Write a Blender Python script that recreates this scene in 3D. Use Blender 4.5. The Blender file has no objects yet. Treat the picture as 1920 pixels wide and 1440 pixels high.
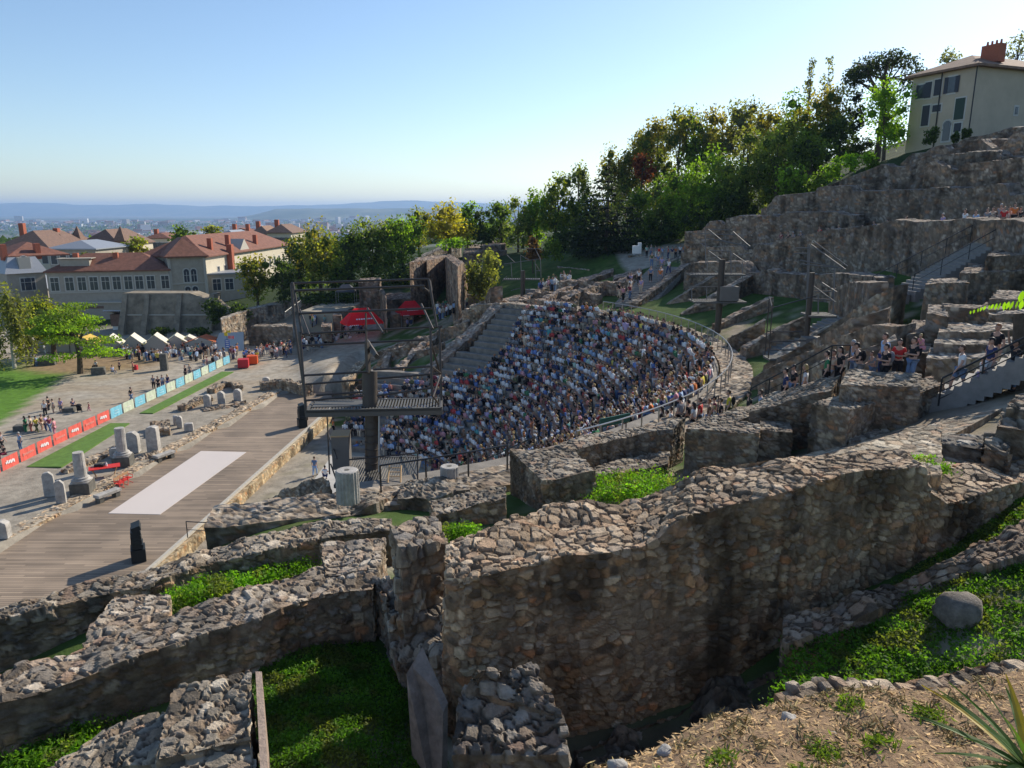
import bpy, bmesh, math, random
import numpy as np
from math import sin, cos, radians, pi, hypot, atan2, sqrt, degrees
from mathutils import Vector, Matrix
scene = bpy.context.scene
COL = scene.collection
# ---------------------------------------------------------------- camera
F = 1387.0; PT = radians(13.2); CH = 22.0
cp, sp = cos(PT), sin(PT)
cam_d = bpy.data.cameras.new('camera'); cam = bpy.data.objects.new('camera', cam_d); COL.objects.link(cam)
cam_d.sensor_fit = 'HORIZONTAL'; cam_d.sensor_width = 36.0; cam_d.lens = 36.0*F/1920.0
cam_d.clip_start = 0.1; cam_d.clip_end = 60000
cam.location = (0, 0, CH); cam.rotation_euler = (pi/2-PT, 0, 0)
scene.camera = cam
# ---------------------------------------------------------------- sky and sun
SUN_AZ = radians(43); SUN_EL = radians(31)
world = bpy.data.worlds.new('World'); scene.world = world; world.use_nodes = True
nt = world.node_tree; nt.nodes.clear()
sky = nt.nodes.new('ShaderNodeTexSky'); sky.sky_type = 'NISHITA'; sky.sun_disc = False
sky.sun_elevation = SUN_EL; sky.sun_rotation = SUN_AZ
sky.air_density = 1.0; sky.dust_density = 0.5; sky.ozone_density = 3.0; sky.altitude = 280
bg = nt.nodes.new('ShaderNodeBackground'); bg.inputs[1].default_value = 0.12
wo = nt.nodes.new('ShaderNodeOutputWorld')
nt.links.new(sky.outputs[0], bg.inputs[0]); nt.links.new(bg.outputs[0], wo.inputs[0])
sd = bpy.data.lights.new('sun', 'SUN'); sd.energy = 4.6; sd.angle = radians(0.55); sd.color = (1.0, 0.91, 0.77)
so = bpy.data.objects.new('sun', sd); COL.objects.link(so)
sv = Vector((sin(SUN_AZ)*cos(SUN_EL), cos(SUN_AZ)*cos(SUN_EL), sin(SUN_EL)))
so.rotation_euler = sv.to_track_quat('Z', 'Y').to_euler()
scene.view_settings.view_transform = 'Standard'; scene.view_settings.look = 'None'
scene.view_settings.exposure = 0.42; scene.view_settings.gamma = 1.0
scene.cycles.use_denoising = True
scene.cycles.max_bounces = 6; scene.cycles.diffuse_bounces = 3; scene.cycles.transparent_max_bounces = 8
scene.cycles.volume_bounces = 0

# ---------------------------------------------------------------- projection helpers (photo pixel -> place)
def P(px, py, z):
    """the point at height z that the photo shows at pixel px, py"""
    u = (px-960)/F; v = (py-720)/F; Z = (CH-z)/(sp+v*cp)
    return (u*Z, Z*(cp-v*sp), z)
def PZ(px, py, Z):
    """the point at depth Z metres that the photo shows at pixel px, py"""
    u = (px-960)/F; v = (py-720)/F
    return (u*Z, Z*(cp-v*sp), CH-Z*(sp+v*cp))
def proj(x, y, z):
    d = CH-z; Z = y*cp+d*sp; v = (d*cp-y*sp)/Z
    return 960+x/Z*F, 720+v*F, Z
CX, CY, RR = -17.3, 54.6, 32.6        # centre of the orchestra, radius of the rail
def pol(r, deg, z=0.0):
    a = radians(deg); return (CX+r*cos(a), CY+r*sin(a), z)

# ---------------------------------------------------------------- object helpers
def tag(o, label=None, cat=None, group=None, kind=None):
    if label: o['label'] = label
    if cat: o['category'] = cat
    if group: o['group'] = group
    if kind: o['kind'] = kind
    return o
def link(o, parent=None):
    COL.objects.link(o)
    if parent is not None: o.parent = parent
    return o
def empty(name, loc=(0, 0, 0), rz=0.0):
    o = bpy.data.objects.new(name, None); link(o); o.location = loc; o.rotation_euler = (0, 0, rz); o.empty_display_size = .2
    return o
def np_mesh(name, verts, faces, mats=(), mi=None, col=None, smooth=False):
    """verts (N,3); faces (M,k) array or list of arrays of constant k"""
    me = bpy.data.meshes.new(name)
    verts = np.asarray(verts, dtype=np.float32)
    fl = faces if isinstance(faces, list) else [faces]
    fl = [np.asarray(f, dtype=np.int32) for f in fl if len(f)]
    nl = sum(f.size for f in fl); nf = sum(len(f) for f in fl)
    me.vertices.add(len(verts)); me.vertices.foreach_set('co', verts.ravel())
    me.loops.add(nl); me.polygons.add(nf)
    me.loops.foreach_set('vertex_index', np.concatenate([f.ravel() for f in fl]))
    tot = np.concatenate([np.full(len(f), f.shape[1], np.int32) for f in fl])
    st = np.concatenate([[0], np.cumsum(tot)[:-1]]).astype(np.int32)
    me.polygons.foreach_set('loop_start', st)
    if mi is not None: me.polygons.foreach_set('material_index', np.asarray(mi, np.int32))
    me.polygons.foreach_set('use_smooth', np.full(nf, bool(smooth)))
    me.update(calc_edges=True); me.validate()
    for m in (mats if isinstance(mats, (list, tuple)) else [mats]): me.materials.append(m)
    if col is not None:
        a = me.color_attributes.new('Col', 'FLOAT_COLOR', 'POINT')
        c = np.ones((len(verts), 4), np.float32); c[:, :3] = col
        a.data.foreach_set('color', c.ravel())
    return me
def obj_of(name, me, parent=None):
    return link(bpy.data.objects.new(name, me), parent)

class MB:
    """collects boxes, tubes and polygons for one mesh"""
    def __init__(s): s.v = []; s.f = []; s.m = []; s.n = 0
    def add(s, vs, fs, m=0):
        s.v.extend([tuple(v) for v in vs]); s.f.extend([tuple(i+s.n for i in f) for f in fs]); s.m.extend([m]*len(fs)); s.n += len(vs)
    def box(s, c, d, rz=0.0, m=0, taper=1.0, rx=0.0):
        hx, hy, hz = d[0]/2, d[1]/2, d[2]/2; vs = []
        for z in (-hz, hz):
            k = taper if z > 0 else 1.0
            for x, y in ((-hx, -hy), (hx, -hy), (hx, hy), (-hx, hy)):
                v = Vector((x*k, y*k, z))
                if rx: v = Matrix.Rotation(rx, 3, 'X') @ v
                if rz: v = Matrix.Rotation(rz, 3, 'Z') @ v
                vs.append(v+Vector(c))
        s.add(vs, [(3, 2, 1, 0), (4, 5, 6, 7), (0, 1, 5, 4), (1, 2, 6, 5), (2, 3, 7, 6), (3, 0, 4, 7)], m)
    def prism(s, poly, z0, z1, m=0):
        """poly: list of (x,y[,ztop]) anticlockwise; z0 base"""
        n = len(poly)
        vs = [(p[0], p[1], z0) for p in poly]+[(p[0], p[1], p[2] if len(p) > 2 and z1 is None else z1) for p in poly]
        s.add(vs, [tuple(range(n-1, -1, -1)), tuple(range(n, 2*n))]+[(i, (i+1) % n, n+(i+1) % n, n+i) for i in range(n)], m)
    def tube(s, a, b, r, r2=None, n=8, m=0, caps=True):
        a = Vector(a); b = Vector(b); d = b-a
        if d.length < 1e-6: return
        q = d.to_track_quat('Z', 'Y'); r2 = r if r2 is None else r2; vs = []
        for p, rr in ((a, r), (b, r2)):
            for i in range(n):
                t = 2*pi*i/n; vs.append(p+q @ Vector((rr*cos(t), rr*sin(t), 0)))
        fs = [(i, (i+1) % n, n+(i+1) % n, n+i) for i in range(n)]
        if caps: fs += [tuple(range(n-1, -1, -1)), tuple(range(n, 2*n))]
        s.add(vs, fs, m)
    def path(s, pts, r, n=8, m=0):
        for a, b in zip(pts[:-1], pts[1:]): s.tube(a, b, r, n=n, m=m)
    def lathe(s, prof, c=(0, 0, 0), n=20, m=0, wob=0.0, seed=0):
        rnd = random.Random(seed); vs = []
        for r, z in prof:
            for i in range(n):
                t = 2*pi*i/n; k = 1+rnd.uniform(-wob, wob); vs.append((c[0]+r*k*cos(t), c[1]+r*k*sin(t), c[2]+z))
        fs = []
        for j in range(len(prof)-1):
            for i in range(n): fs.append((j*n+i, j*n+(i+1) % n, (j+1)*n+(i+1) % n, (j+1)*n+i))
        fs += [tuple(range(n-1, -1, -1)), tuple((len(prof)-1)*n+i for i in range(n))]
        s.add(vs, fs, m)
    def quad(s, a, b, c, d, m=0): s.add([a, b, c, d], [(0, 1, 2, 3)], m)
    def mesh(s, name, mats, smooth=False):
        me = bpy.data.meshes.new(name); me.from_pydata([tuple(v) for v in s.v], [], s.f)
        mats = mats if isinstance(mats, (list, tuple)) else [mats]
        for m in mats: me.materials.append(m)
        if len(mats) > 1: me.polygons.foreach_set('material_index', s.m)
        if smooth: me.polygons.foreach_set('use_smooth', [True]*len(me.polygons))
        me.update(); return me
    def build(s, name, mats, parent=None, smooth=False, loc=None):
        o = obj_of(name, s.mesh(name, mats, smooth), parent)
        if loc is not None: o.location = loc
        return o
def copy_tree(o, parent=None):
    c = o.copy(); COL.objects.link(c); c.parent = parent
    for ch in list(o.children): copy_tree(ch, c)
    return c

# ---------------------------------------------------------------- noise in numpy
def hsh(ix, iy, iz, k):
    h = (ix.astype(np.int64)*73856093) ^ (iy.astype(np.int64)*19349663) ^ (iz.astype(np.int64)*83492791) ^ (k*2654435761)
    h = (h ^ (h >> 13))*1274126177 & 0xffffffff
    h = (h ^ (h >> 16))*2246822519 & 0xffffffff
    return ((h ^ (h >> 15)) & 0xffffff)/float(0x1000000)
def voro(q):
    """3-D Voronoi: F1, F2, id hash x3"""
    n = len(q); F1 = np.full(n, 9e9); F2 = np.full(n, 9e9); ids = np.zeros((n, 3), np.int64)
    b = np.floor(q).astype(np.int64)
    for dx in (-1, 0, 1):
        for dy in (-1, 0, 1):
            for dz in (-1, 0, 1):
                c = b+np.array([dx, dy, dz])
                fx = c[:, 0]+.12+.76*hsh(c[:, 0], c[:, 1], c[:, 2], 1)
                fy = c[:, 1]+.12+.76*hsh(c[:, 0], c[:, 1], c[:, 2], 2)
                fz = c[:, 2]+.12+.76*hsh(c[:, 0], c[:, 1], c[:, 2], 3)
                d = np.sqrt((q[:, 0]-fx)**2+(q[:, 1]-fy)**2+(q[:, 2]-fz)**2)
                m1 = d < F1
                F2 = np.where(m1, F1, np.minimum(F2, d)); F1 = np.where(m1, d, F1); ids[m1] = c[m1]
    return F1, F2, ids
def vnoise(q, k=11):
    """smooth value noise 0..1"""
    q = np.atleast_2d(q)
    if q.shape[1] == 2: q = np.c_[q, np.zeros(len(q))]
    b = np.floor(q).astype(np.int64); f = q-b; f = f*f*(3-2*f); r = 0
    for dx in (0, 1):
        for dy in (0, 1):
            for dz in (0, 1):
                w = (f[:, 0] if dx else 1-f[:, 0])*(f[:, 1] if dy else 1-f[:, 1])*(f[:, 2] if dz else 1-f[:, 2])
                r = r+w*hsh(b[:, 0]+dx, b[:, 1]+dy, b[:, 2]+dz, k)
    return r
def fbm(q, k=11, o=4):
    r = 0; a = .5; s = 0
    for i in range(o): r = r+a*vnoise(np.asarray(q)*(2**i), k+i); s += a; a *= .5
    return r/s
def sstep(a, b, x):
    t = np.clip((x-a)/(b-a), 0, 1); return t*t*(3-2*t)

# ---------------------------------------------------------------- materials
def mat(name, col, rough=0.8, metal=0.0, noise=0.0, nscale=5.0, bump=0.0, bscale=None, spec=0.3, emit=None, transl=0.0, attr=False, alpha=None, col2=None):
    m = bpy.data.materials.new(name); m.use_nodes = True; t = m.node_tree; n = t.nodes; L = t.links
    b = n['Principled BSDF']; b.inputs['Roughness'].default_value = rough; b.inputs['Metallic'].default_value = metal
    b.inputs['Specular IOR Level'].default_value = spec
    c3 = (*col[:3], 1.0); b.inputs['Base Color'].default_value = c3
    src = None
    if attr:
        at = n.new('ShaderNodeAttribute'); at.attribute_name = 'Col'; src = at.outputs['Color']
    tc = None
    if noise > 0 or bump > 0 or col2 is not None:
        tc = n.new('ShaderNodeTexCoord')
        nz = n.new('ShaderNodeTexNoise'); nz.inputs['Scale'].default_value = nscale; nz.inputs['Detail'].default_value = 5.0; nz.inputs['Roughness'].default_value = .62
        L.new(tc.outputs['Object'], nz.inputs['Vector'])
    if col2 is not None:
        mx = n.new('ShaderNodeMix'); mx.data_type = 'RGBA'; mr = n.new('ShaderNodeMapRange')
        mr.inputs[1].default_value = .38; mr.inputs[2].default_value = .62; L.new(nz.outputs['Fac'], mr.inputs[0]); L.new(mr.outputs[0], mx.inputs[0])
        mx.inputs[6].default_value = c3; mx.inputs[7].default_value = (*col2[:3], 1.0); src = mx.outputs[2]
    if noise > 0:
        mr2 = n.new('ShaderNodeMapRange'); mr2.inputs[1].default_value = .25; mr2.inputs[2].default_value = .75
        mr2.inputs[3].default_value = 1-noise; mr2.inputs[4].default_value = 1+noise; L.new(nz.outputs['Fac'], mr2.inputs[0])
        vm = n.new('ShaderNodeVectorMath'); vm.operation = 'SCALE'; L.new(mr2.outputs[0], vm.inputs['Scale'])
        if src is not None: L.new(src, vm.inputs[0])
        else: vm.inputs[0].default_value = c3[:3]
        src = vm.outputs[0]
    if src is not None: L.new(src, b.inputs['Base Color'])
    if bump > 0:
        nb = n.new('ShaderNodeTexNoise'); nb.inputs['Scale'].default_value = bscale or nscale*3; nb.inputs['Detail'].default_value = 6.0; nb.inputs['Roughness'].default_value = .7
        L.new(tc.outputs['Object'], nb.inputs['Vector'])
        bp = n.new('ShaderNodeBump'); bp.inputs['Strength'].default_value = min(1, bump); bp.inputs['Distance'].default_value = .05*bump
        L.new(nb.outputs['Fac'], bp.inputs['Height']); L.new(bp.outputs[0], b.inputs['Normal'])
    if emit: b.inputs['Emission Color'].default_value = (*emit[:3], 1); b.inputs['Emission Strength'].default_value = emit[3]
    if transl > 0:
        tr = n.new('ShaderNodeBsdfTranslucent'); ms = n.new('ShaderNodeMixShader'); ms.inputs[0].default_value = transl
        vm2 = n.new('ShaderNodeVectorMath'); vm2.operation = 'MULTIPLY'; vm2.inputs[1].default_value = (1.8, 1.9, .6)
        if src is not None: L.new(src, vm2.inputs[0])
        else: vm2.inputs[0].default_value = c3[:3]
        L.new(vm2.outputs[0], tr.inputs['Color'])
        o = n['Material Output']; L.new(b.outputs[0], ms.inputs[1]); L.new(tr.outputs[0], ms.inputs[2]); L.new(ms.outputs[0], o.inputs[0])
    return m
M = {}
M['masonry'] = mat('rubble_masonry', (.3, .27, .23), .92, noise=.35, nscale=9, bump=1.0, bscale=26, attr=True, spec=.2)
M['masonry_far'] = mat('rubble_masonry_far', (.3, .27, .23), .92, noise=.3, nscale=3, bump=1.0, bscale=5, attr=True, spec=.2)

# ---------------------------------------------------------------- rubble masonry with real relief
PAL = np.array([(.30, .265, .215), (.34, .29, .225), (.25, .235, .21), (.36, .255, .165), (.20, .175, .145), (.43, .40, .34), (.31, .225, .165), (.27, .26, .25), (.36, .33, .27)])
def ribbon_sheets(st, res, closed=False):
    """st: list of (xl,yl,ztl, xr,yr,ztr, zb). returns grids of points"""
    st = np.array(st, float); seg = np.hypot(np.diff((st[:, 0]+st[:, 3])/2), np.diff((st[:, 1]+st[:, 4])/2)); s = np.concatenate([[0], np.cumsum(seg)])
    n = max(2, int(round(s[-1]/res))+1); t = np.linspace(0, s[-1], n)
    S = np.stack([np.interp(t, s, st[:, k]) for k in range(7)], 1)
    w = np.hypot(S[:, 0]-S[:, 3], S[:, 1]-S[:, 4]).max(); nw = max(2, int(round(w/res))+1)
    h = max((S[:, 2]-S[:, 6]).max(), (S[:, 5]-S[:, 6]).max()); nz = max(2, int(round(h/res))+1)
    a = np.linspace(0, 1, nw)[None, :, None]; b = np.linspace(0, 1, nz)[None, :, None]
    TL = S[:, None, 0:3]; TR = S[:, None, 3:6]
    BL = np.concatenate([TL[..., :2], S[:, None, 6:7]], 2); BR = np.concatenate([TR[..., :2], S[:, None, 6:7]], 2)
    top = TL*(1-a)+TR*a; sl = BL*(1-b)+TL*b; sr = TR*(1-b)+BR*b
    sheets = [sl, top, sr]
    if not closed:
        for i, fl in ((0, 1), (-1, 0)):
            g = sl[i][:, None, :]*(1-a[0][None])+sr[i][::-1][:, None, :]*a[0][None]
            sheets.append(g if fl else g[:, ::-1])
    return sheets
def weld_sheets(sheets, closed=False):
    V = []; Fc = []; n0 = 0
    for g in sheets:
        r, c = g.shape[:2]; idx = np.arange(r*c).reshape(r, c)+n0
        V.append(g.reshape(-1, 3)); n0 += r*c
        Fc.append(np.stack([idx[:-1, :-1], idx[:-1, 1:], idx[1:, 1:], idx[1:, :-1]], -1).reshape(-1, 4))
    V = np.concatenate(V); Fc = np.concatenate(Fc)
    key = np.round(V*2000).astype(np.int64)
    _, first, inv = np.unique(key, axis=0, return_index=True, return_inverse=True)
    inv = inv.ravel(); V = V[first]; Fc = inv[Fc]
    ok = (Fc[:, 0] != Fc[:, 2]) & (Fc[:, 1] != Fc[:, 3]); Fc = Fc[ok]
    c = V-V.mean(0); vol = (c[Fc[:, 0]]*np.cross(c[Fc[:, 1]], c[Fc[:, 2]])).sum()+(c[Fc[:, 0]]*np.cross(c[Fc[:, 2]], c[Fc[:, 3]])).sum()
    return V, (Fc if vol > 0 else Fc[:, ::-1])
def vnormals(V, Fc):
    fn = np.cross(V[Fc[:, 2]]-V[Fc[:, 0]], V[Fc[:, 3]]-V[Fc[:, 1]]); N = np.zeros_like(V)
    for k in range(4):
        for a in range(3): N[:, a] += np.bincount(Fc[:, k], fn[:, a], len(V))
    return N/np.maximum(np.linalg.norm(N, axis=1, keepdims=True), 1e-9)
def stone_colour(V, ids, mort, tint, N, stain=1.0):
    h = hsh(ids[:, 0], ids[:, 1], ids[:, 2], 7); h2 = hsh(ids[:, 0], ids[:, 1], ids[:, 2], 8)
    c = PAL[(h*len(PAL)).astype(int) % len(PAL)]*(.7+.6*h2)[:, None]; c[(h2 > .98)] = (.40, .23, .14); c[(h2 < .05)] = (.10, .09, .08)
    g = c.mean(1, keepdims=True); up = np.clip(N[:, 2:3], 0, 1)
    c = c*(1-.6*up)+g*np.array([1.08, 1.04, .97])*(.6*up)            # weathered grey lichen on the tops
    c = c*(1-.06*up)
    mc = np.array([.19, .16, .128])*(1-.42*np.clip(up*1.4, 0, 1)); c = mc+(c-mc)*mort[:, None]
    big = fbm(V*np.array([.9, .9, .5]), 31, 4); st = fbm(V*np.array([2.2, 2.2, .35]), 47, 3)
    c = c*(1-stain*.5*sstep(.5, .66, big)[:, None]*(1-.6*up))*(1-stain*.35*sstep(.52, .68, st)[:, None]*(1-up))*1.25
    return c*np.array(tint)
SUNK = 0.35
def masonry(name, ribbons, res=.05, cell=(.3, .3, .19), disp=.06, tint=(1, 1, 1), label=None, cat='wall', group=None, far=False, rag=0.12, parent=None, closed=False, stain=1.0, kind=None, extra=None):
    Vs = []; Fs = []; n0 = 0
    for st in ribbons:
        V, Fc = weld_sheets(ribbon_sheets(st, res, closed), closed); Vs.append(V); Fs.append(Fc+n0); n0 += len(V)
    V = np.concatenate(Vs); Fc = np.concatenate(Fs)
    N = vnormals(V, Fc)
    base = V.copy()
    cs = float(np.mean(cell)); warp = (np.stack([vnoise(V/(cs*3.2)+i*9, 60+i) for i in range(3)], 1)-.5)*1.5+(np.stack([vnoise(V/(cs*.6)+i*5, 64+i) for i in range(3)], 1)-.5)*.22
    F1, F2, ids = voro((V+warp*cs)/np.array(cell))
    hs = hsh(ids[:, 0], ids[:, 1], ids[:, 2], 9); up = np.clip(N[:, 2], 0, 1); zt = sstep(.3, .9, up)
    gap = F2-F1; plaster = sstep(.53, .66, fbm(V*np.array([.8, .8, 1.3]), 91, 3))*(1-zt)*.8
    mort = sstep(.03, .15, gap)*zt+sstep(.05, .22, gap)*(1-zt)
    # each stone a flat facet with a tilt of its own
    loc = V/np.array(cell)-(ids+.5); tl = np.stack([hsh(ids[:, 0], ids[:, 1], ids[:, 2], 20+i) for i in range(3)], 1)-.5
    facet = np.clip((loc*tl).sum(1)*1.7, -.6, .6)
    amp = disp*(.66+.2*zt)*(1-.7*plaster)
    fine = fbm(V*np.array([14, 14, 20]), 83, 2)-.5
    V = V+N*(amp*(mort*(.8+facet*(.7-.15*zt)+(hs-.5)*(1.1-.35*zt))-.45+fine*.35))[:, None]
    mort = mort*(1-.65*plaster)
    low = fbm(base*np.array([1.1, 1.1, 0.6]), 77, 3)-.5
    V[:, 2] += rag*2.2*low*(up > .2)
    V[:, :2] += (N[:, :2]*(low*rag*1.0)[:, None])
    c = stone_colour(base, ids, mort*.85+.15, np.array(tint)*np.array([1.02, .98, .93]), N, stain)
    me = np_mesh(name, V, Fc, M['masonry_far'] if far else M['masonry'], col=c)
    o = obj_of(name, me, parent)
    if parent is None: tag(o, label, cat, group, kind)
    return o
def rib(near, far, zb, top=None):
    """stations from two photo polylines (px,py,z) : near edge and far edge, same count"""
    out = []
    for i, (a, b) in enumerate(zip(near, far)):
        p = P(*a); q = P(*b); out.append((*p, *q, zb[i] if isinstance(zb, (list, tuple)) else zb))
    return out
def lin(pts, w, zb):
    """stations from a 3-D centre line, width w"""
    pts = [Vector(p) for p in pts]; out = []
    for i, p in enumerate(pts):
        d = (pts[min(i+1, len(pts)-1)]-pts[max(i-1, 0)]); d.z = 0; d.normalize(); nrm = Vector((-d.y, d.x, 0))*w/2
        a = p-nrm; b = p+nrm; z = zb[i] if isinstance(zb, (list, tuple)) else zb
        out.append((a.x, a.y, p.z, b.x, b.y, p.z, z))
    return out
def quadtop(pts, z, zb):
    """block whose top outline the photo shows: near-left, near-right, far-right, far-left pixels"""
    zz = z if isinstance(z, (list, tuple)) else [z]*4
    a, b, c, d = [P(p[0], p[1], zz[i]) for i, p in enumerate(pts)]
    return [(*a, *d, zb), (*b, *c, zb)]
# ================================================================ terrain
TP = []      # control points of the terrain
def tp(*l):
    for a in l: TP.append(a)
# plaza and left
tp((-60, 30, 1.8), (-60, 60, 1.8), (-60, 90, 1.8), (-40, 20, 1.6), (-35, 45, 1.4), (-35, 70, 1.4), (-35, 95, 1.8), (-45, 110, 1.8), (-75, 110, 1.8), (-30, 105, 2.0), (-100, 60, 2.4), (-100, 110, 2.2), (-60, 118, 1.8), (-22, 30, 1.2), (-20, 100, 3.0), (-25, 115, 4.5))
# far end of the theatre
tp((-14, 108, 5.0), (-8, 96, 5.5), (-18, 125, 6.5), (1, 98, 8.3), (1, 110, 10), (2, 124, 12.5), (-12, 125, 9), (12, 112, 12.5), (22, 112, 15.3), (32, 112, 15.5), (20, 98, 14.2), (12, 92, 12.0), (14, 118, 15.2), (-12, 140, 13.5), (-30, 135, 7), (-50, 140, 4), (-90, 140, 1))
# upper seating, far side to the axis
for a, s in ((60, .16), (45, .2), (30, .22), (15, .23), (0, .24), (-12, .24)):
    for r in (36, 42, 48): tp(pol(r, a, (12 if a < 40 else 10.9)+(r-34)*s*(1 if a < 40 else .8)))
tp(pol(53, 40, 15.5), pol(53, 28, 16.5), pol(53, 12, 19.5), pol(54, 0, 20.3), pol(56, -12, 20.5))
# hill to the right
tp((38, 76, 20), (45, 60, 22), (40, 88, 27), (50, 75, 28), (56, 90, 31), (75, 85, 32), (60, 60, 29), (30, 130, 18.5), (38, 105, 24), (45, 130, 24), (60, 110, 31), (80, 130, 38), (25, 150, 17), (50, 160, 26), (70, 170, 33), (95, 100, 38), (100, 60, 36), (60, 30, 26), (40, 20, 22.5), (90, 20, 30), (12, 140, 15.5), (8, 170, 13), (30, 190, 16), (70, 200, 28))
# the near side: floors of the ruined chambers
tp(P(620, 1330, 13.9), P(520, 1230, 13.9), P(400, 1330, 13.9), P(60, 1420, 13.9), P(780, 1420, 13.9), P(440, 1110, 13.9), P(0, 1230, 13.0), P(1180, 930, 12.6), P(870, 1010, 12.6), P(1100, 1420, 13.1), P(1350, 1380, 13.1),
   P(1600, 1190, 15.0), P(1800, 1180, 15.2), P(1900, 1020, 15.9), P(1500, 860, 13.0), P(1400, 850, 12.4), P(1700, 830, 15.7), (6.5, 5.5, 15.3), (3, 6, 13.2), (-3, 5, 13.8), (12, 10, 16.5), (20, 12, 18.5), (10, 30, 12.3), (14, 36, 12.8), (18, 28, 15.6), (24, 30, 18), (-8, 24, 11.8), (2, 27, 12.0), (-14, 20, 10.5), (-20, 22, 3), (-12, 9, 12.5), (-25, 8, 8), (0, -10, 20), (15, -5, 20.5), (-20, -10, 15))
TPa = np.array(TP, float)
def _phi(r): return r
_D = np.hypot(TPa[:, None, 0]-TPa[None, :, 0], TPa[:, None, 1]-TPa[None, :, 1])
_A = np.zeros((len(TPa)+1, len(TPa)+1)); _A[:-1, :-1] = _phi(_D)-np.eye(len(TPa))*1.2; _A[:-1, -1] = 1; _A[-1, :-1] = 1
_W = np.linalg.solve(_A, np.concatenate([TPa[:, 2], [0]]))
def terrain(x, y, wob=True):
    x = np.atleast_1d(np.asarray(x, float)).ravel(); y = np.atleast_1d(np.asarray(y, float)).ravel()
    xx = np.clip(x, -110, 110); yy = np.clip(y, -20, 210)
    z = np.zeros(len(x)); 
    for i in range(0, len(x), 20000):
        s = slice(i, i+20000); z[s] = np.hypot(xx[s, None]-TPa[None, :, 0], yy[s, None]-TPa[None, :, 1]) @ _W[:-1]+_W[-1]
    # plaza stays flat
    k_ = sstep(84, 100, y); pl = sstep(-21.5*(1-k_)-26*k_, -25*(1-k_)-31*k_, x)*sstep(128, 112, y)
    z = z*(1-pl)+(1.5+.3*sstep(-36, -48, x))*pl
    # bowl
    r = np.hypot(x-CX, y-CY); inb = (r < 33.4) & (x > -21.5) & (y > 26)
    prof = np.where(r < 12, -.06, -.9+(np.clip(r, 12, 31)-12)*.6)
    prof = np.where(r > 31.4, 11.2, prof)
    th = np.degrees(np.arctan2(y-CY, x-CX)); prof = np.where((th < -72) | (th > 178), np.where(x < -10, -.06, np.minimum(prof, 9)), prof); gentle = 1.6+np.clip(x+21.5, 0, 30)*.42; prof = np.where((th > 63) & (th < 178) & (r > 20.6), np.minimum(prof, gentle), prof); z = np.where(inb, prof, z); z = np.where((th > 72) & (th < 178) & (r >= 33.4) & (r < 46) & (x > -21.5), np.minimum(z, gentle+.02*(r-33)), z)
    z = np.where((x > -21.5) & (x <= CX+1) & (np.abs(y-CY) < 31) & (r < 31), -.06, z)
    xb = -33.4+(y-37.5)*(6.8/47)
    z = np.where((x > xb+.8) & (x <= -17) & (y > 24) & (y < 84.5), .1, z)
    z = np.where((x > -23) & (x < -13) & (y > 30-(x+17)*2.2) & (y < 85) & (r > 10), np.minimum(z, -.06+np.clip(r-12, 0, 99)*0*.1), z)
    # outside the park the land falls to the plain of the city
    out = np.maximum(np.maximum(np.maximum(np.abs(x)-112, y-215), -22-y), 0)
    lf = np.maximum(np.maximum(-112-x, y-215), 0)
    fall = sstep(20, 1400, lf)
    z = z*(1-fall)+(-98.)*fall
    rt = sstep(110, 400, x)*sstep(2500, 600, y); z = z+rt*25*(1-fall)
    if wob:
        q = np.c_[x, y]
        z = z+np.where(inb, 0, (fbm(q*.35, 5, 3)-.5)*.35*np.where((x > -112) & (y < 215) & (x > -22), 1, .2))
    return z
def axis(lo, hi, a, b, st):
    mid = np.arange(a, b+st/2, st); L = [a]; 
    while L[-1] > lo: L.append(L[-1]-max(st, (a-L[-1])*.22+st))
    Rr = [b]
    while Rr[-1] < hi: Rr.append(Rr[-1]+max(st, (Rr[-1]-b)*.22+st))
    return np.concatenate([np.array(L[1:])[::-1], mid, np.array(Rr[1:])])
gx = axis(-24000, 24000, -112, 112, 1.0); gy = axis(-3000, 30000, -16, 215, 1.0)
GX, GY = np.meshgrid(gx, gy, indexing='ij'); GZ = terrain(GX, GY)
idx = np.arange(GX.size).reshape(GX.shape)
gf = np.stack([idx[:-1, :-1], idx[1:, :-1], idx[1:, 1:], idx[:-1, 1:]], -1).reshape(-1, 4)
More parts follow.
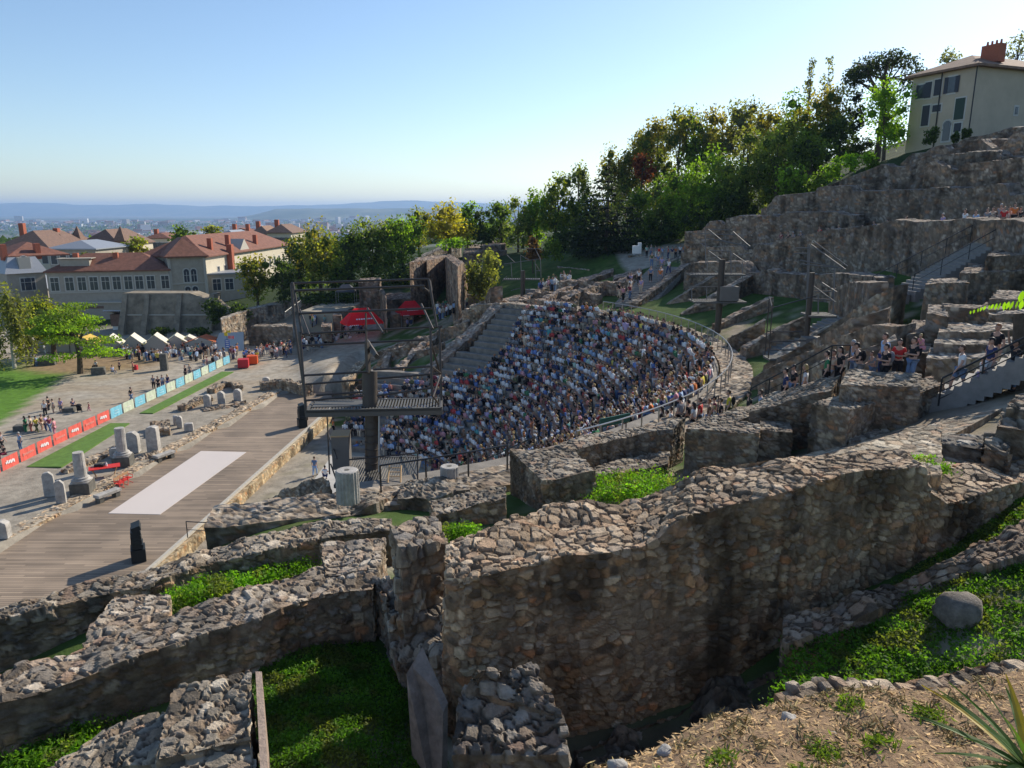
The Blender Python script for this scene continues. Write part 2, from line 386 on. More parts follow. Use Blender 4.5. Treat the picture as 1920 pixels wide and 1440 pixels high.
# ground colour: each vertex carries how grassy, dusty, paved the place is
def ground_colour(x, y, z):
    q = np.c_[x, y]; r = np.hypot(x-CX, y-CY)
    dirt = np.array([.33, .275, .205]); grass = np.array([.062, .105, .026]); dry = np.array([.20, .19, .08]); gravel = np.array([.36, .32, .26]); wood = np.array([.04, .06, .02]); city = np.array([.13, .15, .12])
    n = fbm(q*.25, 21, 4); n2 = fbm(q*1.3, 22, 3)
    c = np.tile(dirt, (len(x), 1))
    def mixc(c, d, m): return c*(1-m[:, None])+d*m[:, None]
    c = mixc(c, gravel, sstep(.4, .6, n))
    g = (x > -20).astype(float)*sstep(.42, .5, n*.5+n2*.5+.06)
    g = np.maximum(g, (r > 33)*(x > -8)*(y > 62)*(y < 100)*1.0)
    g = np.maximum(g, (y > 98)*(y < 130)*(x > -6)*(x < 18)*1.0)
    c = mixc(c, grass, np.clip(g, 0, 1))
    c = np.where(((x > .5) & (x < 5.2) & (y < 11.5) & (y > 3))[:, None], np.array([.10, .085, .06]), c)
    c = np.where(((r < 31) & ~((y > 74) & (x < -2) & (n2 > .47)))[:, None], gravel*.85, c)
    nr = ((x > 2) & (y < 27) & (y > 14) & (x*1.0+y > 19))*1.0; c = mixc(c, np.array([.24, .2, .155]), nr*sstep(.36, .44, n2))
    c = mixc(c, dry*.8, sstep(.55, .7, n2)*.35*(x > -20))
    c = mixc(c, wood, sstep(126, 134, y)*(x > -95)); c = mixc(c, wood, ((x > 34) & (y > 66))*1.0)
    c = mixc(c, gravel, ((x > 16) & (x < 36) & (y > 104) & (y < 122))*1.0)
    # lawn on the left of the plaza
    lw = sstep(0, .8, (-x-47)-(y-60)*.28+1.2*(n2-.5))*(y > 40)*(y < 112)
    c = mixc(c, np.array([.10, .20, .03]), np.clip(lw, 0, 1)*sstep(104, 92, y))
    _m = P(185, 684, 1.5); c = mixc(c, np.array([.27, .19, .11]), sstep(9, 5, np.hypot((x-_m[0])*.8, y-_m[1])+2*(n2-.5)))
    c = mixc(c, city, ((y > 260) | (x < -120))*1.0)
    far = (np.hypot(x, y) > 1500); k = fbm(q*.0012, 71, 4)
    c[far] = np.where(k[far, None] > .5, np.array([.05, .08, .04]), np.array([.15, .15, .12]))
    return c
gc = ground_colour(GX.ravel(), GY.ravel(), GZ.ravel())
M['ground'] = mat('ground_surface', (.3, .25, .2), .95, noise=.35, nscale=1.1, bump=1.0, bscale=4, attr=True, spec=.1)
gme = np_mesh('ground', np.c_[GX.ravel(), GY.ravel(), GZ.ravel()], gf, M['ground'], col=gc, smooth=True)
tag(obj_of('ground', gme), kind='structure')
def gz(x, y): return float(terrain([x], [y], False)[0])

# ================================================================ near ruined walls
# the large wall across the foreground
hi_near = [(1236, 1010, 17.0), (1300, 962, 17.1), (1380, 942, 17.2), (1474, 921, 17.2), (1530, 900, 17.3), (1605, 891, 17.3), (1661, 880, 17.3), (1730, 880, 17.25)]
hi_far = [(1243, 915, 17.0), (1294, 893, 17.1), (1340, 876, 17.1), (1390, 866, 17.1), (1455, 857, 17.1), (1530, 853, 17.1), (1605, 848, 17.1), (1690, 846, 17.1)]
lo_near = [(833, 1082, 16.5), (870, 1084, 16.6), (920, 1075, 16.6), (1000, 1056, 16.65), (1060, 1040, 16.7), (1130, 1036, 16.7), (1200, 1030, 16.7), (1262, 1012, 16.8)]
lo_far = [(846, 1011, 16.5), (884, 1001, 16.6), (930, 993, 16.6), (985, 965, 16.65), (1035, 950, 16.6), (1085, 943, 16.6), (1160, 948, 16.6), (1238, 925, 16.8)]
rt_near = [(1715, 955, 16.5), (1777, 943, 16.5), (1811, 936, 16.5), (1867, 917, 16.5), (1920, 901, 16.5), (2010, 872, 16.6), (2150, 836, 16.8)]
rt_far = [(1700, 900, 16.5), (1738, 893, 16.5), (1770, 884, 16.5), (1830, 872, 16.5), (1885, 862, 16.5), (1970, 845, 16.6), (2110, 812, 16.8)]
def onplane(px, py, A, B):
    d = Vector(PZ(px, py, 1))-Vector((0, 0, CH)); n = Vector((B[1]-A[1], A[0]-B[0], 0)); t_ = (Vector(A)-Vector((0, 0, CH))).dot(n)/d.dot(n); return Vector((0, 0, CH))+d*t_
A_, B_ = P(1060, 1040, 16.7), P(1605, 891, 17.35)
def st_plane(nr, fr, zb):
    out = []
    for a, b in zip(nr, fr):
        p = onplane(a[0], a[1], A_, B_) if 1060 < a[0] < 1605 else Vector(P(*a)); q = P(b[0], b[1], p.z if 1060 < a[0] < 1605 else b[2]); out.append((*p, *q, zb))
    return out
masonry('foreground_wall', [st_plane(lo_near[:-1]+hi_near+[(1748, 925, 16.7)]+rt_near[1:], lo_far[:-1]+hi_far+[(1722, 890, 16.6)]+rt_far[1:], 12.8)], res=.034, cell=(.2, .2, .145), disp=.06, rag=.17,
        label='long massive rubble stone wall crossing the foreground with brown shaded face', tint=(1.3, 1.1, .9), stain=1.15)
# the foot of rough footing along its base on the right
foot = [(1470, 1215, 14.9), (1560, 1180, 15.0), (1700, 1128, 15.15), (1800, 1085, 15.4), (1920, 1045, 15.9), (2050, 1000, 16.2)]
foot2 = [(1470, 1150, 15.1), (1560, 1128, 15.2), (1690, 1085, 15.35), (1780, 1050, 15.7), (1910, 978, 16.1), (2050, 920, 16.4)]
masonry('wall_footing', [rib(foot, foot2, 13.5)], res=.045, cell=(.2, .2, .1), disp=.06, rag=.34, label='low rough stone footing along the base of the big wall beside the shaded grass', tint=(.95, .82, .72))
# broken pier left of the big wall
masonry('broken_pier', [quadtop([(756, 1044), (838, 1020), (815, 968), (733, 988)], 16.2, 12.9),
                        quadtop([(748, 1100), (830, 1082), (838, 1030), (745, 1040)], 15.6, 12.9),
                        quadtop([(735, 1160), (835, 1150), (828, 1085), (700, 1085)], [14.9, 15.1, 15.2, 14.9], 12.9),
                        quadtop([(745, 1240), (832, 1240), (835, 1150), (718, 1140)], [14.3, 14.6, 14.9, 14.5], 12.9)],
        res=.042, cell=(.25, .25, .19), disp=.09, rag=.3, label='broken upright pier of dark rubble with a squared lighter top, left of the big wall', tint=(.95, .9, .85))
masonry('rubble_stump', [quadtop([(872, 1290), (1052, 1340), (1000, 1243), (895, 1258)], [15.4, 15.3, 15.6, 15.7], 13.0),
                         quadtop([(850, 1420), (1062, 1420), (1052, 1330), (866, 1290)], [14.9, 15.0, 15.3, 15.3], 13.0)], res=.04, cell=(.2, .2, .17), disp=.09, rag=.25,
        label='rounded stump of loose rubble before the big wall at the bottom of the view', tint=(.85, .82, .8))
masonry('fallen_rubble', [rib([(1090, 1440, 13.5), (1250, 1400, 13.5), (1420, 1345, 13.7), (1520, 1290, 14.2)], [(1070, 1400, 13.4), (1230, 1345, 13.4), (1400, 1270, 13.6), (1500, 1205, 14.3)], 12)], res=.05, cell=(.22, .22, .14), disp=.08, rag=.5, tint=(.62, .56, .5), label='dark fallen rubble in the shaded gap below the big wall')
# marble slab standing against the pier
mb = MB(); a = P(772, 1245, 15.35); b = P(792, 1218, 15.45)
mb.add([(a[0], a[1], 15.3), (b[0], b[1], 15.5), (b[0]+.42, b[1]-.5, 14.9), (a[0]+.55, a[1]-.75, 13.1), (a[0]+.12, a[1]-.05, 13.1),
        (a[0]-.07, a[1]-.1, 15.25), (b[0]-.05, b[1]-.08, 15.4), (b[0]+.36, b[1]-.6, 14.8), (a[0]+.46, a[1]-.85, 13.1), (a[0]+.0, a[1]-.16, 13.1)],
       [(0, 1, 2, 3, 4), (9, 8, 7, 6, 5), (0, 5, 6, 1), (1, 6, 7, 2), (2, 7, 8, 3), (4, 9, 5, 0)])
M['slab'] = mat('weathered_slab', (.26, .22, .19), .85, noise=.4, nscale=6, bump=.8, bscale=20)
tag(mb.build('stone_slab', M['slab']), 'tall streaked grey pink stone slab leaning beside the broken pier', 'slab')

# wide-topped wall from the platform down to the lower left
c_near = [(0, 1318, 14.8), (90, 1291, 14.8), (187, 1258, 14.8), (270, 1231, 14.8), (375, 1193, 14.85), (476, 1163, 14.9), (560, 1130, 14.9), (614, 1113, 14.9), (700, 1101, 14.9)]
c_far = [(0, 1264, 14.8), (37, 1245, 14.8), (110, 1228, 14.8), (175, 1206, 14.8), (300, 1160, 14.85), (420, 1122, 14.9), (520, 1085, 14.9), (600, 1058, 14.9), (715, 1050, 14.9)]
masonry('rubble_wall', [rib([(-140, 1360, 14.7)]+c_near, [(-140, 1300, 14.7)]+c_far, 12.6),
        quadtop([(608, 1075), (708, 1070), (722, 1008), (602, 1018)], 14.92, 12.6),
        quadtop([(150, 1216), (316, 1160), (318, 1112), (214, 1114)], [14.75, 14.8, 14.7, 14.6], 12.6)],
        res=.045, cell=(.22, .22, .155), disp=.06, rag=.12, label='wide flat-topped rubble wall between the two shaded grass chambers at lower left', tint=(1.1, 1.02, .94))
e_near = [(-150, 1205, 14.1), (0, 1163, 14.1), (82, 1145, 14.1), (195, 1115, 14.1), (262, 1103, 14.2), (319, 1083, 14.2), (400, 1053, 14.2), (475, 1038, 14.3), (602, 1010, 14.3), (735, 991, 14.4)]
e_far = [(-150, 1180, 14.1), (0, 1140, 14.1), (60, 1128, 14.1), (150, 1098, 14.1), (225, 1083, 14.2), (300, 1064, 14.2), (400, 1026, 14.2), (480, 1008, 14.3), (598, 976, 14.3), (735, 968, 14.4)]
masonry('rubble_wall', [rib(e_near, e_far, 11.8)], res=.05, cell=(.23, .23, .16), disp=.07, rag=.16, label='narrow rubble wall that edges the wooden stage at lower left', tint=(1.0, .93, .84))
# block bottom left with a marble facing
masonry('rubble_block', [quadtop([(292, 1422), (474, 1378), (468, 1258), (322, 1288)], [15.5, 15.6, 15.6, 15.5], 13.2),
                         quadtop([(60, 1470), (300, 1430), (320, 1330), (190, 1365)], [14.8, 15.3, 15.2, 14.8], 13.2),
                         quadtop([(292, 1560), (484, 1500), (474, 1370), (292, 1415)], [15.2, 15.4, 15.55, 15.4], 13.2)],
        res=.036, cell=(.22, .22, .17), disp=.07, rag=.15, label='squared rubble block with pale stones on top at the bottom left corner', tint=(1.12, 1.05, .95))
mb = MB(); a = P(475, 1259, 15.62); b = P(486, 1500, 15.45)
mb.add([(a[0]+.03, a[1], 15.62), (a[0]+.12, a[1], 15.62), (b[0]+.12, b[1], 15.5), (b[0]+.03, b[1], 15.5), (a[0]+.03, a[1], 13.2), (a[0]+.12, a[1], 13.2), (b[0]+.12, b[1], 13.2), (b[0]+.03, b[1], 13.2)],
       [(0, 3, 2, 1), (4, 5, 6, 7), (0, 1, 5, 4), (1, 2, 6, 5), (2, 3, 7, 6), (3, 0, 4, 7)])
tag(mb.build('facing_slab', mat('brick_facing', (.37, .28, .22), .85, noise=.3, nscale=9, bump=.7)), 'thin pink stone slab facing the side of the bottom left block', 'slab')

def W(name, rbs, label, res=.06, cell=(.24, .24, .16), disp=.06, rag=.12, tint=(.92, .87, .8), **k):
    return masonry(name, rbs, res=res, cell=cell, disp=disp, rag=rag, tint=tint, label=label, **k)
# middle blocks
W('rubble_block', [quadtop([(1018, 903), (1116, 884), (1070, 836), (957, 845)], 13.7, 11.2)], 'tall squared rubble block left of the bright green weeds', rag=.1)
W('rubble_block', [quadtop([(1286, 803), (1424, 813), (1422, 797), (1330, 778)], 14.4, 11.5), quadtop([(1424, 808), (1486, 812), (1482, 790), (1426, 790)], 14.3, 11.8)], 'rubble block right of the bright green weeds, below the queue', rag=.1)
W('rubble_block', [quadtop([(1522, 756), (1592, 770), (1641, 756), (1572, 741)], 15.6, 12.6), quadtop([(1592, 830), (1665, 812), (1672, 788), (1600, 790)], 14.6, 12.6)], 'flat-topped rubble block in the middle right, before the long dark wall', rag=.08)
W('rubble_block', [quadtop([(1576, 722), (1728, 722), (1728, 700), (1590, 692)], 16.2, 12.6), quadtop([(1720, 735), (1770, 722), (1748, 706), (1715, 712)], 15.9, 12.6), quadtop([(1405, 775), (1560, 730), (1578, 700), (1440, 740)], [14.4, 15.6, 15.8, 14.4], 12.6)],
  'long dark rubble wall with rounded top below the queue at the foot of the stair', rag=.12)
W('rubble_wall', [rib([(1065, 845, 13.6), (1125, 832, 13.6), (1200, 815, 13.6), (1262, 803, 13.8)], [(1048, 829, 13.6), (1125, 812, 13.6), (1200, 800, 13.7), (1285, 783, 13.9)], 11.2)], 'dark wall standing behind the bright green weeds')
W('rubble_wall', [rib([(1112, 893, 12.9), (1165, 887, 12.9), (1252, 868, 13.0)], [(1112, 874, 12.9), (1200, 856, 12.9), (1256, 846, 13.0)], 11.2)], 'low pale-topped wall directly behind the bright green weeds')
W('rubble_wall', [rib([(1335, 800, 14), (1440, 777, 14.1)], [(1335, 778, 14), (1440, 755, 14.2)], 11.8)], 'short dark wall in front of the queue in the middle of the view')
W('rubble_wall', [rib([(815, 965, 13.2), (880, 950, 13.2), (948, 935, 13.4)], [(805, 940, 13.2), (880, 925, 13.2), (948, 908, 13.4)], 11)], 'low rubble wall with weeds before it, below the second column drum')
W('rubble_wall', [quadtop([(1755, 828), (1840, 842), (1848, 818), (1780, 814)], 16.7, 15.2)], 'short neat block wall near the right edge', tint=(.9, .9, .9), cell=(.3, .3, .14), rag=.05)
def qZ(p4, Z, dz): zt = PZ(*p4[0], Z)[2]; return quadtop(p4, zt, zt-dz)
W('rubble_wall', [qZ([(1845, 835), (1900, 850), (1900, 810), (1850, 812)], 16.5, 1.0), qZ([(1868, 795), (1940, 805), (1940, 770), (1885, 768)], 17, 1.6), qZ([(1888, 768), (1980, 775), (1980, 735), (1905, 740)], 17.5, 2.2)], 'rough broken stone mass under the stair at the right edge', rag=.3, disp=.1, tint=(.95, .88, .8))
W('stone_floor', [quadtop([(1560, 905), (1765, 890), (1765, 790), (1600, 838)], [16.9, 16.9, 16.7, 16.9], 15.2), quadtop([(1755, 900), (1860, 880), (1850, 838), (1756, 850)], 16.4, 15.2)], 'pale crazy-paved stone surface behind the big wall at right', rag=.05, cell=(.26, .26, .3), disp=.035, res=.055, tint=(1.25, 1.18, 1.05), cat='paving')
def groundpx(px, py, up=.12):
    z = 15.
    for _k in range(8): q_ = P(px, py, z); z = gz(q_[0], q_[1])+up
    return (px, py, z)
def floorq(pts): a, b, c, d = [P(*groundpx(*p)) for p in pts]; return [(*a, *d, min(a[2], d[2])-.5), (*b, *c, min(b[2], c[2])-.5)]
masonry('stone_floor', [floorq([(1440, 878), (1560, 858), (1640, 818), (1560, 835)]), floorq([(1560, 858), (1700, 850), (1790, 782), (1640, 818)]), floorq([(1700, 850), (1760, 830), (1880, 765), (1790, 782)])], res=.06, cell=(.28, .28, .3), disp=.03, rag=.03, tint=(1.2, 1.12, 1.0), label='worn crazy-paved floor strip leading to the concrete stair', cat='paving')
# ring wall that carries the rail, with its rough top, all round the crowd
def ring(r0, r1, a0, a1, z, zb, step=3):
    out = []; n = max(2, int(abs(a1-a0)/step)+1)
    for i in range(n):
        a = a0+(a1-a0)*i/(n-1); zz = z if not callable(z) else z(a); out.append((*pol(r0, a, zz), *pol(r1, a, zz), zb if not callable(zb) else zb(a)))
    return out
def arc(a0, a1, n): return [a0+(a1-a0)*i/n for i in range(n+1)]
W('ring_wall', [ring(31.75, 33.7, -77, -28, 12.2, 10.2), ring(31.75, 33.7, -28, 50, 12.1, 10.2), ring(30.8, 32.2, 50, 66, lambda a: 12.2-.35*abs(a-56)/6, 8)],
  'broad curved rubble wall carrying the rail around the back of the seated crowd', res=.12, cell=(.34, .34, .22), disp=.07, rag=.1, tint=(1.0, .93, .85), far=True)
# ================================================================ orchestra, stage, seating
def C3(*a): return a
M['paving'] = mat('orchestra_paving', (.46, .44, .40), .8, noise=.2, nscale=.6, bump=.3, bscale=6)
M['gravel'] = mat('gravel', (.38, .34, .27), .95, noise=.3, nscale=3, bump=.8, bscale=14, col2=(.30, .26, .2))
M['seat'] = mat('seat_stone', (.21, .19, .165), .9, noise=.35, nscale=1.5, bump=.6, bscale=8)
M['wood'] = bpy.data.materials.new('deck_boards'); M['wood'].use_nodes = True
_t = M['wood'].node_tree; _n = _t.nodes; _b = _n['Principled BSDF']; _b.inputs['Roughness'].default_value = .75
_tc = _n.new('ShaderNodeTexCoord'); _sx = _n.new('ShaderNodeSeparateXYZ'); _t.links.new(_tc.outputs['Object'], _sx.inputs[0])
def _math(op, a, b=None):
    m = _n.new('ShaderNodeMath'); m.operation = op
    for i, v in enumerate((a, b)):
        if v is None: continue
        if isinstance(v, (int, float)): m.inputs[i].default_value = v
        else: _t.links.new(v, m.inputs[i])
    return m.outputs[0]
_y = _math('MULTIPLY', _sx.outputs['Y'], 4.6); _fr = _math('FRACT', _y); _fl = _math('FLOOR', _y)
_x = _math('ADD', _math('MULTIPLY', _sx.outputs['X'], .28), _math('MULTIPLY', _fl, .37)); _xf = _math('FLOOR', _x)
_cb = _n.new('ShaderNodeCombineXYZ'); _t.links.new(_fl, _cb.inputs[0]); _t.links.new(_xf, _cb.inputs[1])
_wn = _n.new('ShaderNodeTexWhiteNoise'); _t.links.new(_cb.outputs[0], _wn.inputs['Vector'])
_gap = _math('GREATER_THAN', _fr, .16); _v = _math('MULTIPLY', _math('ADD', _math('MULTIPLY', _wn.outputs['Value'], .45), .75), _math('ADD', _math('MULTIPLY', _gap, .62), .38))
_nz = _n.new('ShaderNodeTexNoise'); _nz.inputs['Scale'].default_value = .35; _t.links.new(_tc.outputs['Object'], _nz.inputs['Vector'])
_v = _math('MULTIPLY', _v, _math('ADD', _nz.outputs['Fac'], .5))
_vm = _n.new('ShaderNodeVectorMath'); _vm.operation = 'SCALE'; _vm.inputs[0].default_value = (.27, .205, .145); _t.links.new(_v, _vm.inputs['Scale']); _t.links.new(_vm.outputs[0], _b.inputs['Base Color'])

mb = MB(); mb.lathe([(11.6, -.3), (11.6, .02)], (CX, CY, 0), 64); tag(mb.build('orchestra_floor', M['gravel']), kind='structure')
mb = MB(); q = [P(586, 864, .03), P(640, 850, .03), P(640, 960, .03), P(520, 1010, .03), P(425, 1012, .03)]
mb.prism([(p[0], p[1]) for p in q][::-1], -.1, .035); tag(mb.build('orchestra_paving', M['paving']), kind='structure')
# the deck
SF = [(-22.6, 24.0), (-19.75, 77.5)]; SBK = [(-35.3, 24.0), (-26.6, 84.5)]
mb = MB(); mb.prism([SF[0], SF[1], (-21.5, 86.5), SBK[1], SBK[0]], -.3, 1.25)
st_o = tag(mb.build('wooden_stage', M['wood']), 'long grey brown boarded stage floor in front of the seats', 'stage')
M['coping'] = mat('coping_stone', (.45, .42, .36), .85, noise=.2, nscale=4)
mb = MB(); L = Vector((SF[1][0]-SF[0][0], SF[1][1]-SF[0][1], 0)); an = atan2(L.y, L.x)
mb.box(((SF[0][0]+SF[1][0])/2+.12, (SF[0][1]+SF[1][1])/2, 1.18), (L.length, .22, .2), an); mb.build('edge_coping', M['coping'], st_o)
masonry('stage_front', [lin([(SF[0][0]+.28, SF[0][1], 1.0), (SF[1][0]+.28, SF[1][1], 1.0)], .3, -.3)], res=.14, cell=(.25, .25, .2), disp=.04, rag=0, tint=(1.5, 1.35, 1.05), parent=st_o, far=True)
cq = [P(203, 963, 1.25), P(300, 965, 1.25), P(462, 848, 1.25), P(377, 846, 1.25)]
mb = MB(); mb.prism([(p[0], p[1]) for p in cq], 1.252, 1.275); tag(mb.build('dance_mat', mat('pale_vinyl', (.62, .55, .50), .55, noise=.03, nscale=.5)), 'long pale pinkish mat laid on the wooden stage', 'floor mat')

# rows of seats
seat = empty('stone_seating', (CX, CY, 0)); tag(seat, 'curved stone rows of the seating bowl under the crowd', 'seating')
ROWS = [(11.6+.8*i, .05+.485*i) for i in range(25)]
def row_span(r): return (-88 if r < 16 else -80, 83) if r < 20.5 else ((-74, 64) if r < 24 else (-68, 58))
for r, z in ROWS:
    a0, a1 = row_span(r); n = int((a1-a0)/1.6); vs = []; fs = []
    for i in range(n+1):
        a = radians(a0+(a1-a0)*i/n); j = .03*(hsh(np.array([i]), np.array([int(r*10)]), np.array([3]), 5)[0]-.5)
        for rr, zz in ((r, z-.55), (r, z+.44+j), (r+.82, z+.44+j), (r+.82, z-.9)): vs.append((rr*cos(a), rr*sin(a), zz))
    for i in range(n):
        for k in range(3): fs.append((i*4+k, i*4+4+k, i*4+5+k, i*4+1+k))
    fs.append((0, 1, 2, 3)); fs.append(tuple(n*4+k for k in (3, 2, 1, 0)))
    m_ = MB(); m_.add(vs, fs); o = m_.build('seat_row', M['seat'], seat)

# ---------------------------------------------------------------- walls of the upper seating, far side
def S3(px, py, z): return P(px, py, z)
RT = dict(res=.12, cell=(.38, .38, .24), disp=.06, rag=.09, far=True, tint=(.9, .82, .76))
def radial(pts, w, lab, **k):
    p = [P(*q) for q in pts]; kk = dict(RT); kk.update(k)
    return masonry('radial_wall', [lin(p, w, [q[2]-2.6 for q in p])], label=lab, group=None, **kk)
radial([(1187, 569, 12.6), (1235, 533, 14.2), (1287, 494, 16.0)], .9, 'sloping wall along the right side of the far crowded stair')
radial([(1243, 573, 12.6), (1290, 545, 14.2), (1342, 513, 15.8)], .9, 'sloping radial wall beyond the light mast, second from the crowded stair')
radial([(1277, 588, 12.6), (1340, 552, 14.4), (1407, 514, 16.0)], .9, 'sloping radial wall passing behind the platform of the middle light mast')
radial([(1342, 608, 12.7), (1390, 583, 13.6), (1447, 556, 14.8)], .8, 'short sloping radial wall right of the middle light mast')
radial([(1368, 632, 12.7), (1395, 620, 13.3), (1434, 598, 14.2)], .8, 'low sloping radial wall with grass on both sides')
radial([(1394, 652, 12.7), (1450, 620, 13.8), (1513, 591, 15.0)], .8, 'radial wall along the left side of the lower flight of the main stair')
radial([(1452, 672, 12.9), (1535, 620, 14.6), (1600, 585, 15.9), (1640, 563, 16.8), (1690, 533, 17.9)], 1.1, 'thick rising wall along the near side of the main stair', tint=(1, .97, .93))
radial([(1440, 683, 12.9), (1540, 636, 14.8), (1620, 596, 16.6), (1668, 577, 17.2)], 1.3, 'broad rubble wall sloping up parallel to the main stair')
radial([(1420, 705, 12.8), (1500, 668, 14.3), (1590, 634, 15.8), (1650, 610, 16.8), (1700, 609, 17.0)], 1.3, 'broad rubble wall sloping up just behind the queue', res=.1)
radial([(1440, 722, 12.9), (1530, 690, 14.6), (1620, 655, 16.2), (1680, 632, 16.8)], 1.2, 'lowest of the parallel sloping walls behind the queue', res=.1)
def zfor(x, y, py):
    v = (py-720)/F; return CH-y*(sp+v*cp)/(cp-v*sp)
def ringtop(r0, w, poly, drop, a0=60, a1=-40, step=.5, jag=.16):
    """ring wall whose top edge runs through the photo polyline"""
    out = []; xs = [p[0] for p in poly]; ys = [p[1] for p in poly]; a = a0
    while a >= a1:
        x, y, _ = pol(r0, a); z = 20.
        for _k in range(3):
            px = proj(x, y, z)[0]; z = zfor(x, y, float(np.interp(px, xs, ys)))
        if xs[0]-6 <= px <= xs[-1]+6:
            if jag: z += jag*(np.floor(3.2*vnoise(np.array([[a*.31+r0, r0*3.1, 0.]]), 19)[0])-1)*.55
            x2, y2, _ = pol(r0+w, a); out.append((x, y, z, x2, y2, z+.1, z-drop))
        a -= step
    return out
UW = dict(res=.14, cell=(.5, .5, .24), disp=.05, rag=.07, far=True, tint=(.74, .69, .67), stain=1.0)
masonry('tall_ring_wall', [ringtop(49.3, 1.6, [(1384, 476), (1412, 474), (1414, 456), (1450, 458), (1455, 450), (1525, 438), (1600, 427), (1672, 417), (1810, 409), (1990, 420)], 7.5, 45, -22)], label='tall curved rubble wall behind the main stair with people leaning along its top', **UW)
masonry('terrace_wall', [ringtop(54.5, 1.2, [(1366, 411), (1400, 405), (1452, 403), (1456, 409), (1470, 400), (1572, 399), (1576, 404), (1600, 404)], 6, 50, 0)], label='low ragged terrace wall left of the tall wall, lit along its top', **UW)
masonry('terrace_wall', [ringtop(57.5, 1.4, [(1440, 392), (1452, 369), (1480, 366), (1530, 361), (1532, 351), (1596, 348), (1598, 359), (1740, 355), (1886, 346), (1890, 366), (2060, 360)], 7, 50, -25)], label='high terrace wall with a long straight top below the house', **UW)
masonry('terrace_wall', [ringtop(62.5, 1.2, [(1556, 349), (1600, 330), (1660, 306), (1672, 312), (1704, 310), (1734, 292), (1810, 287), (1870, 285), (1878, 296), (2060, 288)], 6, 50, -25)], label='stepped terrace wall climbing toward the bright hedge', **UW)
masonry('terrace_wall', [ringtop(67, 1.2, [(1690, 306), (1706, 287), (1770, 281), (1778, 271), (1812, 265), (2060, 257)], 5, 50, -25)], label='ragged terrace wall just below the garden of the house', **UW)
masonry('terrace_wall', [ringtop(71, 1.0, [(1800, 266), (1813, 256), (1860, 250), (1890, 240), (2060, 228)], 4, 50, -25)], label='topmost terrace wall at the right edge under the house', **UW)
for r_, dz_, a_, b_, lab in ((52.6, .5, 44, 24, 'low inner step of the tall wall at its left end'), (56.2, .9, 46, 30, 'narrow ruined step between the lower terraces'), (60, 1.2, 38, 22, 'broken middle step of the terraces below the hedge'), (60.4, 1.0, 19, 0, 'broken middle step of the terraces below the house'), (65, 1.0, 24, 4, 'thin ruined step high among the terraces')):
    st_ = []
    for a in np.arange(a_, b_, -.6):
        x, y, _ = pol(r_, a); px = proj(x, y, 22)[0]; yy = {52.6: 448, 56.2: 392, 60: 352, 60.4: 322, 65: 300}[r_]+(1640-px)*{52.6: .05, 56.2: .1, 60: .22, 60.4: .1, 65: .16}[r_]
        z = zfor(x, y, yy)+(np.floor(3*vnoise(np.array([[a*.5, r_, 0.]]), 23)[0])-1)*.5; x2, y2, _ = pol(r_+1, a); st_.append((x, y, z, x2, y2, z, z-3))
    masonry('terrace_wall', [st_], label=lab, **dict(UW, tint=(.95, .84, .78)))
masonry('terrace_wall', [rib([(1380, 478, 16.4), (1412, 476, 16.4)], [(1380, 470, 16.4), (1412, 468, 16.4)], 12), rib([(1385, 462, 16.8), (1330, 497, 15.8)], [(1392, 452, 16.8), (1330, 490, 15.8)], 12)], label='blocky end of the tall wall beside the far terrace', **UW)
# broken top running between the radial walls and the tall wall
masonry('broken_wall', [ringtop(44.0, 1.4, [(1285, 510), (1300, 492), (1390, 492), (1402, 512), (1425, 512), (1440, 505), (1455, 512), (1500, 515), (1560, 512), (1600, 517), (1640, 522)], 3.4, 45, -4)], label='long broken wall with pale lit top halfway up the far slope', **UW)
masonry('broken_wall', [ringtop(40.0, 1.0, [(1560, 540), (1600, 532), (1680, 528), (1716, 520), (1760, 535)], 2.2, 20, -15)], label='broken wall segment beside the upper flight of the main stair', **UW)
# dark masses under and beyond the main stair, right edge
def blk(lab, quads, **k):
    kk = dict(RT); kk.update(res=.09, rag=.14, cell=(.34, .34, .22)); kk.update(k); return masonry('ruined_mass', quads, label=lab, **kk)
def qz(p4, Z, dz=2.0):
    """block by its top outline, depth Z of the near edge"""
    zt = PZ(*p4[0], Z)[2]; return quadtop(p4, zt, zt-dz)
blk('dark squared mass with a pale flat top right of the main stair', [qz([(1735, 532), (1818, 529), (1800, 523), (1745, 523)], 40, 4)])
blk('tall dark mass beneath the upper flight of the main stair', [qz([(1800, 512), (1930, 508), (1925, 470), (1830, 485)], 42, 5), qz([(1850, 480), (1960, 478), (1960, 440), (1890, 450)], 43, 6)])
blk('dark stepped mass at the right edge, below the main stair', [qz([(1855, 560), (1960, 560), (1960, 545), (1870, 545)], 36, 2.5), qz([(1830, 580), (1880, 580), (1890, 566), (1850, 566)], 35, 2)])
blk('long flat-topped ruin band behind the leafy twig', [qz([(1772, 577), (1855, 579), (1850, 572), (1768, 571)], 34, 2.2)])
blk('ragged pale ruin corner left of the leafy twig', [qz([(1738, 588), (1780, 592), (1762, 572), (1742, 574)], 33, 2)])
blk('flat ruin band just under the leafy twig at the right edge', [qz([(1760, 624), (1930, 618), (1930, 606), (1765, 606)], 31, 2), qz([(1832, 590), (1960, 590), (1960, 583), (1840, 583)], 34, 2)], tint=(1.1, 1.05, 1))
blk('second flat ruin band down, behind the man in black tee', [qz([(1752, 645), (1920, 643), (1920, 634), (1760, 634)], 30, 2)], tint=(1.1, 1.05, 1))
blk('third flat ruin band down, above the woman in shorts', [qz([(1738, 672), (1900, 668), (1900, 652), (1745, 652)], 29, 2)], tint=(1.1, 1.05, 1))
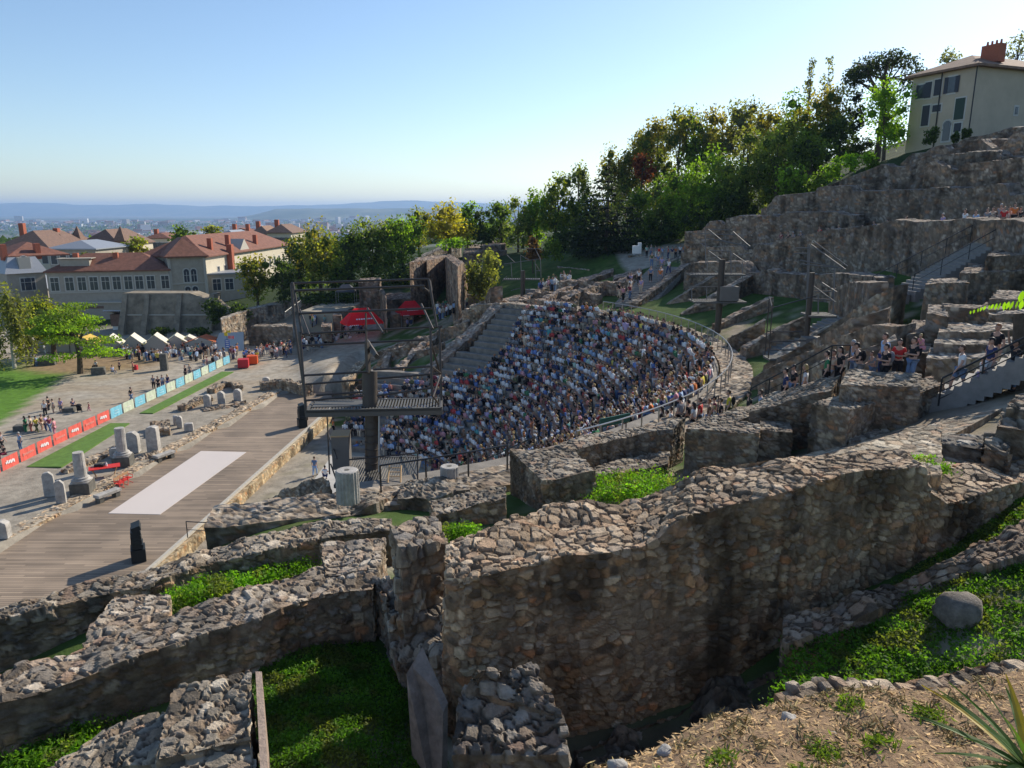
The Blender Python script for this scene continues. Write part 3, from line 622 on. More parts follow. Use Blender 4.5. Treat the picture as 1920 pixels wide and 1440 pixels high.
blk('rough ruin band behind the man carrying a child', [qz([(1700, 628), (1756, 622), (1745, 600), (1712, 602)], 33, 2), qz([(1715, 662), (1745, 662), (1745, 640), (1725, 640)], 31, 2)])

# ---------------------------------------------------------------- stairs
M['step'] = mat('stair_concrete', (.24, .23, .215), .85, noise=.2, nscale=3, bump=.4, bscale=15)
def stair(name, a, b, w, n, lab, th=.5, mt='step', parent=None):
    a = Vector(a); b = Vector(b); d = b-a; run = Vector((d.x, d.y, 0)); an = atan2(run.y, run.x); mb = MB(); g = run.length/n; h = d.z/n
    for i in range(n):
        c = a+run*((i+.5)/n); zt = a.z+h*(i+1); mb.box((c.x, c.y, zt-(h+th)/2), (g*1.02, w, h+th), an)
    o = mb.build(name, M[mt], parent)
    if parent is None: tag(o, lab, 'stairs')
    return o
mainst = stair('stone_stair', (17.6, 49.5, 12.3), (26.2, 50.6, 16.6), 3.0, 26, 'lower flight of the main stair rising from the curved wall')
upst = stair('stone_stair', (26.4, 50.0, 16.6), (33.8, 51.2, 20.75), 2.4, 22, 'upper flight of the main stair rising to the railed landing at right')
mb = MB(); c = PZ(1850, 434, 50); mb.box((c[0]+3.2, c[1]+1.0, 20.45), (5.5, 4, .5), .1); mb.build('landing', M['step'], upst)
farst = stair('stone_stair', P(1188, 571, 12.3), P(1255, 500, 15.6), 4.2, 24, 'far stair crowded with standing people below the big conifer')
stair('stone_stair', P(862, 600, 6.6), P(884, 552, 9.7), 3.4, 22, 'steep stair beside the tall vaulted ruin at the far end')
M['iron'] = mat('dark_iron', (.05, .052, .055), .5, metal=.6)
M['steel'] = mat('galvanised_steel', (.36, .36, .36), .4, metal=.8)
M['rust'] = mat('brown_steel', (.13, .10, .085), .6, metal=.4, noise=.2, nscale=4)
def railing(name, pts, lab, post=2.0, h=1.0, r=.03, bars=1, mt='iron', cat='railing', parent=None, group=None):
    mb = MB(); pts = [Vector(p) for p in pts]
    for k in range(bars):
        hh = h*(1-k/float(bars))
        mb.path([p+Vector((0, 0, hh)) for p in pts], r if k == 0 else r*.6, 6)
    for a, b in zip(pts[:-1], pts[1:]):
        n = max(1, int(round((b-a).length/post)))
        for i in range(n): p = a+(b-a)*i/n; mb.tube(p, p+Vector((0, 0, h)), r, n=6)
    mb.tube(pts[-1], pts[-1]+Vector((0, 0, h)), r, n=6)
    o = mb.build(name, M[mt], parent)
    if parent is None: tag(o, lab, cat, group)
    return o
railing('curved_railing', [pol(32.3, a, 12.15) for a in np.arange(-67, -55, 3)], 'dark rail in front of the crowd from the near light mast to the green board', post=2.6, h=1.05, r=.035)
railing('curved_railing', [pol(32.4, a, 12.1) for a in np.arange(-52, 37, 2.5)], 'long curved pale rail around the upper edge of the crowd', post=2.4, h=1.1, r=.035, mt='steel')
# hand rails of the stairs
railing('stair_railing', [(26.3, 48.7, 16.9), (33.8, 49.9, 20.8), (36.6, 50.2, 20.8)], 'dark handrail on the near side of the upper flight', post=2, h=1.05, bars=2)
railing('stair_railing', [(25.0, 51.6, 16.5), (33.6, 52.6, 20.8)], 'dark handrail on the far side of the upper flight', post=2, h=1.05, bars=2)
railing('landing_railing', [PZ(1812, 436, 54), PZ(1880, 434, 53)], 'white topped railing along the landing at the head of the main stair', post=1.5, h=1.1, bars=3, mt='steel')
railing('stair_railing', [P(1270, 492, 15.6), P(1340, 487, 15.6)], 'railing along the far terrace under the standing crowd', post=2, h=1.1, bars=2)
railing('terrace_railing', [PZ(1243, 508, 93), PZ(1285, 492, 96)], 'short dark railing at the head of the far crowded stair', post=1.5, h=1.1, bars=3)
# near right concrete stair
b0 = Vector(PZ(1779, 757, 26)); b1 = Vector(PZ(1950, 680, 24.2)); b2 = b1+(b1-b0)*.35
nst = stair('concrete_stair', b0+Vector((0, 1.0, 0)), b2+Vector((0, 1.0, 0)), 1.8, 14, 'straight concrete stair at the right edge with people coming down it', th=.75)
railing('handrail', [b0+Vector((-.3, .1, -.1)), b2+Vector((0, .1, .15))], '', post=1.6, h=1.0, bars=4, r=.035, parent=nst)
railing('path_railing', [PZ(1404, 770, 33), PZ(1440, 752, 32), PZ(1500, 723, 30.5), PZ(1556, 694, 29.5), PZ(1590, 694, 29)], 'dark handrail along the path where the queue stands', post=1.5, h=1.0, bars=2)
railing('path_railing', [PZ(1300, 800, 36), PZ(1345, 780, 35)], 'short dark rail beside the queue near the green board', post=1.3, h=1.0)
railing('aisle_railing', [pol(20, -28, 5.2), pol(31, -24, 11.8)], 'dark aisle rail rising among the seated crowd at right', post=2.0, h=1.0, bars=2)
railing('aisle_railing', [pol(24, -56, 7.8), pol(31, -54, 11.8)], 'dark aisle rail ending beside the green board', post=2.0, h=1.0)
railing('corner_railing', [P(352, 1008, 3.6), P(420, 1012, 3.6), P(520, 1002, 3.6)], 'angular dark railing at the end of the wall above the orchestra', post=1.7, h=1.0, bars=2)
# green boards
M['green'] = mat('green_board', (.02, .10, .08), .5)
a = Vector(PZ(1124, 798, 33.0)); b = Vector(PZ(1180, 785, 34.0)); d = b-a
mb = MB(); mb.box((a+b)/2+Vector((0, -.1, .12)), (d.length, .06, .4), atan2(d.y, d.x), rx=0); o = mb.build('sign_board', M['green']); tag(o, 'long green board fixed to the rail in front of the crowd', 'sign')
mb = MB()
for p in (a+d*.1, a+d*.9):
    mb = MB(); mb.tube(p-Vector((0, -.05, .9)), p+Vector((0, .05, .1)), .03, n=6); mb.build('post', M['iron'], o)
M['teal'] = mat('teal_banner', (.05, .2, .19), .6); M['white'] = mat('white_paint', (.75, .75, .73), .5)
for (x0, y0, x1, y1, Z, lab) in ((1075, 560, 1118, 570, 85, 'dark green banner with pale letters at the far end of the crowd'), (1310, 640, 1333, 655, 56, 'small teal banner hanging from the curved rail')):
    a = Vector(PZ(x0, y1, Z)); b = Vector(PZ(x1, y1+2, Z)); mb = MB(); hh = (y1-y0)/F*Z; mb.box((a+b)/2+Vector((0, 0, hh/2)), ((b-a).length, .04, hh), 0)
    o = mb.build('banner', M['teal']); tag(o, lab, 'banner')
    if Z == 85:
        m2 = MB(); w = (b-a).length
        for i in range(5): m2.box((a.x+w*(.35+.12*i), (a.y+b.y)/2-.03, (a.z+b.z)/2+hh*.5), (w*.07, .02, hh*.45))
        m2.build('lettering', M['white'], o)

# ---------------------------------------------------------------- ruins at the far left end of the seats
def RW(lab, pts, w=.8, h=1.4, **k):
    p = [pol(*q) for q in pts]; kk = dict(RT); kk.update(rag=.35, tint=(.95, .85, .8)); kk.update(k)
    return masonry('ruined_wall', [lin([(a[0], a[1], gz(a[0], a[1])+h) for a in p], w, [gz(a[0], a[1])-.6 for a in p])], label=lab, **kk)
RW('broken radial wall beside the empty upper rows', [(20.8, 66), (25, 62), (31, 59)], 1.6, 1.6)
RW('second broken radial wall left of the empty rows', [(21, 76), (26, 75), (31, 74)], .8, 1.0)
RW('third broken radial wall seen through the near mast', [(21, 86), (26, 86), (31, 85)], .9, 1.2)
RW('low curved ruin joining the broken radial walls', [(25.5, 67), (25.7, 76), (25.5, 86)], .7, .9)
RW('ragged curved ruin just beyond the top row on the far side', [(34.5, 46), (35, 54), (35.5, 62)], 1.4, 1.3)
RW('broken radial ruin left of the far crowded stair', [(35, 49), (39, 49.5), (43, 50)], .9, 1.6)
RW('second radial ruin left of the far crowded stair', [(35, 54), (40, 54.5), (44, 55)], .9, 1.3)
RW('third radial ruin beside the lawn', [(36, 59), (40, 60), (43, 60)], .9, 1.1)
RW('rough cross wall among the radial ruins on the far side', [(39, 46), (39.4, 52), (39, 59)], 1.0, 1.2)
RW('rear cross wall below the far lawn', [(44, 44), (44.5, 50), (44, 58)], 1.2, 1.5)
RW('outer curved ruin beyond the broken radial walls', [(31, 66), (31.5, 75), (31.5, 85), (31, 94)], 1.0, 1.3)
RW('high ruined end wall above the far left rows', [(33, 62), (36, 66), (38, 72)], 1.4, 2.4)
RW('ruined wall standing before the smaller red canopy', [(37, 76), (38, 84), (38, 92)], 1.0, 1.2)
EW = dict(res=.2, cell=(.5, .5, .3), disp=.08, rag=.2, far=True, tint=(.82, .72, .68))
def far_block(lab, quads, **k):
    kk = dict(EW); kk.update(k); return masonry('ruin', quads, label=lab, **kk)
def zq(p4, Z, dz): zt = PZ(*p4[0], Z)[2]; return quadtop(p4, zt, zt-dz)
far_block('tall brown ruined pier standing behind the red canopies', [zq([(672, 530), (712, 528), (714, 521), (676, 522)], 116, 6), zq([(712, 545), (724, 560), (722, 548), (714, 540)], 116, 5)], rag=.3)
far_block('high vaulted ruin with a deep dark hollow, the tallest ruin at the far end', [zq([(768, 492), (800, 488), (806, 480), (785, 483)], 112, 11), zq([(800, 489), (835, 482), (840, 476), (806, 480)], 115, 11), zq([(835, 482), (858, 500), (870, 492), (842, 476)], 117, 10), zq([(858, 500), (868, 512), (878, 506), (870, 492)], 118, 8)])
far_block('lower ruined wall joining the brown pier and the vaulted ruin', [zq([(722, 562), (770, 560), (772, 548), (724, 550)], 116, 5), zq([(730, 590), (775, 588), (775, 584), (732, 585)], 110, 3)])
far_block('ramped grey wall rising to the right below the far trees', [rib([(735, 515, 9), (780, 487, 12), (835, 464, 14), (862, 462, 14)], [(738, 508, 9), (785, 480, 12), (838, 458, 14), (865, 456, 14)], 4)], tint=(.9, .88, .85), rag=.2)
far_block('flat block ruin behind the drooping birch', [zq([(868, 475), (950, 470), (945, 455), (875, 460)], 130, 5), zq([(905, 462), (948, 458), (946, 450), (912, 452)], 133, 4)])
far_block('long low ruin wall with rounded top where people queue', [rib([(850, 604, 7.6), (900, 590, 9), (930, 585, 9.6)], [(858, 598, 7.6), (905, 583, 9), (935, 580, 9.6)], 4)])
far_block('low brick ruin enclosing a small lawn left of the seats', [zq([(872, 652), (898, 650), (896, 640), (862, 642)], 92, 2.2), rib([(840, 680, 4.4), (862, 648, 5.6)], [(832, 680, 4.4), (855, 645, 5.6)], 2)], tint=(.95, .8, .75))
far_block('ruined passage walls behind the near light mast', [rib([(742, 660, 4.0), (790, 650, 4.6)], [(742, 650, 4.0), (790, 640, 4.6)], 1), rib([(722, 740, 2.6), (760, 690, 3.6), (800, 655, 5)], [(712, 740, 2.6), (748, 690, 3.6), (790, 650, 5)], .5), rib([(760, 740, 3), (795, 690, 4), (815, 660, 5)], [(752, 740, 3), (787, 690, 4), (808, 658, 5)], .5)])
far_block('pale rubble wall end beside the gravel at the far end of the stage', [rib([(655, 720, 3.0), (668, 700, 3.2), (685, 680, 3.4)], [(640, 712, 3.0), (652, 695, 3.2), (672, 676, 3.4)], 1.0)], tint=(1.2, 1.05, .85))
far_block('stone retaining wall below the dark trees', [rib([(415, 600, 6.2), (470, 580, 6.4), (560, 562, 6.8), (650, 552, 7)], [(413, 596, 6.2), (468, 576, 6.4), (558, 558, 6.8), (648, 549, 7)], 1)], tint=(1, .98, .95), rag=.1)
far_block('long dark low wall beside the barriers at the far side of the plaza', [rib([(470, 612, 4.6), (548, 612, 4.6)], [(478, 608, 4.6), (548, 606, 4.6)], 1.5), rib([(466, 632, 3.0), (548, 628, 3.0)], [(470, 628, 3), (548, 622, 3)], 1.5)], tint=(.8, .75, .7), rag=.08)
far_block('square ruined block among people on the plaza', [zq([(602, 612), (620, 612), (622, 604), (604, 604)], 108, 2.2), zq([(624, 592), (640, 592), (642, 584), (626, 584)], 112, 3)], rag=.15)
far_block('grey retaining walls and planters beyond the lawn', [zq([(1045, 500), (1105, 505), (1102, 490), (1050, 487)], 118, 3), zq([(1132, 482), (1175, 482), (1174, 474), (1134, 474)], 116, 4), zq([(1178, 478), (1206, 478), (1206, 468), (1180, 468)], 114, 4)], rag=.08, tint=(1.1, 1.1, 1.1))
far_block('broken walls above the crowd left of the crowded stair', [rib([(1105, 560, 12), (1150, 540, 13), (1200, 510, 14.4)], [(1100, 552, 12), (1143, 535, 13), (1195, 504, 14.4)], 8), rib([(1010, 548, 11.5), (1080, 532, 12.4), (1150, 510, 13.6)], [(1010, 542, 11.5), (1080, 524, 12.4), (1150, 503, 13.6)], 8), rib([(1150, 525, 13.4), (1205, 508, 14.2)], [(1150, 518, 13.4), (1200, 502, 14.2)], 9)])
far_block('curved low ruin behind the upper seats at far left', [rib([(935, 570, 10.4), (970, 560, 10.8), (1010, 556, 11.2), (1060, 568, 11.4)], [(935, 563, 10.4), (970, 553, 10.8), (1015, 549, 11.2), (1068, 560, 11.4)], 7)])
W('rubble_wall', [rib([(450, 1010, 5.5), (480, 985, 7.5), (560, 935, 10.4), (620, 912, 11.6)], [(440, 1000, 5.5), (460, 965, 7.5), (540, 915, 10.4), (610, 890, 11.6)], [1, 3, 6, 9]),
   rib([(600, 975, 12.2), (700, 955, 12.3), (745, 930, 12.2)], [(600, 930, 12.2), (700, 922, 12.3), (730, 915, 12.2)], 9)], 'dark sloping rubble wall that descends to the white orchestra paving', rag=.3, res=.08)
W('rubble_wall', [rib([(745, 935, 12.4), (830, 930, 12.8), (880, 920, 12.8)], [(760, 905, 12.4), (830, 895, 12.8), (880, 893, 12.8)], 10)], 'rubble wall under the second column drum', rag=.2, res=.08)
# ================================================================ things on and around the stage
M['marble'] = mat('weathered_marble', (.40, .38, .35), .8, noise=.4, nscale=2.5, bump=.8, bscale=12)
M['darkstone'] = mat('dark_stone', (.12, .115, .1), .9, noise=.4, nscale=3, bump=.7, bscale=10)
PLZ = 1.52
def on(px, py, z=PLZ): return Vector(P(px, py, z))
def flutes(mb, c, r0, r1, z0, z1, n=20):
    prof = []; vs = []; k = n*2
    for j, (r, z) in enumerate(((r0, z0), ((r0+r1)/2, (z0+z1)/2), (r1, z1))):
        for i in range(k):
            t = 2*pi*i/k; rr = r*(1.0 if i % 2 else .93); vs.append((c[0]+rr*cos(t), c[1]+rr*sin(t), c[2]+z))
    fs = [(j*k+i, j*k+(i+1) % k, (j+1)*k+(i+1) % k, (j+1)*k+i) for j in range(2) for i in range(k)]+[tuple(range(2*k, 3*k))]
    mb.add(vs, fs)
def column(px, py, h, lab, base=True, r=.42):
    p = on(px, py); o = empty('column', p); tag(o, lab, 'column', 'broken columns behind the stage')
    z = 0
    if base:
        b = MB(); b.box((0, 0, .35), (1.35, 1.35, .9), .2); b.build('plinth', M['darkstone'], o)
        b = MB(); b.box((0, 0, .86), (1.2, 1.2, .14), .2); b.lathe([(.66, .93), (.7, 1.0), (.62, 1.06), (.52, 1.1), (.58, 1.16), (.5, 1.22)], n=20); b.build('base', M['marble'], o, True); z = 1.2
    b = MB(); b.lathe([(r, z), (r*.97, z+(h-z)*.4), (r*.93, z+(h-z)*.8), (r*.9, h)], n=16, wob=.05, seed=px); b.build('shaft', M['marble'], o)
    return o
column(156, 922, 3.1, 'broken column on a dark square plinth, nearest the red table on its left')
column(232, 872, 3.2, 'broken column with flared base directly behind the red table')
def stele(px, py, w, t, h, lab, rz=.2, notch=.15, z=PLZ):
    p = on(px, py, z); mb = MB(); rnd = random.Random(px*7+py)
    prof = [(-w/2, 0), (w/2, 0), (w/2*.98, h*.7), (w/2*.9, h*(1-notch)), (w*.1, h), (-w/2*.7, h*.97), (-w/2, h*.85)]
    vs = [(x, -t/2, zz) for x, zz in prof]+[(x*.97, t/2, zz*.985) for x, zz in prof]; n = len(prof)
    mb.add(vs, [tuple(range(n)), tuple(range(2*n-1, n-1, -1))]+[(i+n, (i+1) % n+n, (i+1) % n, i) for i in range(n)])
    o = mb.build('standing_stone', M['marble']); o.location = p; o.rotation_euler = (0, 0, rz); bv = o.modifiers.new('b', 'BEVEL'); bv.width = .05; bv.segments = 2
    tag(o, lab, 'standing stone', 'standing stones behind the stage'); return o
stele(95, 930, .75, .4, 1.9, 'rear slab of the pair of tall grey stones at far left', .35)
stele(116, 943, .65, .35, 1.75, 'front slab of the pair of tall grey stones at far left', .3)
stele(252, 848, 1.0, .7, 1.9, 'wide pale block standing between two columns', .1)
stele(290, 848, .95, .85, 2.4, 'tallest round-shouldered grey pillar right of the pale block', .1, .05)
stele(218, 858, .9, .5, .9, 'squat grey block touching the left side of the second column', .2, .05)
stele(331, 796, .5, .5, .95, 'thin grey stub, left one of a leaning pair', .6)
stele(338, 802, .5, .45, 1.2, 'slim bright edged stub, right one of a leaning pair', .2)
stele(355, 808, .8, .6, .8, 'low cubic stone standing alone near the deck', .3, .03)
stele(390, 762, .7, .6, 1.35, 'left of the three square posts on the stone kerb', .1)
stele(416, 757, .7, .6, 1.4, 'middle of the three square posts on the stone kerb', .1)
stele(447, 754, .8, .7, 1.5, 'right of the three square posts on the stone kerb', .1)
stele(6, 1008, .9, .6, 1.2, 'rounded grey stone cut by the left edge of the view', .1)
stele(500, 722, .8, .6, 1.0, 'small pale column base by the hedge-like wall', .1)
# long blocks at the edge of the deck
def bench(px, py, L_, lab, rz=1.0):
    p = on(px, py, 1.25); e = empty('stone_bench', p, rz); tag(e, lab, 'bench', 'pale stone blocks on the deck')
    b = MB(); b.box((0, 0, .5), (L_, .62, .22)); o = b.build('top_slab', M['marble'], e); o.modifiers.new('b', 'BEVEL').width = .02
    b = MB(); b.box((-L_*.35, 0, .2), (.35, .5, .38)); b.build('foot', M['darkstone'], e)
    b = MB(); b.box((L_*.35, 0, .2), (.35, .5, .38)); b.build('foot', M['darkstone'], e)
bench(203, 936, 1.9, 'pale low bench-like block left of the red chairs', 1.15)
bench(309, 862, 1.9, 'pale low bench-like block beside the tallest pillar', 1.15)
# red table, red chairs
M['red'] = mat('red_paint', (.60, .035, .025), .5); M['redf'] = mat('red_fabric', (.62, .05, .04), .8); M['tan'] = mat('tan_wood', (.5, .33, .17), .6)
p = on(198, 893); t = empty('folding_table', p, .5); tag(t, 'red topped folding table on the gravel between two broken columns', 'table')
b = MB(); b.box((0, 0, .78), (2.2, 1.0, .05)); b.build('table_top', M['red'], t)
for s in (-1, 1):
    b = MB(); b.tube((s*.9, -.4, .76), (s*.6, .4, 0), .03, n=6); b.build('leg', M['tan'], t)
    b = MB(); b.tube((s*.9, .4, .76), (s*.6, -.4, 0), .03, n=6); b.build('leg', M['tan'], t)
mb = MB(); mb.lathe([(.07, 0), (.07, .2), (.03, .26), (.03, .32)], n=10); o = mb.build('bottle', M['white']); o.location = p+Vector((.1, .15, .81)); tag(o, 'white bottle standing on the red folding table', 'bottle')
mb = MB(); mb.box((0, 0, .09), (.5, .35, .18), .3); mb.box((.35, .05, .07), (.25, .3, .14), -.2); o = mb.build('bag', mat('black_bag', (.02, .02, .025), .7)); o.location = p+Vector((-.55, .1, .81)); tag(o, 'dark bag lying on the red folding table', 'bag')
chair = empty('folding_chair', on(225, 916, 1.25), 1.2); tag(chair, 'red director chair nearest the pale block, left in the row of three', 'chair', 'red chairs at the edge of the deck')
b = MB(); b.box((0, 0, .45), (.5, .45, .04)); b.build('seat', M['redf'], chair)
b = MB(); b.box((0, .24, .78), (.52, .03, .2)); b.build('backrest', M['tan'], chair)
for s in (-1, 1):
    b = MB(); b.tube((s*.25, -.22, 0), (-s*.25, .22, .45), .02, n=6); b.tube((s*.25, .24, .3), (s*.25, .24, .88), .02, n=6); b.tube((s*.25, -.22, .45), (s*.25, -.22, .64), .02, n=6); b.build('leg', M['red'], chair)
    b = MB(); b.box((s*.27, 0, .65), (.05, .5, .03)); b.build('armrest', M['red'], chair)
for px, py, lab in ((232, 911, 'red director chair in the middle of the row of three'), (241, 906, 'red director chair at the right end of the row of three')):
    c = copy_tree(chair); c.location = on(px, py, 1.25); c['label'] = lab
# loudspeaker columns
M['spk'] = mat('speaker_cabinet', (.018, .024, .026), .55)
def speaker(p, rz, lab):
    e = empty('speaker_stack', p, rz); tag(e, lab, 'speaker', 'speaker stacks at the ends of the deck')
    b = MB(); b.box((0, 0, .42), (1.05, .8, .8)); b.build('subwoofer', M['spk'], e)
    y = .0; z = .86; ang = -.1
    for i in range(5):
        b = MB(); b.box((0, 0, .15), (1.0, .62-.03*i, .27), rx=ang); o = b.build('cabinet', M['spk'], e); o.location = (0, y, z)
        z += .29*cos(ang); y += .29*sin(-ang)*-1*.9 if False else -.29*sin(ang)*-.9; ang += .09
    return e
speaker(on(261, 1049, 1.25), -1.1, 'curved black speaker stack at the near end of the deck')
speaker(on(567, 800, 1.25), -1.1, 'black speaker stack at the far end, left of the light mast')
# turf strips
M['turf'] = mat('artificial_turf', (.10, .19, .035), .95, noise=.25, nscale=2, bump=.3, bscale=30)
def strip(poly, lab):
    q = [P(a, b, PLZ) for a, b in poly]; mb = MB(); mb.prism([(p[0], p[1]) for p in q], PLZ-.2, PLZ+.1); tag(mb.build('turf_strip', M['turf']), lab, 'turf', 'artificial turf strips beside the banners')
strip([(50, 877), (115, 877), (243, 795), (207, 795)], 'near strip of green turf below the red banners')
strip([(262, 776), (287, 776), (438, 698), (416, 698)], 'far strip of green turf below the blue and cream banners')
strip([(612, 648), (645, 648), (645, 640), (618, 640)], 'small square of yellow green turf beyond the far barriers')
# banners on barriers
M['ban_r'] = mat('coral_banner', (.72, .13, .10), .6); M['ban_b'] = mat('sky_blue_banner', (.20, .52, .66), .6); M['ban_c'] = mat('cream_banner', (.55, .62, .48), .6)
M['print'] = mat('white_print', (.78, .74, .76), .6); M['print_r'] = mat('pale_red_print', (.72, .30, .26), .6); M['print_b'] = mat('pale_blue_print', (.45, .66, .74), .6)
def barrier(a, b, mt, lab, motif):
    a = Vector(a); b = Vector(b); d = b-a; L_ = d.length; e = empty('barrier', a, atan2(d.y, d.x))
    tag(e, lab, 'barrier', 'crowd barriers along the plaza')
    f = MB(); 
    for s in (0, L_): f.tube((s, 0, 0), (s, 0, 1.1), .02, n=5)
    f.tube((0, 0, 1.1), (L_, 0, 1.1), .02, n=5); f.tube((0, 0, .2), (L_, 0, .2), .02, n=5)
    if mt is None:
        for i in range(1, 9): f.tube((L_*i/9, 0, .2), (L_*i/9, 0, 1.1), .01, n=4)
    f.build('frame', M['steel'], e)
    if mt is not None:
        vs = []; n = 10; rnd = random.Random(int(a.y*10))
        for i in range(n+1):
            x = L_*(.03+.94*i/n)
            for z in (.08, .6, 1.12): vs.append((x, -.04+.035*sin(i*1.7+z*3)*rnd.random(), z))
        m_ = MB(); m_.add(vs, [(i*3+k, i*3+3+k, i*3+4+k, i*3+1+k) for i in range(n) for k in range(2)]); s_ = m_.build('banner', mt, e)
        m_ = MB()
        if motif == 1:    # a white splash-like emblem with short strokes
            for i in range(9): m_.box((L_*(.25+.055*i), -.085, .62+.07*sin(i*2.1)), (L_*.075, .008, .1+.14*abs(sin(i*1.3+.6))), 0)
            m_.build('emblem', M['print'], s_)
        elif motif == 2:  # pale lettering line
            for i in range(9): m_.box((L_*(.2+.072*i), -.085, .62), (L_*.045, .008, .16 if i % 3 else .22), 0)
            m_.build('lettering', M['print_r'], s_)
        elif motif == 3:
            for i in range(6): m_.box((L_*(.33+.065*i), -.085, .7), (L_*.04, .008, .12), 0)
            m_.box((L_*.5, -.085, .45), (L_*.4, .008, .07), 0); m_.build('lettering', M['print_b'], s_)
        elif motif == 4:
            for i in range(5): m_.box((L_*(.36+.065*i), -.085, .55), (L_*.035, .008, .1), 0)
            m_.build('lettering', M['print'], s_)
    return e
BL = [(-41.0, 50.6), (-40.9, 57.6), (-40.7, 66.0), (-40.3, 72.0), (-39.8, 80.5), (-39.4, 88.5), (-39.1, 96.8), (-38.7, 103.4), (-36.0, 106.0), (-33.5, 106.8)]
def along(s):
    for a, b in zip(BL[:-1], BL[1:]):
        L_ = hypot(b[0]-a[0], b[1]-a[1])
        if s <= L_: return (a[0]+(b[0]-a[0])*s/L_, a[1]+(b[1]-a[1])*s/L_)
        s -= L_
    return BL[-1]
ordn = ['first', 'second', 'third', 'fourth', 'fifth', 'sixth', 'seventh', 'eighth', 'ninth', 'tenth', 'eleventh', 'twelfth', 'thirteenth', 'fourteenth', 'fifteenth', 'sixteenth', 'seventeenth', 'eighteenth', 'nineteenth', 'twentieth']
s = 1.2; stp = 2.2; k = 0
for k in range(25):
    a = along(s); b = along(s+stp*.93); s += stp
    a = (*a, PLZ); b = (*b, PLZ)
    if k < 9: barrier(a, b, M['ban_r'], 'barrier with red banner, %s red one from the left edge, %s' % (ordn[k], ('white emblem' if k % 2 == 0 else 'pale lettering')), 1 if k % 2 == 0 else 2)
    elif k < 22:
        j = k-9; barrier(a, b, M['ban_b'] if j % 2 == 0 else M['ban_c'], 'barrier with %s banner, %s after the red ones' % ('sky blue' if j % 2 == 0 else 'cream', ordn[j]), 3 if j % 2 == 0 else 4)
    else: barrier(a, b, None, 'bare metal barrier, %s beyond the last blue banner' % ordn[k-22], 0)
for i, (x0, y0, x1, y1) in enumerate([(508, 672, 530, 664), (532, 663, 556, 656), (585, 668, 612, 668), (614, 668, 642, 667), (644, 667, 672, 666), (596, 729, 612, 726)]):
    z = 1.6 if i < 5 else 1.4; barrier(P(x0, y0, z), P(x1, y1, z), None, 'bare metal barrier, %s from left at the far side of the gravel' % ordn[i], 0)
# coloured cubes
M['orange'] = mat('orange_cube', (.75, .12, .03), .5); M['redcube'] = mat('red_cube', (.50, .03, .04), .5)
for px, py, m_, lab in ((457, 689, 'redcube', 'red box on castors at the end of the barriers'), (474, 682, 'orange', 'orange box just behind the red box')):
    p = on(px, py); e = empty('display_box', p, .25); tag(e, lab, 'box', 'coloured boxes by the barriers')
    b = MB(); b.box((0, 0, .62), (1.35, 1.35, 1.1)); o = b.build('body', M[m_], e); o.modifiers.new('b', 'BEVEL').width = .03
    for sx in (-1, 1):
        for sy in (-1, 1): b = MB(); b.lathe([(.05, 0), (.05, .08)], (sx*.55, sy*.55, 0), 8); b.build('castor', M['iron'], e)
# low ruins beside the stage
GR = dict(res=.12, cell=(.35, .35, .25), disp=.1, rag=.35, far=True, tint=(.95, .86, .76), stain=.8)
def lowruin(lab, r): return masonry('low_ruin', r, label=lab, group=None, **GR)
def lr(pts, w, h): return lin([P(a, b, PLZ+h) for a, b in pts], w, PLZ-.3)
lowruin('low broken wall line left of the red table', [lr([(120, 880), (170, 862), (215, 838), (245, 830)], .8, .3)])
lowruin('small rubble heap between the two turf strips', [lr([(288, 800), (302, 806), (300, 790)], 1.6, .6)])
lowruin('low rubble wall behind the three square posts', [lr([(340, 762), (372, 748), (395, 742)], .9, .5), lr([(395, 765), (455, 752)], 1.1, .15)])
lowruin('round low ruin at the end of the far turf strip', [lr([(395, 728), (420, 716), (440, 716), (448, 724)], .9, .6)])
lowruin('stone kerb ruin that the three square posts stand on', [lr([(380, 768), (458, 758)], 1.4, .05)])
lowruin('low rubble base under the two tall grey pillars', [lr([(238, 858), (300, 852)], 1.6, .12)])
lowruin('dark low wall with plants along its top at the far end of the deck', [lr([(487, 716), (520, 713), (560, 717), (580, 722)], 1.0, 1.0)])
# rubble edge strip along the back of the deck
masonry('cobble_edge', [lin([(-36.0, 24, 1.5), (-31.3, 54, 1.52), (-27.3, 85, 1.6)], 1.25, 1.0)], res=.11, cell=(.25, .25, .2), disp=.09, rag=.12, far=True, tint=(1.35, 1.2, 1.0), label='strip of rough cobbles along the back edge of the wooden stage', cat='paving', stain=.3)

# ---------------------------------------------------------------- column drums near the mast
def drum(px, py, Z, r, h, lab):
    p = Vector(PZ(px, py, Z)); e = empty('column_drum', p); tag(e, lab, 'column drum', 'fluted drums on the ruined wall')
    b = MB(); flutes(b, (0, 0, -.15), r, r*.97, 0, h+.15); o = b.build('shaft', M['marble'], e)
    b = MB(); b.lathe([(r*.9, h), (r*.86, h+.02)], n=24); o = b.build('top_face', M['marble'], e)
    b = MB(); b.lathe([(.09, h+.021), (.09, h+.026)], n=10); b.build('socket', M['darkstone'], e)
drum(653, 933, 24.5, .39, .95, 'larger fluted column drum left of the near mast pole')
drum(843, 907, 26.5, .34, .65, 'smaller fluted column drum right of the near light mast')

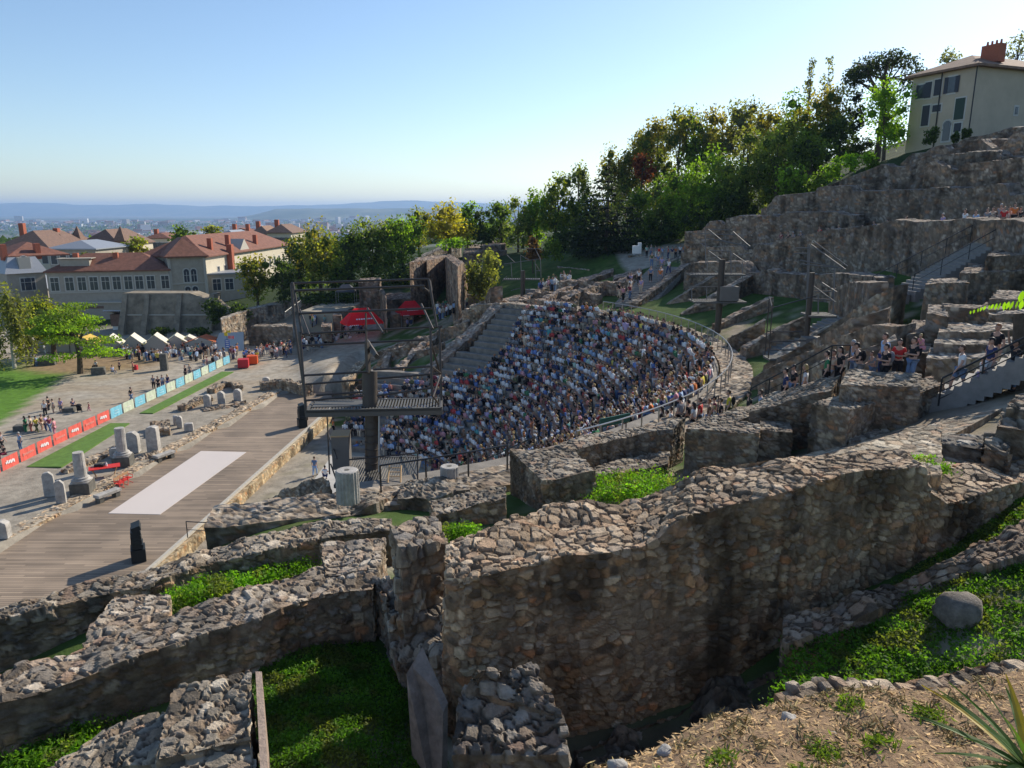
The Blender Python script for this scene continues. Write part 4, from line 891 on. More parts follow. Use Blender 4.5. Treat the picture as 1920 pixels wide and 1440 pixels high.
# ---------------------------------------------------------------- light masts
M['mast'] = mat('mast_steel', (.085, .07, .058), .55, metal=.3, noise=.15, nscale=3); M['tubeg'] = mat('scaffold_tube', (.075, .065, .06), .45, metal=.5); M['boxm'] = mat('cabinet_brown', (.17, .155, .14), .6, noise=.1, nscale=2)
M['grid'] = mat('deck_grating', (.13, .125, .115), .6, metal=.3)
def grating(mb, c, w, d, rz=0, n=None, m=0):
    n = n or int(w/.12); c = Vector(c); R_ = Matrix.Rotation(rz, 3, 'Z')
    for i in range(n):
        x = -w/2+w*(i+.5)/n; mb.box(c+R_ @ Vector((x, 0, 0)), (w/n*.5, d, .05), rz, m)
    for s in (-1, 1): mb.box(c+R_ @ Vector((0, s*d/2, -.02)), (w, .08, .12), rz, m); mb.box(c+R_ @ Vector((s*w/2, 0, -.02)), (.08, d, .12), rz, m)
tw = empty('light_mast', PZ(697, 898, 29.3)); tag(tw, 'big empty steel light mast with two platforms, nearest the camera, before the stage', 'light mast', 'steel light masts around the theatre')
T0 = Vector(tw.location)
def tz(px, py, Z=29.0): return Vector(PZ(px, py, Z))-T0
b = MB(); b.tube(tz(697, 905, 29.3)-Vector((0, 0, .5)), tz(697, 765, 29.3), .27, n=24); b.tube(tz(694, 765, 29.3), tz(693, 697, 29.3), .3, n=24)
for i in range(9): py = 880-i*13; b.tube(tz(697, py, 29.3)-Vector((0, 0, .012)), tz(697, py, 29.3)+Vector((0, 0, .012)), .285, n=20)
b.build('pole', M['mast'], tw, False)
b = MB(); b.tube(tz(711, 898, 29.0), tz(711, 770, 29.0), .035, n=8); b.build('cable_duct', M['steel'], tw)
b = MB(); a_ = tz(575, 779, 28.6); c_ = tz(827, 757, 28.9); mid = (a_+c_)/2; w_ = (c_-a_); an_ = atan2(w_.y, w_.x); W5 = Vector((w_.x, w_.y, 0)).length
zP = mid.z
nrm_ = Vector((-sin(an_), cos(an_), 0))
cc = mid+nrm_*.75
grating(b, cc, W5, 1.5, an_, 44); b.box(mid+Vector((0, 0, -.12)), (W5+.1, .08, .26), an_); b.box(mid+nrm_*1.5+Vector((0, 0, -.12)), (W5+.1, .08, .26), an_)
b.box(cc-Vector((W5*.25, 0, -.04)), (W5*.45, .9, .03), an_)
for s_ in (-1, 1): b.box(cc+Vector((cos(an_), sin(an_), 0))*(s_*W5/2)+Vector((0, 0, -.1)), (.08, 1.5, .3), an_)
b.build('upper_platform', M['grid'], tw)
NR, FR = 28.6, 30.0
def frame_mesh(nm, segs, r=.045):
    for (x0, y0, z0, x1, y1, z1) in segs:
        b = MB(); b.tube(tz(x0, y0, z0), tz(x1, y1, z1), r, n=8); b.build(nm, M['tubeg'], tw)
frame_mesh('crossbar', [(546, 531, FR, 803, 523, FR), (553, 545, NR, 796, 536, NR), (566, 626, FR, 830, 612, FR), (562, 588, NR, 810, 578, NR), (566, 648, FR, 796, 637, FR), (571, 704, NR, 690, 697, NR), (700, 693, NR, 806, 687, NR), (569, 721, FR, 827, 700, FR), (593, 741, FR, 681, 735, FR), (575, 751, NR, 682, 742, NR), (707, 742, NR, 812, 727, NR)])
frame_mesh('upright', [(546, 531, FR, 552, 612, FR), (552, 604, FR, 577, 782, FR), (562, 622, NR, 574, 775, NR), (807, 612, NR, 810, 742, NR), (824, 612, FR, 828, 764, FR), (549, 530, NR, 566, 624, NR), (804, 523, NR, 819, 612, NR), (806, 526, FR, 809, 545, FR)], .05)
frame_mesh('brace', [(562, 580, FR, 580, 628, NR), (790, 570, FR, 812, 617, NR), (689, 578, FR, 718, 624, NR), (807, 640, NR, 826, 702, FR), (810, 688, NR, 826, 700, FR), (795, 540, NR, 808, 549, FR), (569, 722, NR, 576, 787, FR), (810, 741, NR, 828, 764, FR), (826, 702, FR, 812, 745, NR)], .04)
b = MB(); b.tube(tz(686, 587, 29), tz(687, 645, 29), .035, n=6); b.tube(tz(688, 642, 29), tz(691, 700, 29), .1, n=4); b.tube(tz(688, 640, 30), tz(706, 668, 28), .11, n=4); b.build('bracket', M['mast'], tw)
b = MB(); z0 = tz(700, 885).z
lp = [tz(655, 862, 30.5), tz(756, 850, 31), tz(783, 898, 28), tz(655, 928, 27)]
for v in lp: v.z = z0
cen = sum(lp, Vector())/4; grating(b, cen, 2.9, 3.2, .03, 30); b.build('lower_platform', M['grid'], tw)
b = MB(); bx = tz(641, 850, 29.3); b.box((bx.x, bx.y, z0+.75), (.66, .8, 1.35), .1); o = b.build('cabinet', M['boxm'], tw)
b = MB(); b.box((bx.x, bx.y, z0+1.44), (.72, .86, .05), .1); b.build('cabinet_top', M['tan'], o)
frame_mesh('platform_rail', [(613, 770, 30, 618, 889, 29), (615, 812, 30, 632, 860, 28.2), (747, 798, 30.8, 783, 847, 28), (783, 847, 28, 783, 910, 27.6), (747, 775, 30.8, 747, 850, 31), (757, 850, 30.8, 783, 893, 28), (655, 862, 28.3, 783, 849, 28.3), (620, 870, 28, 640, 925, 27.2)], .03)
b = MB()
for s_ in (0, 1): b.tube(tz(730+22*s_, 873, 28.2), tz(727+24*s_, 905, 27.6), .03, n=6)
for k in range(4): b.tube(tz(730, 877+k*8, 28.1), tz(752, 877+k*8, 28.1), .018, n=6)
b.build('ladder', M['tan'], tw)
M['tubel'] = mat('mast_tube', (.16, .155, .15), .6, metal=.2)
def mast(px, py, Z, lab, plats, rz=0.0, boxat=None, poleh=None, frames=()):
    base = Vector(PZ(px, py, Z)); e = empty('light_mast', base, rz); tag(e, lab, 'light mast', 'steel light masts around the theatre')
    k = Z/F
    b = MB(); b.tube((0, 0, -1), (0, 0, poleh*k), Z*.0065*.55 if Z < 50 else .26, n=16); b.build('pole', M['mast'], e)
    Ri = Matrix.Rotation(-rz, 3, 'Z')
    def L3(x, y, dy=0.0): return Ri @ (Vector(PZ(x, y, Z))-base+Vector((0, dy, 0)))
    for (x0, x1, y, dp) in plats:
        a = L3(x0, y); c = L3(x1, y); m_ = (a+c)/2; b = MB(); grating(b, (m_.x, m_.y, a.z), (c-a).length, dp, 0, 20); b.build('platform', M['grid'], e)
    if boxat:
        x0, y0, x1, y1 = boxat; a = L3(x0, y1, -.5); c = L3(x1, y0, -.5); b = MB(); b.box(((a.x+c.x)/2, (a.y+c.y)/2-.2, (a.z+c.z)/2), (abs(c.x-a.x), .9, abs(c.z-a.z))); b.build('cabinet', M['boxm'], e)
    for (x0, y0, d0, x1, y1, d1) in frames:
        b = MB(); b.tube(L3(x0, y0, d0), L3(x1, y1, d1), .04, n=6); b.build('tube', M['tubel'], e)
    return e
mast(980, 592, 90, 'slim light mast at the far left, beside the drooping birch', [(945, 1012, 523, 1.5), (955, 1003, 562, 2.5)], 0, (985, 541, 1003, 560), 84,
     [(949, 467, 1, 1012, 467, 1), (950, 478, 0, 965, 492, 0), (975, 478, 0, 992, 487, 0), (945, 495, 0, 1014, 485, 0), (1004, 467, 1, 1014, 488, 0), (1003, 487, 0, 1005, 520, 0), (1014, 486, 1, 1015, 522, 1), (1004, 495, 0, 1013, 510, 1), (976, 480, 0, 977, 508, 0), (958, 492, 0, 960, 520, 0), (942, 528, 1, 950, 518, 0), (958, 545, 0, 975, 540, 0), (1005, 508, 0, 1014, 507, 0)])
mast(1347, 600, 61, 'middle light mast with a grey cabinet, before the radial walls', [(1297, 1392, 564, 2.2), (1292, 1392, 514, 1.6)], 0, (1345, 535, 1378, 562), 112,
     [(1328, 430, 1, 1374, 432, 1), (1313, 438, 0, 1384, 441, 1), (1328, 430, 0, 1346, 449, -1), (1374, 434, 0, 1399, 461, -1), (1326, 447, 0, 1399, 461, 0), (1346, 449, 0, 1400, 461, 0), (1328, 432, 1, 1329, 497, 1), (1328, 470, 0, 1346, 486, -1), (1328, 470, 0, 1370, 471, 0), (1374, 475, 0, 1392, 491, -1), (1345, 490, 0, 1392, 491, 0), (1326, 485, 0, 1326, 510, 0), (1392, 490, 0, 1392, 530, 0), (1370, 470, 0, 1371, 515, 0), (1297, 538, 0, 1345, 538, 0), (1325, 538, 0, 1325, 562, 0), (1297, 540, 0, 1297, 563, 0), (1290, 512, 0, 1320, 516, 0)])
mast(1513, 622, 45.5, 'right light mast with a mesh platform over the main stair', [(1512, 1557, 590, 1.7)], 0, (1497, 628, 1543, 666), 110,
     [(1520, 458, 0, 1572, 503, -1), (1525, 452, 0, 1582, 498, -.5), (1489, 475, 0, 1516, 475, 0), (1492, 465, 0, 1520, 465, 0), (1500, 488, 0, 1580, 503, 0), (1502, 495, 0, 1570, 502, 0), (1518, 460, 0, 1515, 548, 0), (1565, 503, 0, 1562, 590, 0), (1519, 532, 0, 1560, 565, -.5), (1541, 530, 0, 1562, 546, -.5), (1514, 560, 0, 1558, 562, 0), (1514, 560, 0, 1511, 590, 0), (1520, 548, .3, 1562, 547, .3), (1562, 546, 0, 1558, 565, 0), (1534, 552, 0, 1534, 588, 0), (1515, 458, 0, 1515, 620, .3)])
b = Vector(PZ(1517, 668, 53)); mb = MB(); tag_o = None
e = empty('steel_platform', PZ(1467, 668, 44.5)); tag(e, 'low steel platform with rails at the foot of the right light mast', 'platform')
mb = MB(); grating(mb, (0, 0, -.1), 1.85, 1.2, 0, 18); mb.build('deck', M['grid'], e)
mb = MB()
for (a, c) in (((-1.05, -.6, 0), (-1.05, -.6, 3.2)), ((-.85, .6, 0), (-.85, .6, 3.5)), ((-1.05, -.6, 1.0), (1.1, -.6, 1.05)), ((-.85, .6, 1.4), (1.3, .6, 1.4)), ((-1.05, -.6, 3.0), (1.9, .4, 3.6)), ((-1.0, -.6, .5), (1.1, -.6, .5)), ((-1.05, -.6, 3.0), (-.85, .6, 3.5))): mb.tube(a, c, .035, n=6)
mb.build('rail', M['tubeg'], e)
# ================================================================ people
def skin(nodes, edges, sub=1, name='body'):
    """nodes: dict name->(x,y,z,r[,ry]); returns mesh grown round the skeleton"""
    ks = list(nodes); me = bpy.data.meshes.new(name+'_bones')
    me.from_pydata([nodes[k][:3] for k in ks], [(ks.index(a), ks.index(b)) for a, b in edges], [])
    o = bpy.data.objects.new('tmp', me); COL.objects.link(o)
    md = o.modifiers.new('s', 'SKIN'); md.use_smooth_shade = True
    sv_ = me.skin_vertices[0].data
    for i, k in enumerate(ks):
        n = nodes[k]; sv_[i].radius = (n[3], n[4] if len(n) > 4 else n[3]); sv_[i].use_root = (i == 0)
    if sub: o.modifiers.new('u', 'SUBSURF').levels = sub
    dg = bpy.context.evaluated_depsgraph_get(); dg.update()
    r = bpy.data.meshes.new_from_object(o.evaluated_get(dg)); bpy.data.objects.remove(o); r.name = name
    r.polygons.foreach_set('use_smooth', [True]*len(r.polygons))
    return r
def join_meshes(a, parts, name):
    bm = bmesh.new(); bm.from_mesh(a)
    for p in parts: bm.from_mesh(p)
    m_ = bpy.data.meshes.new(name); bm.to_mesh(m_); bm.free(); m_.polygons.foreach_set('use_smooth', [True]*len(m_.polygons)); return m_
def ball(c, r, seg=10, cut=None):
    bm = bmesh.new(); bmesh.ops.create_uvsphere(bm, u_segments=seg, v_segments=max(6, seg*3//4), radius=1)
    for v in bm.verts: v.co = Vector((v.co.x*r[0]+c[0], v.co.y*r[1]+c[1], v.co.z*r[2]+c[2]))
    if cut: bmesh.ops.delete(bm, geom=[v for v in bm.verts if cut(v.co)], context='VERTS')
    m_ = bpy.data.meshes.new('b'); bm.to_mesh(m_); bm.free(); return m_
def pose_points(kind):
    J = {}
    if kind in ('stand', 'walk', 'lean', 'raise', 'hold'):
        f = .08 if kind == 'lean' else 0
        J = dict(pelvis=(0, 0, .95, .14, .11), waist=(0, f*.3, 1.12, .125, .095), chest=(0, f, 1.32, .155, .105), neck=(0, .02+f*1.4, 1.47, .055), head0=(0, .035+f*1.6, 1.55, .06))
        for s, n in ((-1, 'l'), (1, 'r')):
            st = .16*s if kind == 'walk' else .02*s
            J['hip'+n] = (s*.09, 0, .88, .095); J['knee'+n] = (s*.1, st*1.0+.05, .49, .062); J['ank'+n] = (s*.1, st*1.7-(.03), .1+(.05 if kind == 'walk' and s < 0 else 0), .038); J['toe'+n] = (s*.11, st*1.7+.13, .045, .035)
            J['sh'+n] = (s*.17, f, 1.4, .06)
            if kind == 'lean': J['elb'+n] = (s*.24, .12, 1.16, .042); J['wri'+n] = (s*.12, .34, 1.12, .028)
            elif kind == 'hold': J['elb'+n] = (s*.25, .0, 1.14, .042); J['wri'+n] = (s*.07, .24, 1.16, .028)
            elif kind == 'raise' and s > 0: J['elb'+n] = (s*.3, .08, 1.62, .042); J['wri'+n] = (s*.3, .14, 1.86, .028)
            else: J['elb'+n] = (s*.24, -.03-(.1*s if kind == 'walk' else 0), 1.14, .042); J['wri'+n] = (s*.25, .07-(.16*s if kind == 'walk' else 0), .91, .028)
    else:
        f = .12 if kind == 'sit' else -.02
        J = dict(pelvis=(0, 0, .14, .15, .12), waist=(0, f*.4, .31, .125, .1), chest=(0, f, .51, .155, .11), neck=(0, f+.04, .66, .055), head0=(0, f+.06, .73, .06))
        for s, n in ((-1, 'l'), (1, 'r')):
            J['hip'+n] = (s*.1, .03, .11, .1); J['knee'+n] = (s*.15, .44, .15, .065); J['ank'+n] = (s*.11, .42, -.33, .04); J['toe'+n] = (s*.12, .57, -.37, .036)
            J['sh'+n] = (s*.175, f, .59, .06); J['elb'+n] = (s*.26, f+.08, .34, .042); J['wri'+n] = (s*.1, .36, .25 if kind == 'sit' else .3, .028)
    return J
def make_body(kind):
    J = pose_points(kind); hd = J['head0']; hc = (hd[0], hd[1]+.005, hd[2]+.09)
    E_ = [('pelvis', 'waist'), ('waist', 'chest'), ('chest', 'neck'), ('neck', 'head0')]
    for n in 'lr': E_ += [('pelvis', 'hip'+n), ('hip'+n, 'knee'+n), ('knee'+n, 'ank'+n), ('ank'+n, 'toe'+n), ('chest', 'sh'+n), ('sh'+n, 'elb'+n), ('elb'+n, 'wri'+n)]
    B = dict(J)
    for s, n in ((-1, 'l'), (1, 'r')):
        w = Vector(J['wri'+n][:3]); d = (w-Vector(J['elb'+n][:3])).normalized(); side = d.cross(Vector((0, 1, 0)) if abs(d.y) < .8 else Vector((0, 0, 1))).normalized()
        pm = w+d*.06; B['palm'+n] = (*pm, .034, .018); E_.append(('wri'+n, 'palm'+n))
        curl = d.cross(side).normalized()
        for i, ln in enumerate((.06, .07, .066, .052)):
            a = pm+side*(-.027+.018*i)+d*.03; b_ = a+d*ln*.55+curl*.008; c_ = b_+d*ln*.4+curl*.028
            for j, q in enumerate((a, b_, c_)): B['f%s%d%d' % (n, i, j)] = (*q, .0095-.001*j)
            E_ += [('palm'+n, 'f%s%d0' % (n, i)), ('f%s%d0' % (n, i), 'f%s%d1' % (n, i)), ('f%s%d1' % (n, i), 'f%s%d2' % (n, i))]
        t0 = w+d*.03-side*.03; t1 = t0-side*.028+d*.03+curl*.01
        B['t0'+n] = (*t0, .012); B['t1'+n] = (*t1, .0095); E_ += [('wri'+n, 't0'+n), ('t0'+n, 't1'+n)]
    body = skin(B, E_, 1)
    extra = [ball(hc, (.078, .098, .118), 14), ball((hc[0], hc[1]+.1, hc[2]-.01), (.013, .022, .024), 6), ball((hc[0]-.078, hc[1], hc[2]), (.012, .022, .032), 6), ball((hc[0]+.078, hc[1], hc[2]), (.012, .022, .032), 6),
             ball((hc[0], hc[1]+.07, hc[2]-.075), (.035, .025, .028), 8)]
    m_ = join_meshes(body, extra, 'body'); nb = len(m_.polygons)
    # eyes and lips get the dark and lip slots
    eyes = [ball((hc[0]+s*.031, hc[1]+.086, hc[2]+.018), (.013, .008, .008), 6) for s in (-1, 1)]
    m2 = join_meshes(m_, eyes, 'body'); n2 = len(m2.polygons); lips = [ball((hc[0], hc[1]+.094, hc[2]-.052), (.024, .008, .008), 6)]
    m3 = join_meshes(m2, lips, 'body')
    mi = [0]*nb+[1]*(n2-nb)+[2]*(len(m3.polygons)-n2); m3.polygons.foreach_set('material_index', mi)
    sh = {k: (J[k][0], J[k][1], J[k][2], J[k][3]+.022, (J[k][4] if len(J[k]) > 4 else J[k][3])+.025) for k in ('pelvis', 'waist', 'chest')}
    es = [('pelvis', 'waist'), ('waist', 'chest')]
    for n in 'lr':
        a = Vector(J['sh'+n][:3]); e = Vector(J['elb'+n][:3]); c = a.lerp(e, .62); sh['sh'+n] = (*a, .075); sh['sl'+n] = (*c, .062); es += [('chest', 'sh'+n), ('sh'+n, 'sl'+n)]
    shirt = skin(sh, es, 1, 'shirt')
    out = dict(body=m3, shirt=shirt)
    for nm, full in (('trousers', True), ('shorts', False)):
        tr = dict(pelvis=(J['pelvis'][0], J['pelvis'][1], J['pelvis'][2]-.01, .155, .13)); et = []
        for n in 'lr':
            h = Vector(J['hip'+n][:3]); k = Vector(J['knee'+n][:3]); a = Vector(J['ank'+n][:3]); tr['h'+n] = (*h, .112)
            if full: tr['k'+n] = (*k, .078); tr['a'+n] = (*(a.lerp(k, .08)), .055); et += [('pelvis', 'h'+n), ('h'+n, 'k'+n), ('k'+n, 'a'+n)]
            else: tr['k'+n] = (*(h.lerp(k, .82)), .088); et += [('pelvis', 'h'+n), ('h'+n, 'k'+n)]
        out[nm] = skin(tr, et, 1, 'trousers')
    out['shoes'] = join_meshes(ball((0, 0, 0), (1e-4, 1e-4, 1e-4), 3), [ball((J['toe'+n][0], J['toe'+n][1]-.05, J['toe'+n][2]+.005), (.05, .13, .05), 8) for n in 'lr'], 'shoes')
    out['hair'] = ball((hc[0], hc[1]-.016, hc[2]+.022), (.09, .104, .118), 14, lambda c: c.y > hc[1]+.03 and c.z < hc[2]+.055 or c.z < hc[2]-.07)
    lh = skin(dict(a=(hc[0], hc[1]-.03, hc[2]+.05, .088), b=(hc[0], hc[1]-.075, hc[2]-.06, .085, .06), c=(hc[0], hc[1]-.1, hc[2]-.24, .085, .04)), [('a', 'b'), ('b', 'c')], 1, 'hair')
    out['long'] = join_meshes(out['hair'], [lh], 'hair')
    cap = join_meshes(ball((hc[0], hc[1]-.005, hc[2]+.045), (.094, .112, .09), 12, lambda c: c.z < hc[2]+.03), [ball((hc[0], hc[1]+.12, hc[2]+.045), (.07, .07, .012), 8)], 'cap')
    out['cap'] = cap
    ck = J['chest']; out['pack'] = ball((ck[0], ck[1]-.2, ck[2]-.06), (.15, .1, .22), 10)
    return out
POSE = {k: make_body(k) for k in ('stand', 'walk', 'lean', 'raise', 'hold', 'sit', 'sitback')}
def pm(name, c, r=.85): return mat(name, c, r, noise=.12, nscale=30)
SKIN_ = [mat('skin_light', (.50, .30, .22), .6), mat('skin_tan', (.36, .2, .13), .6), mat('skin_deep', (.12, .06, .04), .6)]
EYE = mat('eye_dark', (.02, .02, .02), .3); LIP = mat('lips', (.35, .12, .1), .5)
CLR = dict(white=(.74, .74, .74), black=(.018, .018, .022), navy=(.03, .045, .13), red=(.50, .035, .035), blue=(.10, .20, .52), sky=(.32, .46, .68), pink=(.62, .28, .33), grey=(.24, .24, .26), olive=(.13, .14, .06), orange=(.66, .19, .05), teal=(.05, .33, .36), yellow=(.70, .58, .06), lilac=(.38, .3, .52), beige=(.5, .42, .32), coral=(.64, .22, .17), green=(.04, .2, .09), brown=(.17, .1, .06), maroon=(.2, .03, .06), mint=(.36, .56, .48), denim=(.13, .2, .33))
CN = dict(sky='pale blue', denim='blue denim', green='bottle green')
MC = {k: pm(k+'_cloth', v) for k, v in CLR.items()}
HAIR = dict(dark=(.02, .016, .014), brown=(.09, .05, .028), blond=(.48, .33, .14), grey=(.4, .39, .37), ginger=(.32, .12, .04)); MH = {k: mat(k+'_hair', v, .5) for k, v in HAIR.items()}
_proto = {}
def child_of(root, nm, me, m_):
    o = bpy.data.objects.new(nm, me); link(o, root); 
    if not me.materials: me.materials.append(m_)
    o.material_slots[0].link = 'OBJECT'; o.material_slots[0].material = m_; return o
NPEOPLE = 0
def person(loc, rz, pose, top, bot, hair, label, group, shorts=False, long=False, cap=None, pack=None, scale=1.0, skin_i=0, extras=True):
    global NPEOPLE; NPEOPLE += 1
    D = POSE[pose]; me = D['body']
    if not me.materials:
        for m_ in (SKIN_[0], EYE, LIP): me.materials.append(m_)
    o = bpy.data.objects.new('person', me); link(o); o.location = loc; o.rotation_euler = (0, 0, rz); o.scale = (scale,)*3
    o.material_slots[0].link = 'OBJECT'; o.material_slots[0].material = SKIN_[skin_i]
    child_of(o, 'shirt', D['shirt'], MC[top]); child_of(o, 'shorts' if shorts else 'trousers', D['shorts' if shorts else 'trousers'], MC[bot])
    child_of(o, 'shoes', D['shoes'], MC['white' if shorts else 'black'])
    if cap: child_of(o, 'cap', D['cap'], MC[cap])
    child_of(o, 'hair', D['long' if long else 'hair'], MH[hair])
    if pack:
        b_ = bpy.data.objects.new('backpack', D['pack']); link(b_)
        if not D['pack'].materials: D['pack'].materials.append(MC[pack])
        b_.material_slots[0].link = 'OBJECT'; b_.material_slots[0].material = MC[pack]
        b_.location = loc; b_.rotation_euler = (0, 0, rz); b_.scale = (scale,)*3
        tag(b_, '%s backpack worn by the %s' % (CN.get(pack, pack), label.split(',')[0]), 'backpack')
    tag(o, label, 'person', group); return o
def head_at(px, py, Z, h=1.7): x, y, z = PZ(px, py, Z); return (x, y, z-(h-.09))
LEFT = radians(90)       # facing -x
Q = 'people queueing on the path at right'
ql = [  # headx heady Z pose rot top bottom hair label kw
 (1475, 697, 31, 'stand', 80, 'navy', 'black', 'dark', 'person in navy shirt, lowest of the queue by the handrail', {}),
 (1490, 690, 31.6, 'stand', 100, 'black', 'denim', 'dark', 'person in black top behind the one in navy, beside the blond woman', {}),
 (1512, 690, 30.5, 'stand', 60, 'white', 'denim', 'blond', 'woman in white top with long blond hair beside the path handrail', dict(long=True)),
 (1428, 737, 33, 'stand', 80, 'sky', 'denim', 'brown', 'person in pale blue shirt where the lower handrail begins', {}),
 (1406, 741, 33.6, 'stand', 90, 'black', 'black', 'dark', 'person in black with dark hair just left of the lower handrail', {}),
 (1553, 665, 29.5, 'stand', 70, 'green', 'black', 'dark', 'woman in dark green top with dark hair beside the woman with very long black hair', {}),
 (1565, 663, 30, 'hold', 110, 'beige', 'grey', 'brown', 'person half hidden between the green top and the long black hair', {}),
 (1578, 657, 29.2, 'stand', 95, 'black', 'black', 'dark', 'woman in black with very long black hair in the queue', dict(long=True)),
 (1607, 644, 29.4, 'lean', 100, 'sky', 'denim', 'grey', 'grey haired person in pale blue shirt bending forward in the queue', {}),
 (1615, 650, 28.2, 'lean', 90, 'black', 'grey', 'dark', 'man with black cap, black tee and backpack in the queue', dict(cap='black', pack='black')),
 (1640, 665, 28.6, 'lean', 100, 'grey', 'denim', 'brown', 'low seated figure in grey behind the man with the black cap', dict(scale=.75)),
 (1662, 632, 28.6, 'stand', 95, 'sky', 'navy', 'brown', 'tall man in pale blue polo behind the man with the grey backpack', dict(scale=1.05)),
 (1664, 652, 27.4, 'hold', 95, 'black', 'black', 'dark', 'person with black tee and round grey backpack, right of the blue polo', dict(pack='grey')),
 (1688, 643, 27.6, 'hold', 150, 'red', 'black', 'dark', 'person in open bright red jacket looking down', {}),
 (1716, 640, 27.0, 'hold', 100, 'black', 'denim', 'brown', 'man in black tee carrying a child on his shoulders', dict(pack='black')),
 (1807, 655, 25.6, 'walk', 75, 'white', 'denim', 'brown', 'woman in white sleeveless top and denim shorts walking down the concrete stair', dict(shorts=True)),
 (1845, 676, 25.4, 'walk', 95, 'white', 'lilac', 'brown', 'child in white top held by the hand on the concrete stair', dict(scale=.68)),
 (1862, 641, 25.4, 'stand', 95, 'navy', 'white', 'dark', 'man with black cap and dark tee coming down the concrete stair', dict(cap='black')),
 (1873, 615, 26.4, 'stand', 110, 'black', 'beige', 'ginger', 'tall man with short reddish hair and black tee at the right edge', dict(scale=1.06)),
 (1908, 645, 24.8, 'raise', 90, 'black', 'denim', 'dark', 'person in jeans with one raised arm by the dark trunk at the right edge', dict(skin_i=1)),
]
for hx, hy, Z, ps, rz, t_, b_, h_, lab, kw in ql:
    sc = kw.get('scale', 1.0); person(head_at(hx, hy, Z, 1.7*sc), radians(rz), ps, t_, b_, h_, lab, Q, **kw)
p = head_at(1732, 627, 27.0, 1.0)
person((p[0], p[1], PZ(1732, 627, 27)[2]-.55), radians(100), 'sit', 'pink', 'pink', 'blond', 'small blond child in pink riding on the shoulders of the man in black', Q, scale=.62, shorts=True)
R2 = 'people standing behind the rail near the green board'
for hx, hy, Z, ps, rz, t_, b_, h_, lab, kw in [
 (1227, 779, 37, 'stand', 60, 'beige', 'black', 'brown', 'person whose brown head shows just right of the green board', {}),
 (1242, 768, 36, 'stand', 60, 'black', 'black', 'dark', 'woman in black with long dark hair near the green board', dict(long=True)),
 (1252, 774, 36.5, 'stand', 70, 'maroon', 'black', 'dark', 'person in dark red between the long dark hair and the white shirt', {}),
 (1260, 768, 36, 'hold', 60, 'white', 'denim', 'brown', 'person in white shirt left of the tall man in dark grey', {}),
 (1277, 749, 35.5, 'stand', 40, 'grey', 'black', 'dark', 'tall man in dark grey shirt seen from behind near the rail', dict(scale=1.08)),
 (1292, 755, 36, 'stand', 50, 'black', 'black', 'dark', 'person in black just right of the tall man in dark grey', {}),
 (1302, 760, 35.4, 'stand', 50, 'white', 'black', 'dark', 'woman in white with long black hair near the rail', dict(long=True)),
 (1314, 752, 36, 'stand', 60, 'red', 'denim', 'brown', 'person in red shirt behind the bald man near the rail', {}),
 (1331, 754, 35, 'stand', 80, 'brown', 'denim', 'ginger', 'person in brown with cropped reddish hair near the rail', {}),
 (1341, 748, 35.6, 'stand', 80, 'maroon', 'black', 'dark', 'person in maroon behind the curly blond head', {}),
 (1340, 766, 34.4, 'stand', 70, 'beige', 'denim', 'blond', 'person with curly blond hair low beside the rail', dict(scale=.85)),
 (1353, 752, 34.6, 'stand', 80, 'black', 'denim', 'brown', 'person in black left of the yellow top', {}),
 (1368, 737, 34.4, 'stand', 75, 'yellow', 'olive', 'brown', 'person in yellow top with dark backpack near the path', dict(pack='black')),
 ]:
    sc = kw.get('scale', 1.0); person(head_at(hx, hy, Z, 1.7*sc), radians(rz), ps, t_, b_, h_, lab, R2, **kw)
R3 = 'people on the landing at the top of the main stair'
for i, (hx, hy, t_, b_, h_, lab, kw) in enumerate([(1811, 396, 'white', 'white', 'brown', 'leftmost woman in white on the railed landing', dict(long=True)), (1831, 398, 'sky', 'denim', 'brown', 'person in pale blue behind the small white sign on the landing', {}), (1853, 394, 'grey', 'beige', 'brown', 'person in grey left of the backpack wearer on the landing', {}),
   (1863, 392, 'beige', 'black', 'dark', 'person in beige with backpack on the landing', dict(pack='black')), (1878, 386, 'grey', 'grey', 'grey', 'grey haired tall person behind the red top on the landing', dict(scale=1.05)), (1884, 391, 'red', 'black', 'ginger', 'woman in red top and black trousers on the landing', {}),
   (1893, 392, 'white', 'white', 'brown', 'person in white right of the woman in red on the landing', {}), (1904, 385, 'orange', 'black', 'dark', 'person in bright orange yellow jacket on the landing', {}), (1903, 410, 'pink', 'pink', 'brown', 'small child in pink on the landing', dict(scale=.65)), (1914, 392, 'black', 'brown', 'brown', 'person in dark clothes at the right end of the landing', {})]):
    sc = kw.get('scale', 1.0); p = head_at(hx, hy, 53.5-(i % 3)*.4, 1.7*sc); person(p, radians(100+i*9), 'stand', t_, b_, h_, lab, R3, **kw)
mb = MB(); c = Vector(PZ(1833, 424, 53)); mb.box(c, (.62, .03, .38)); tag(mb.build('notice', MC['sky']), 'small pale blue notice fixed to the landing railing', 'notice')
R4 = 'people leaning along the top of the tall wall'
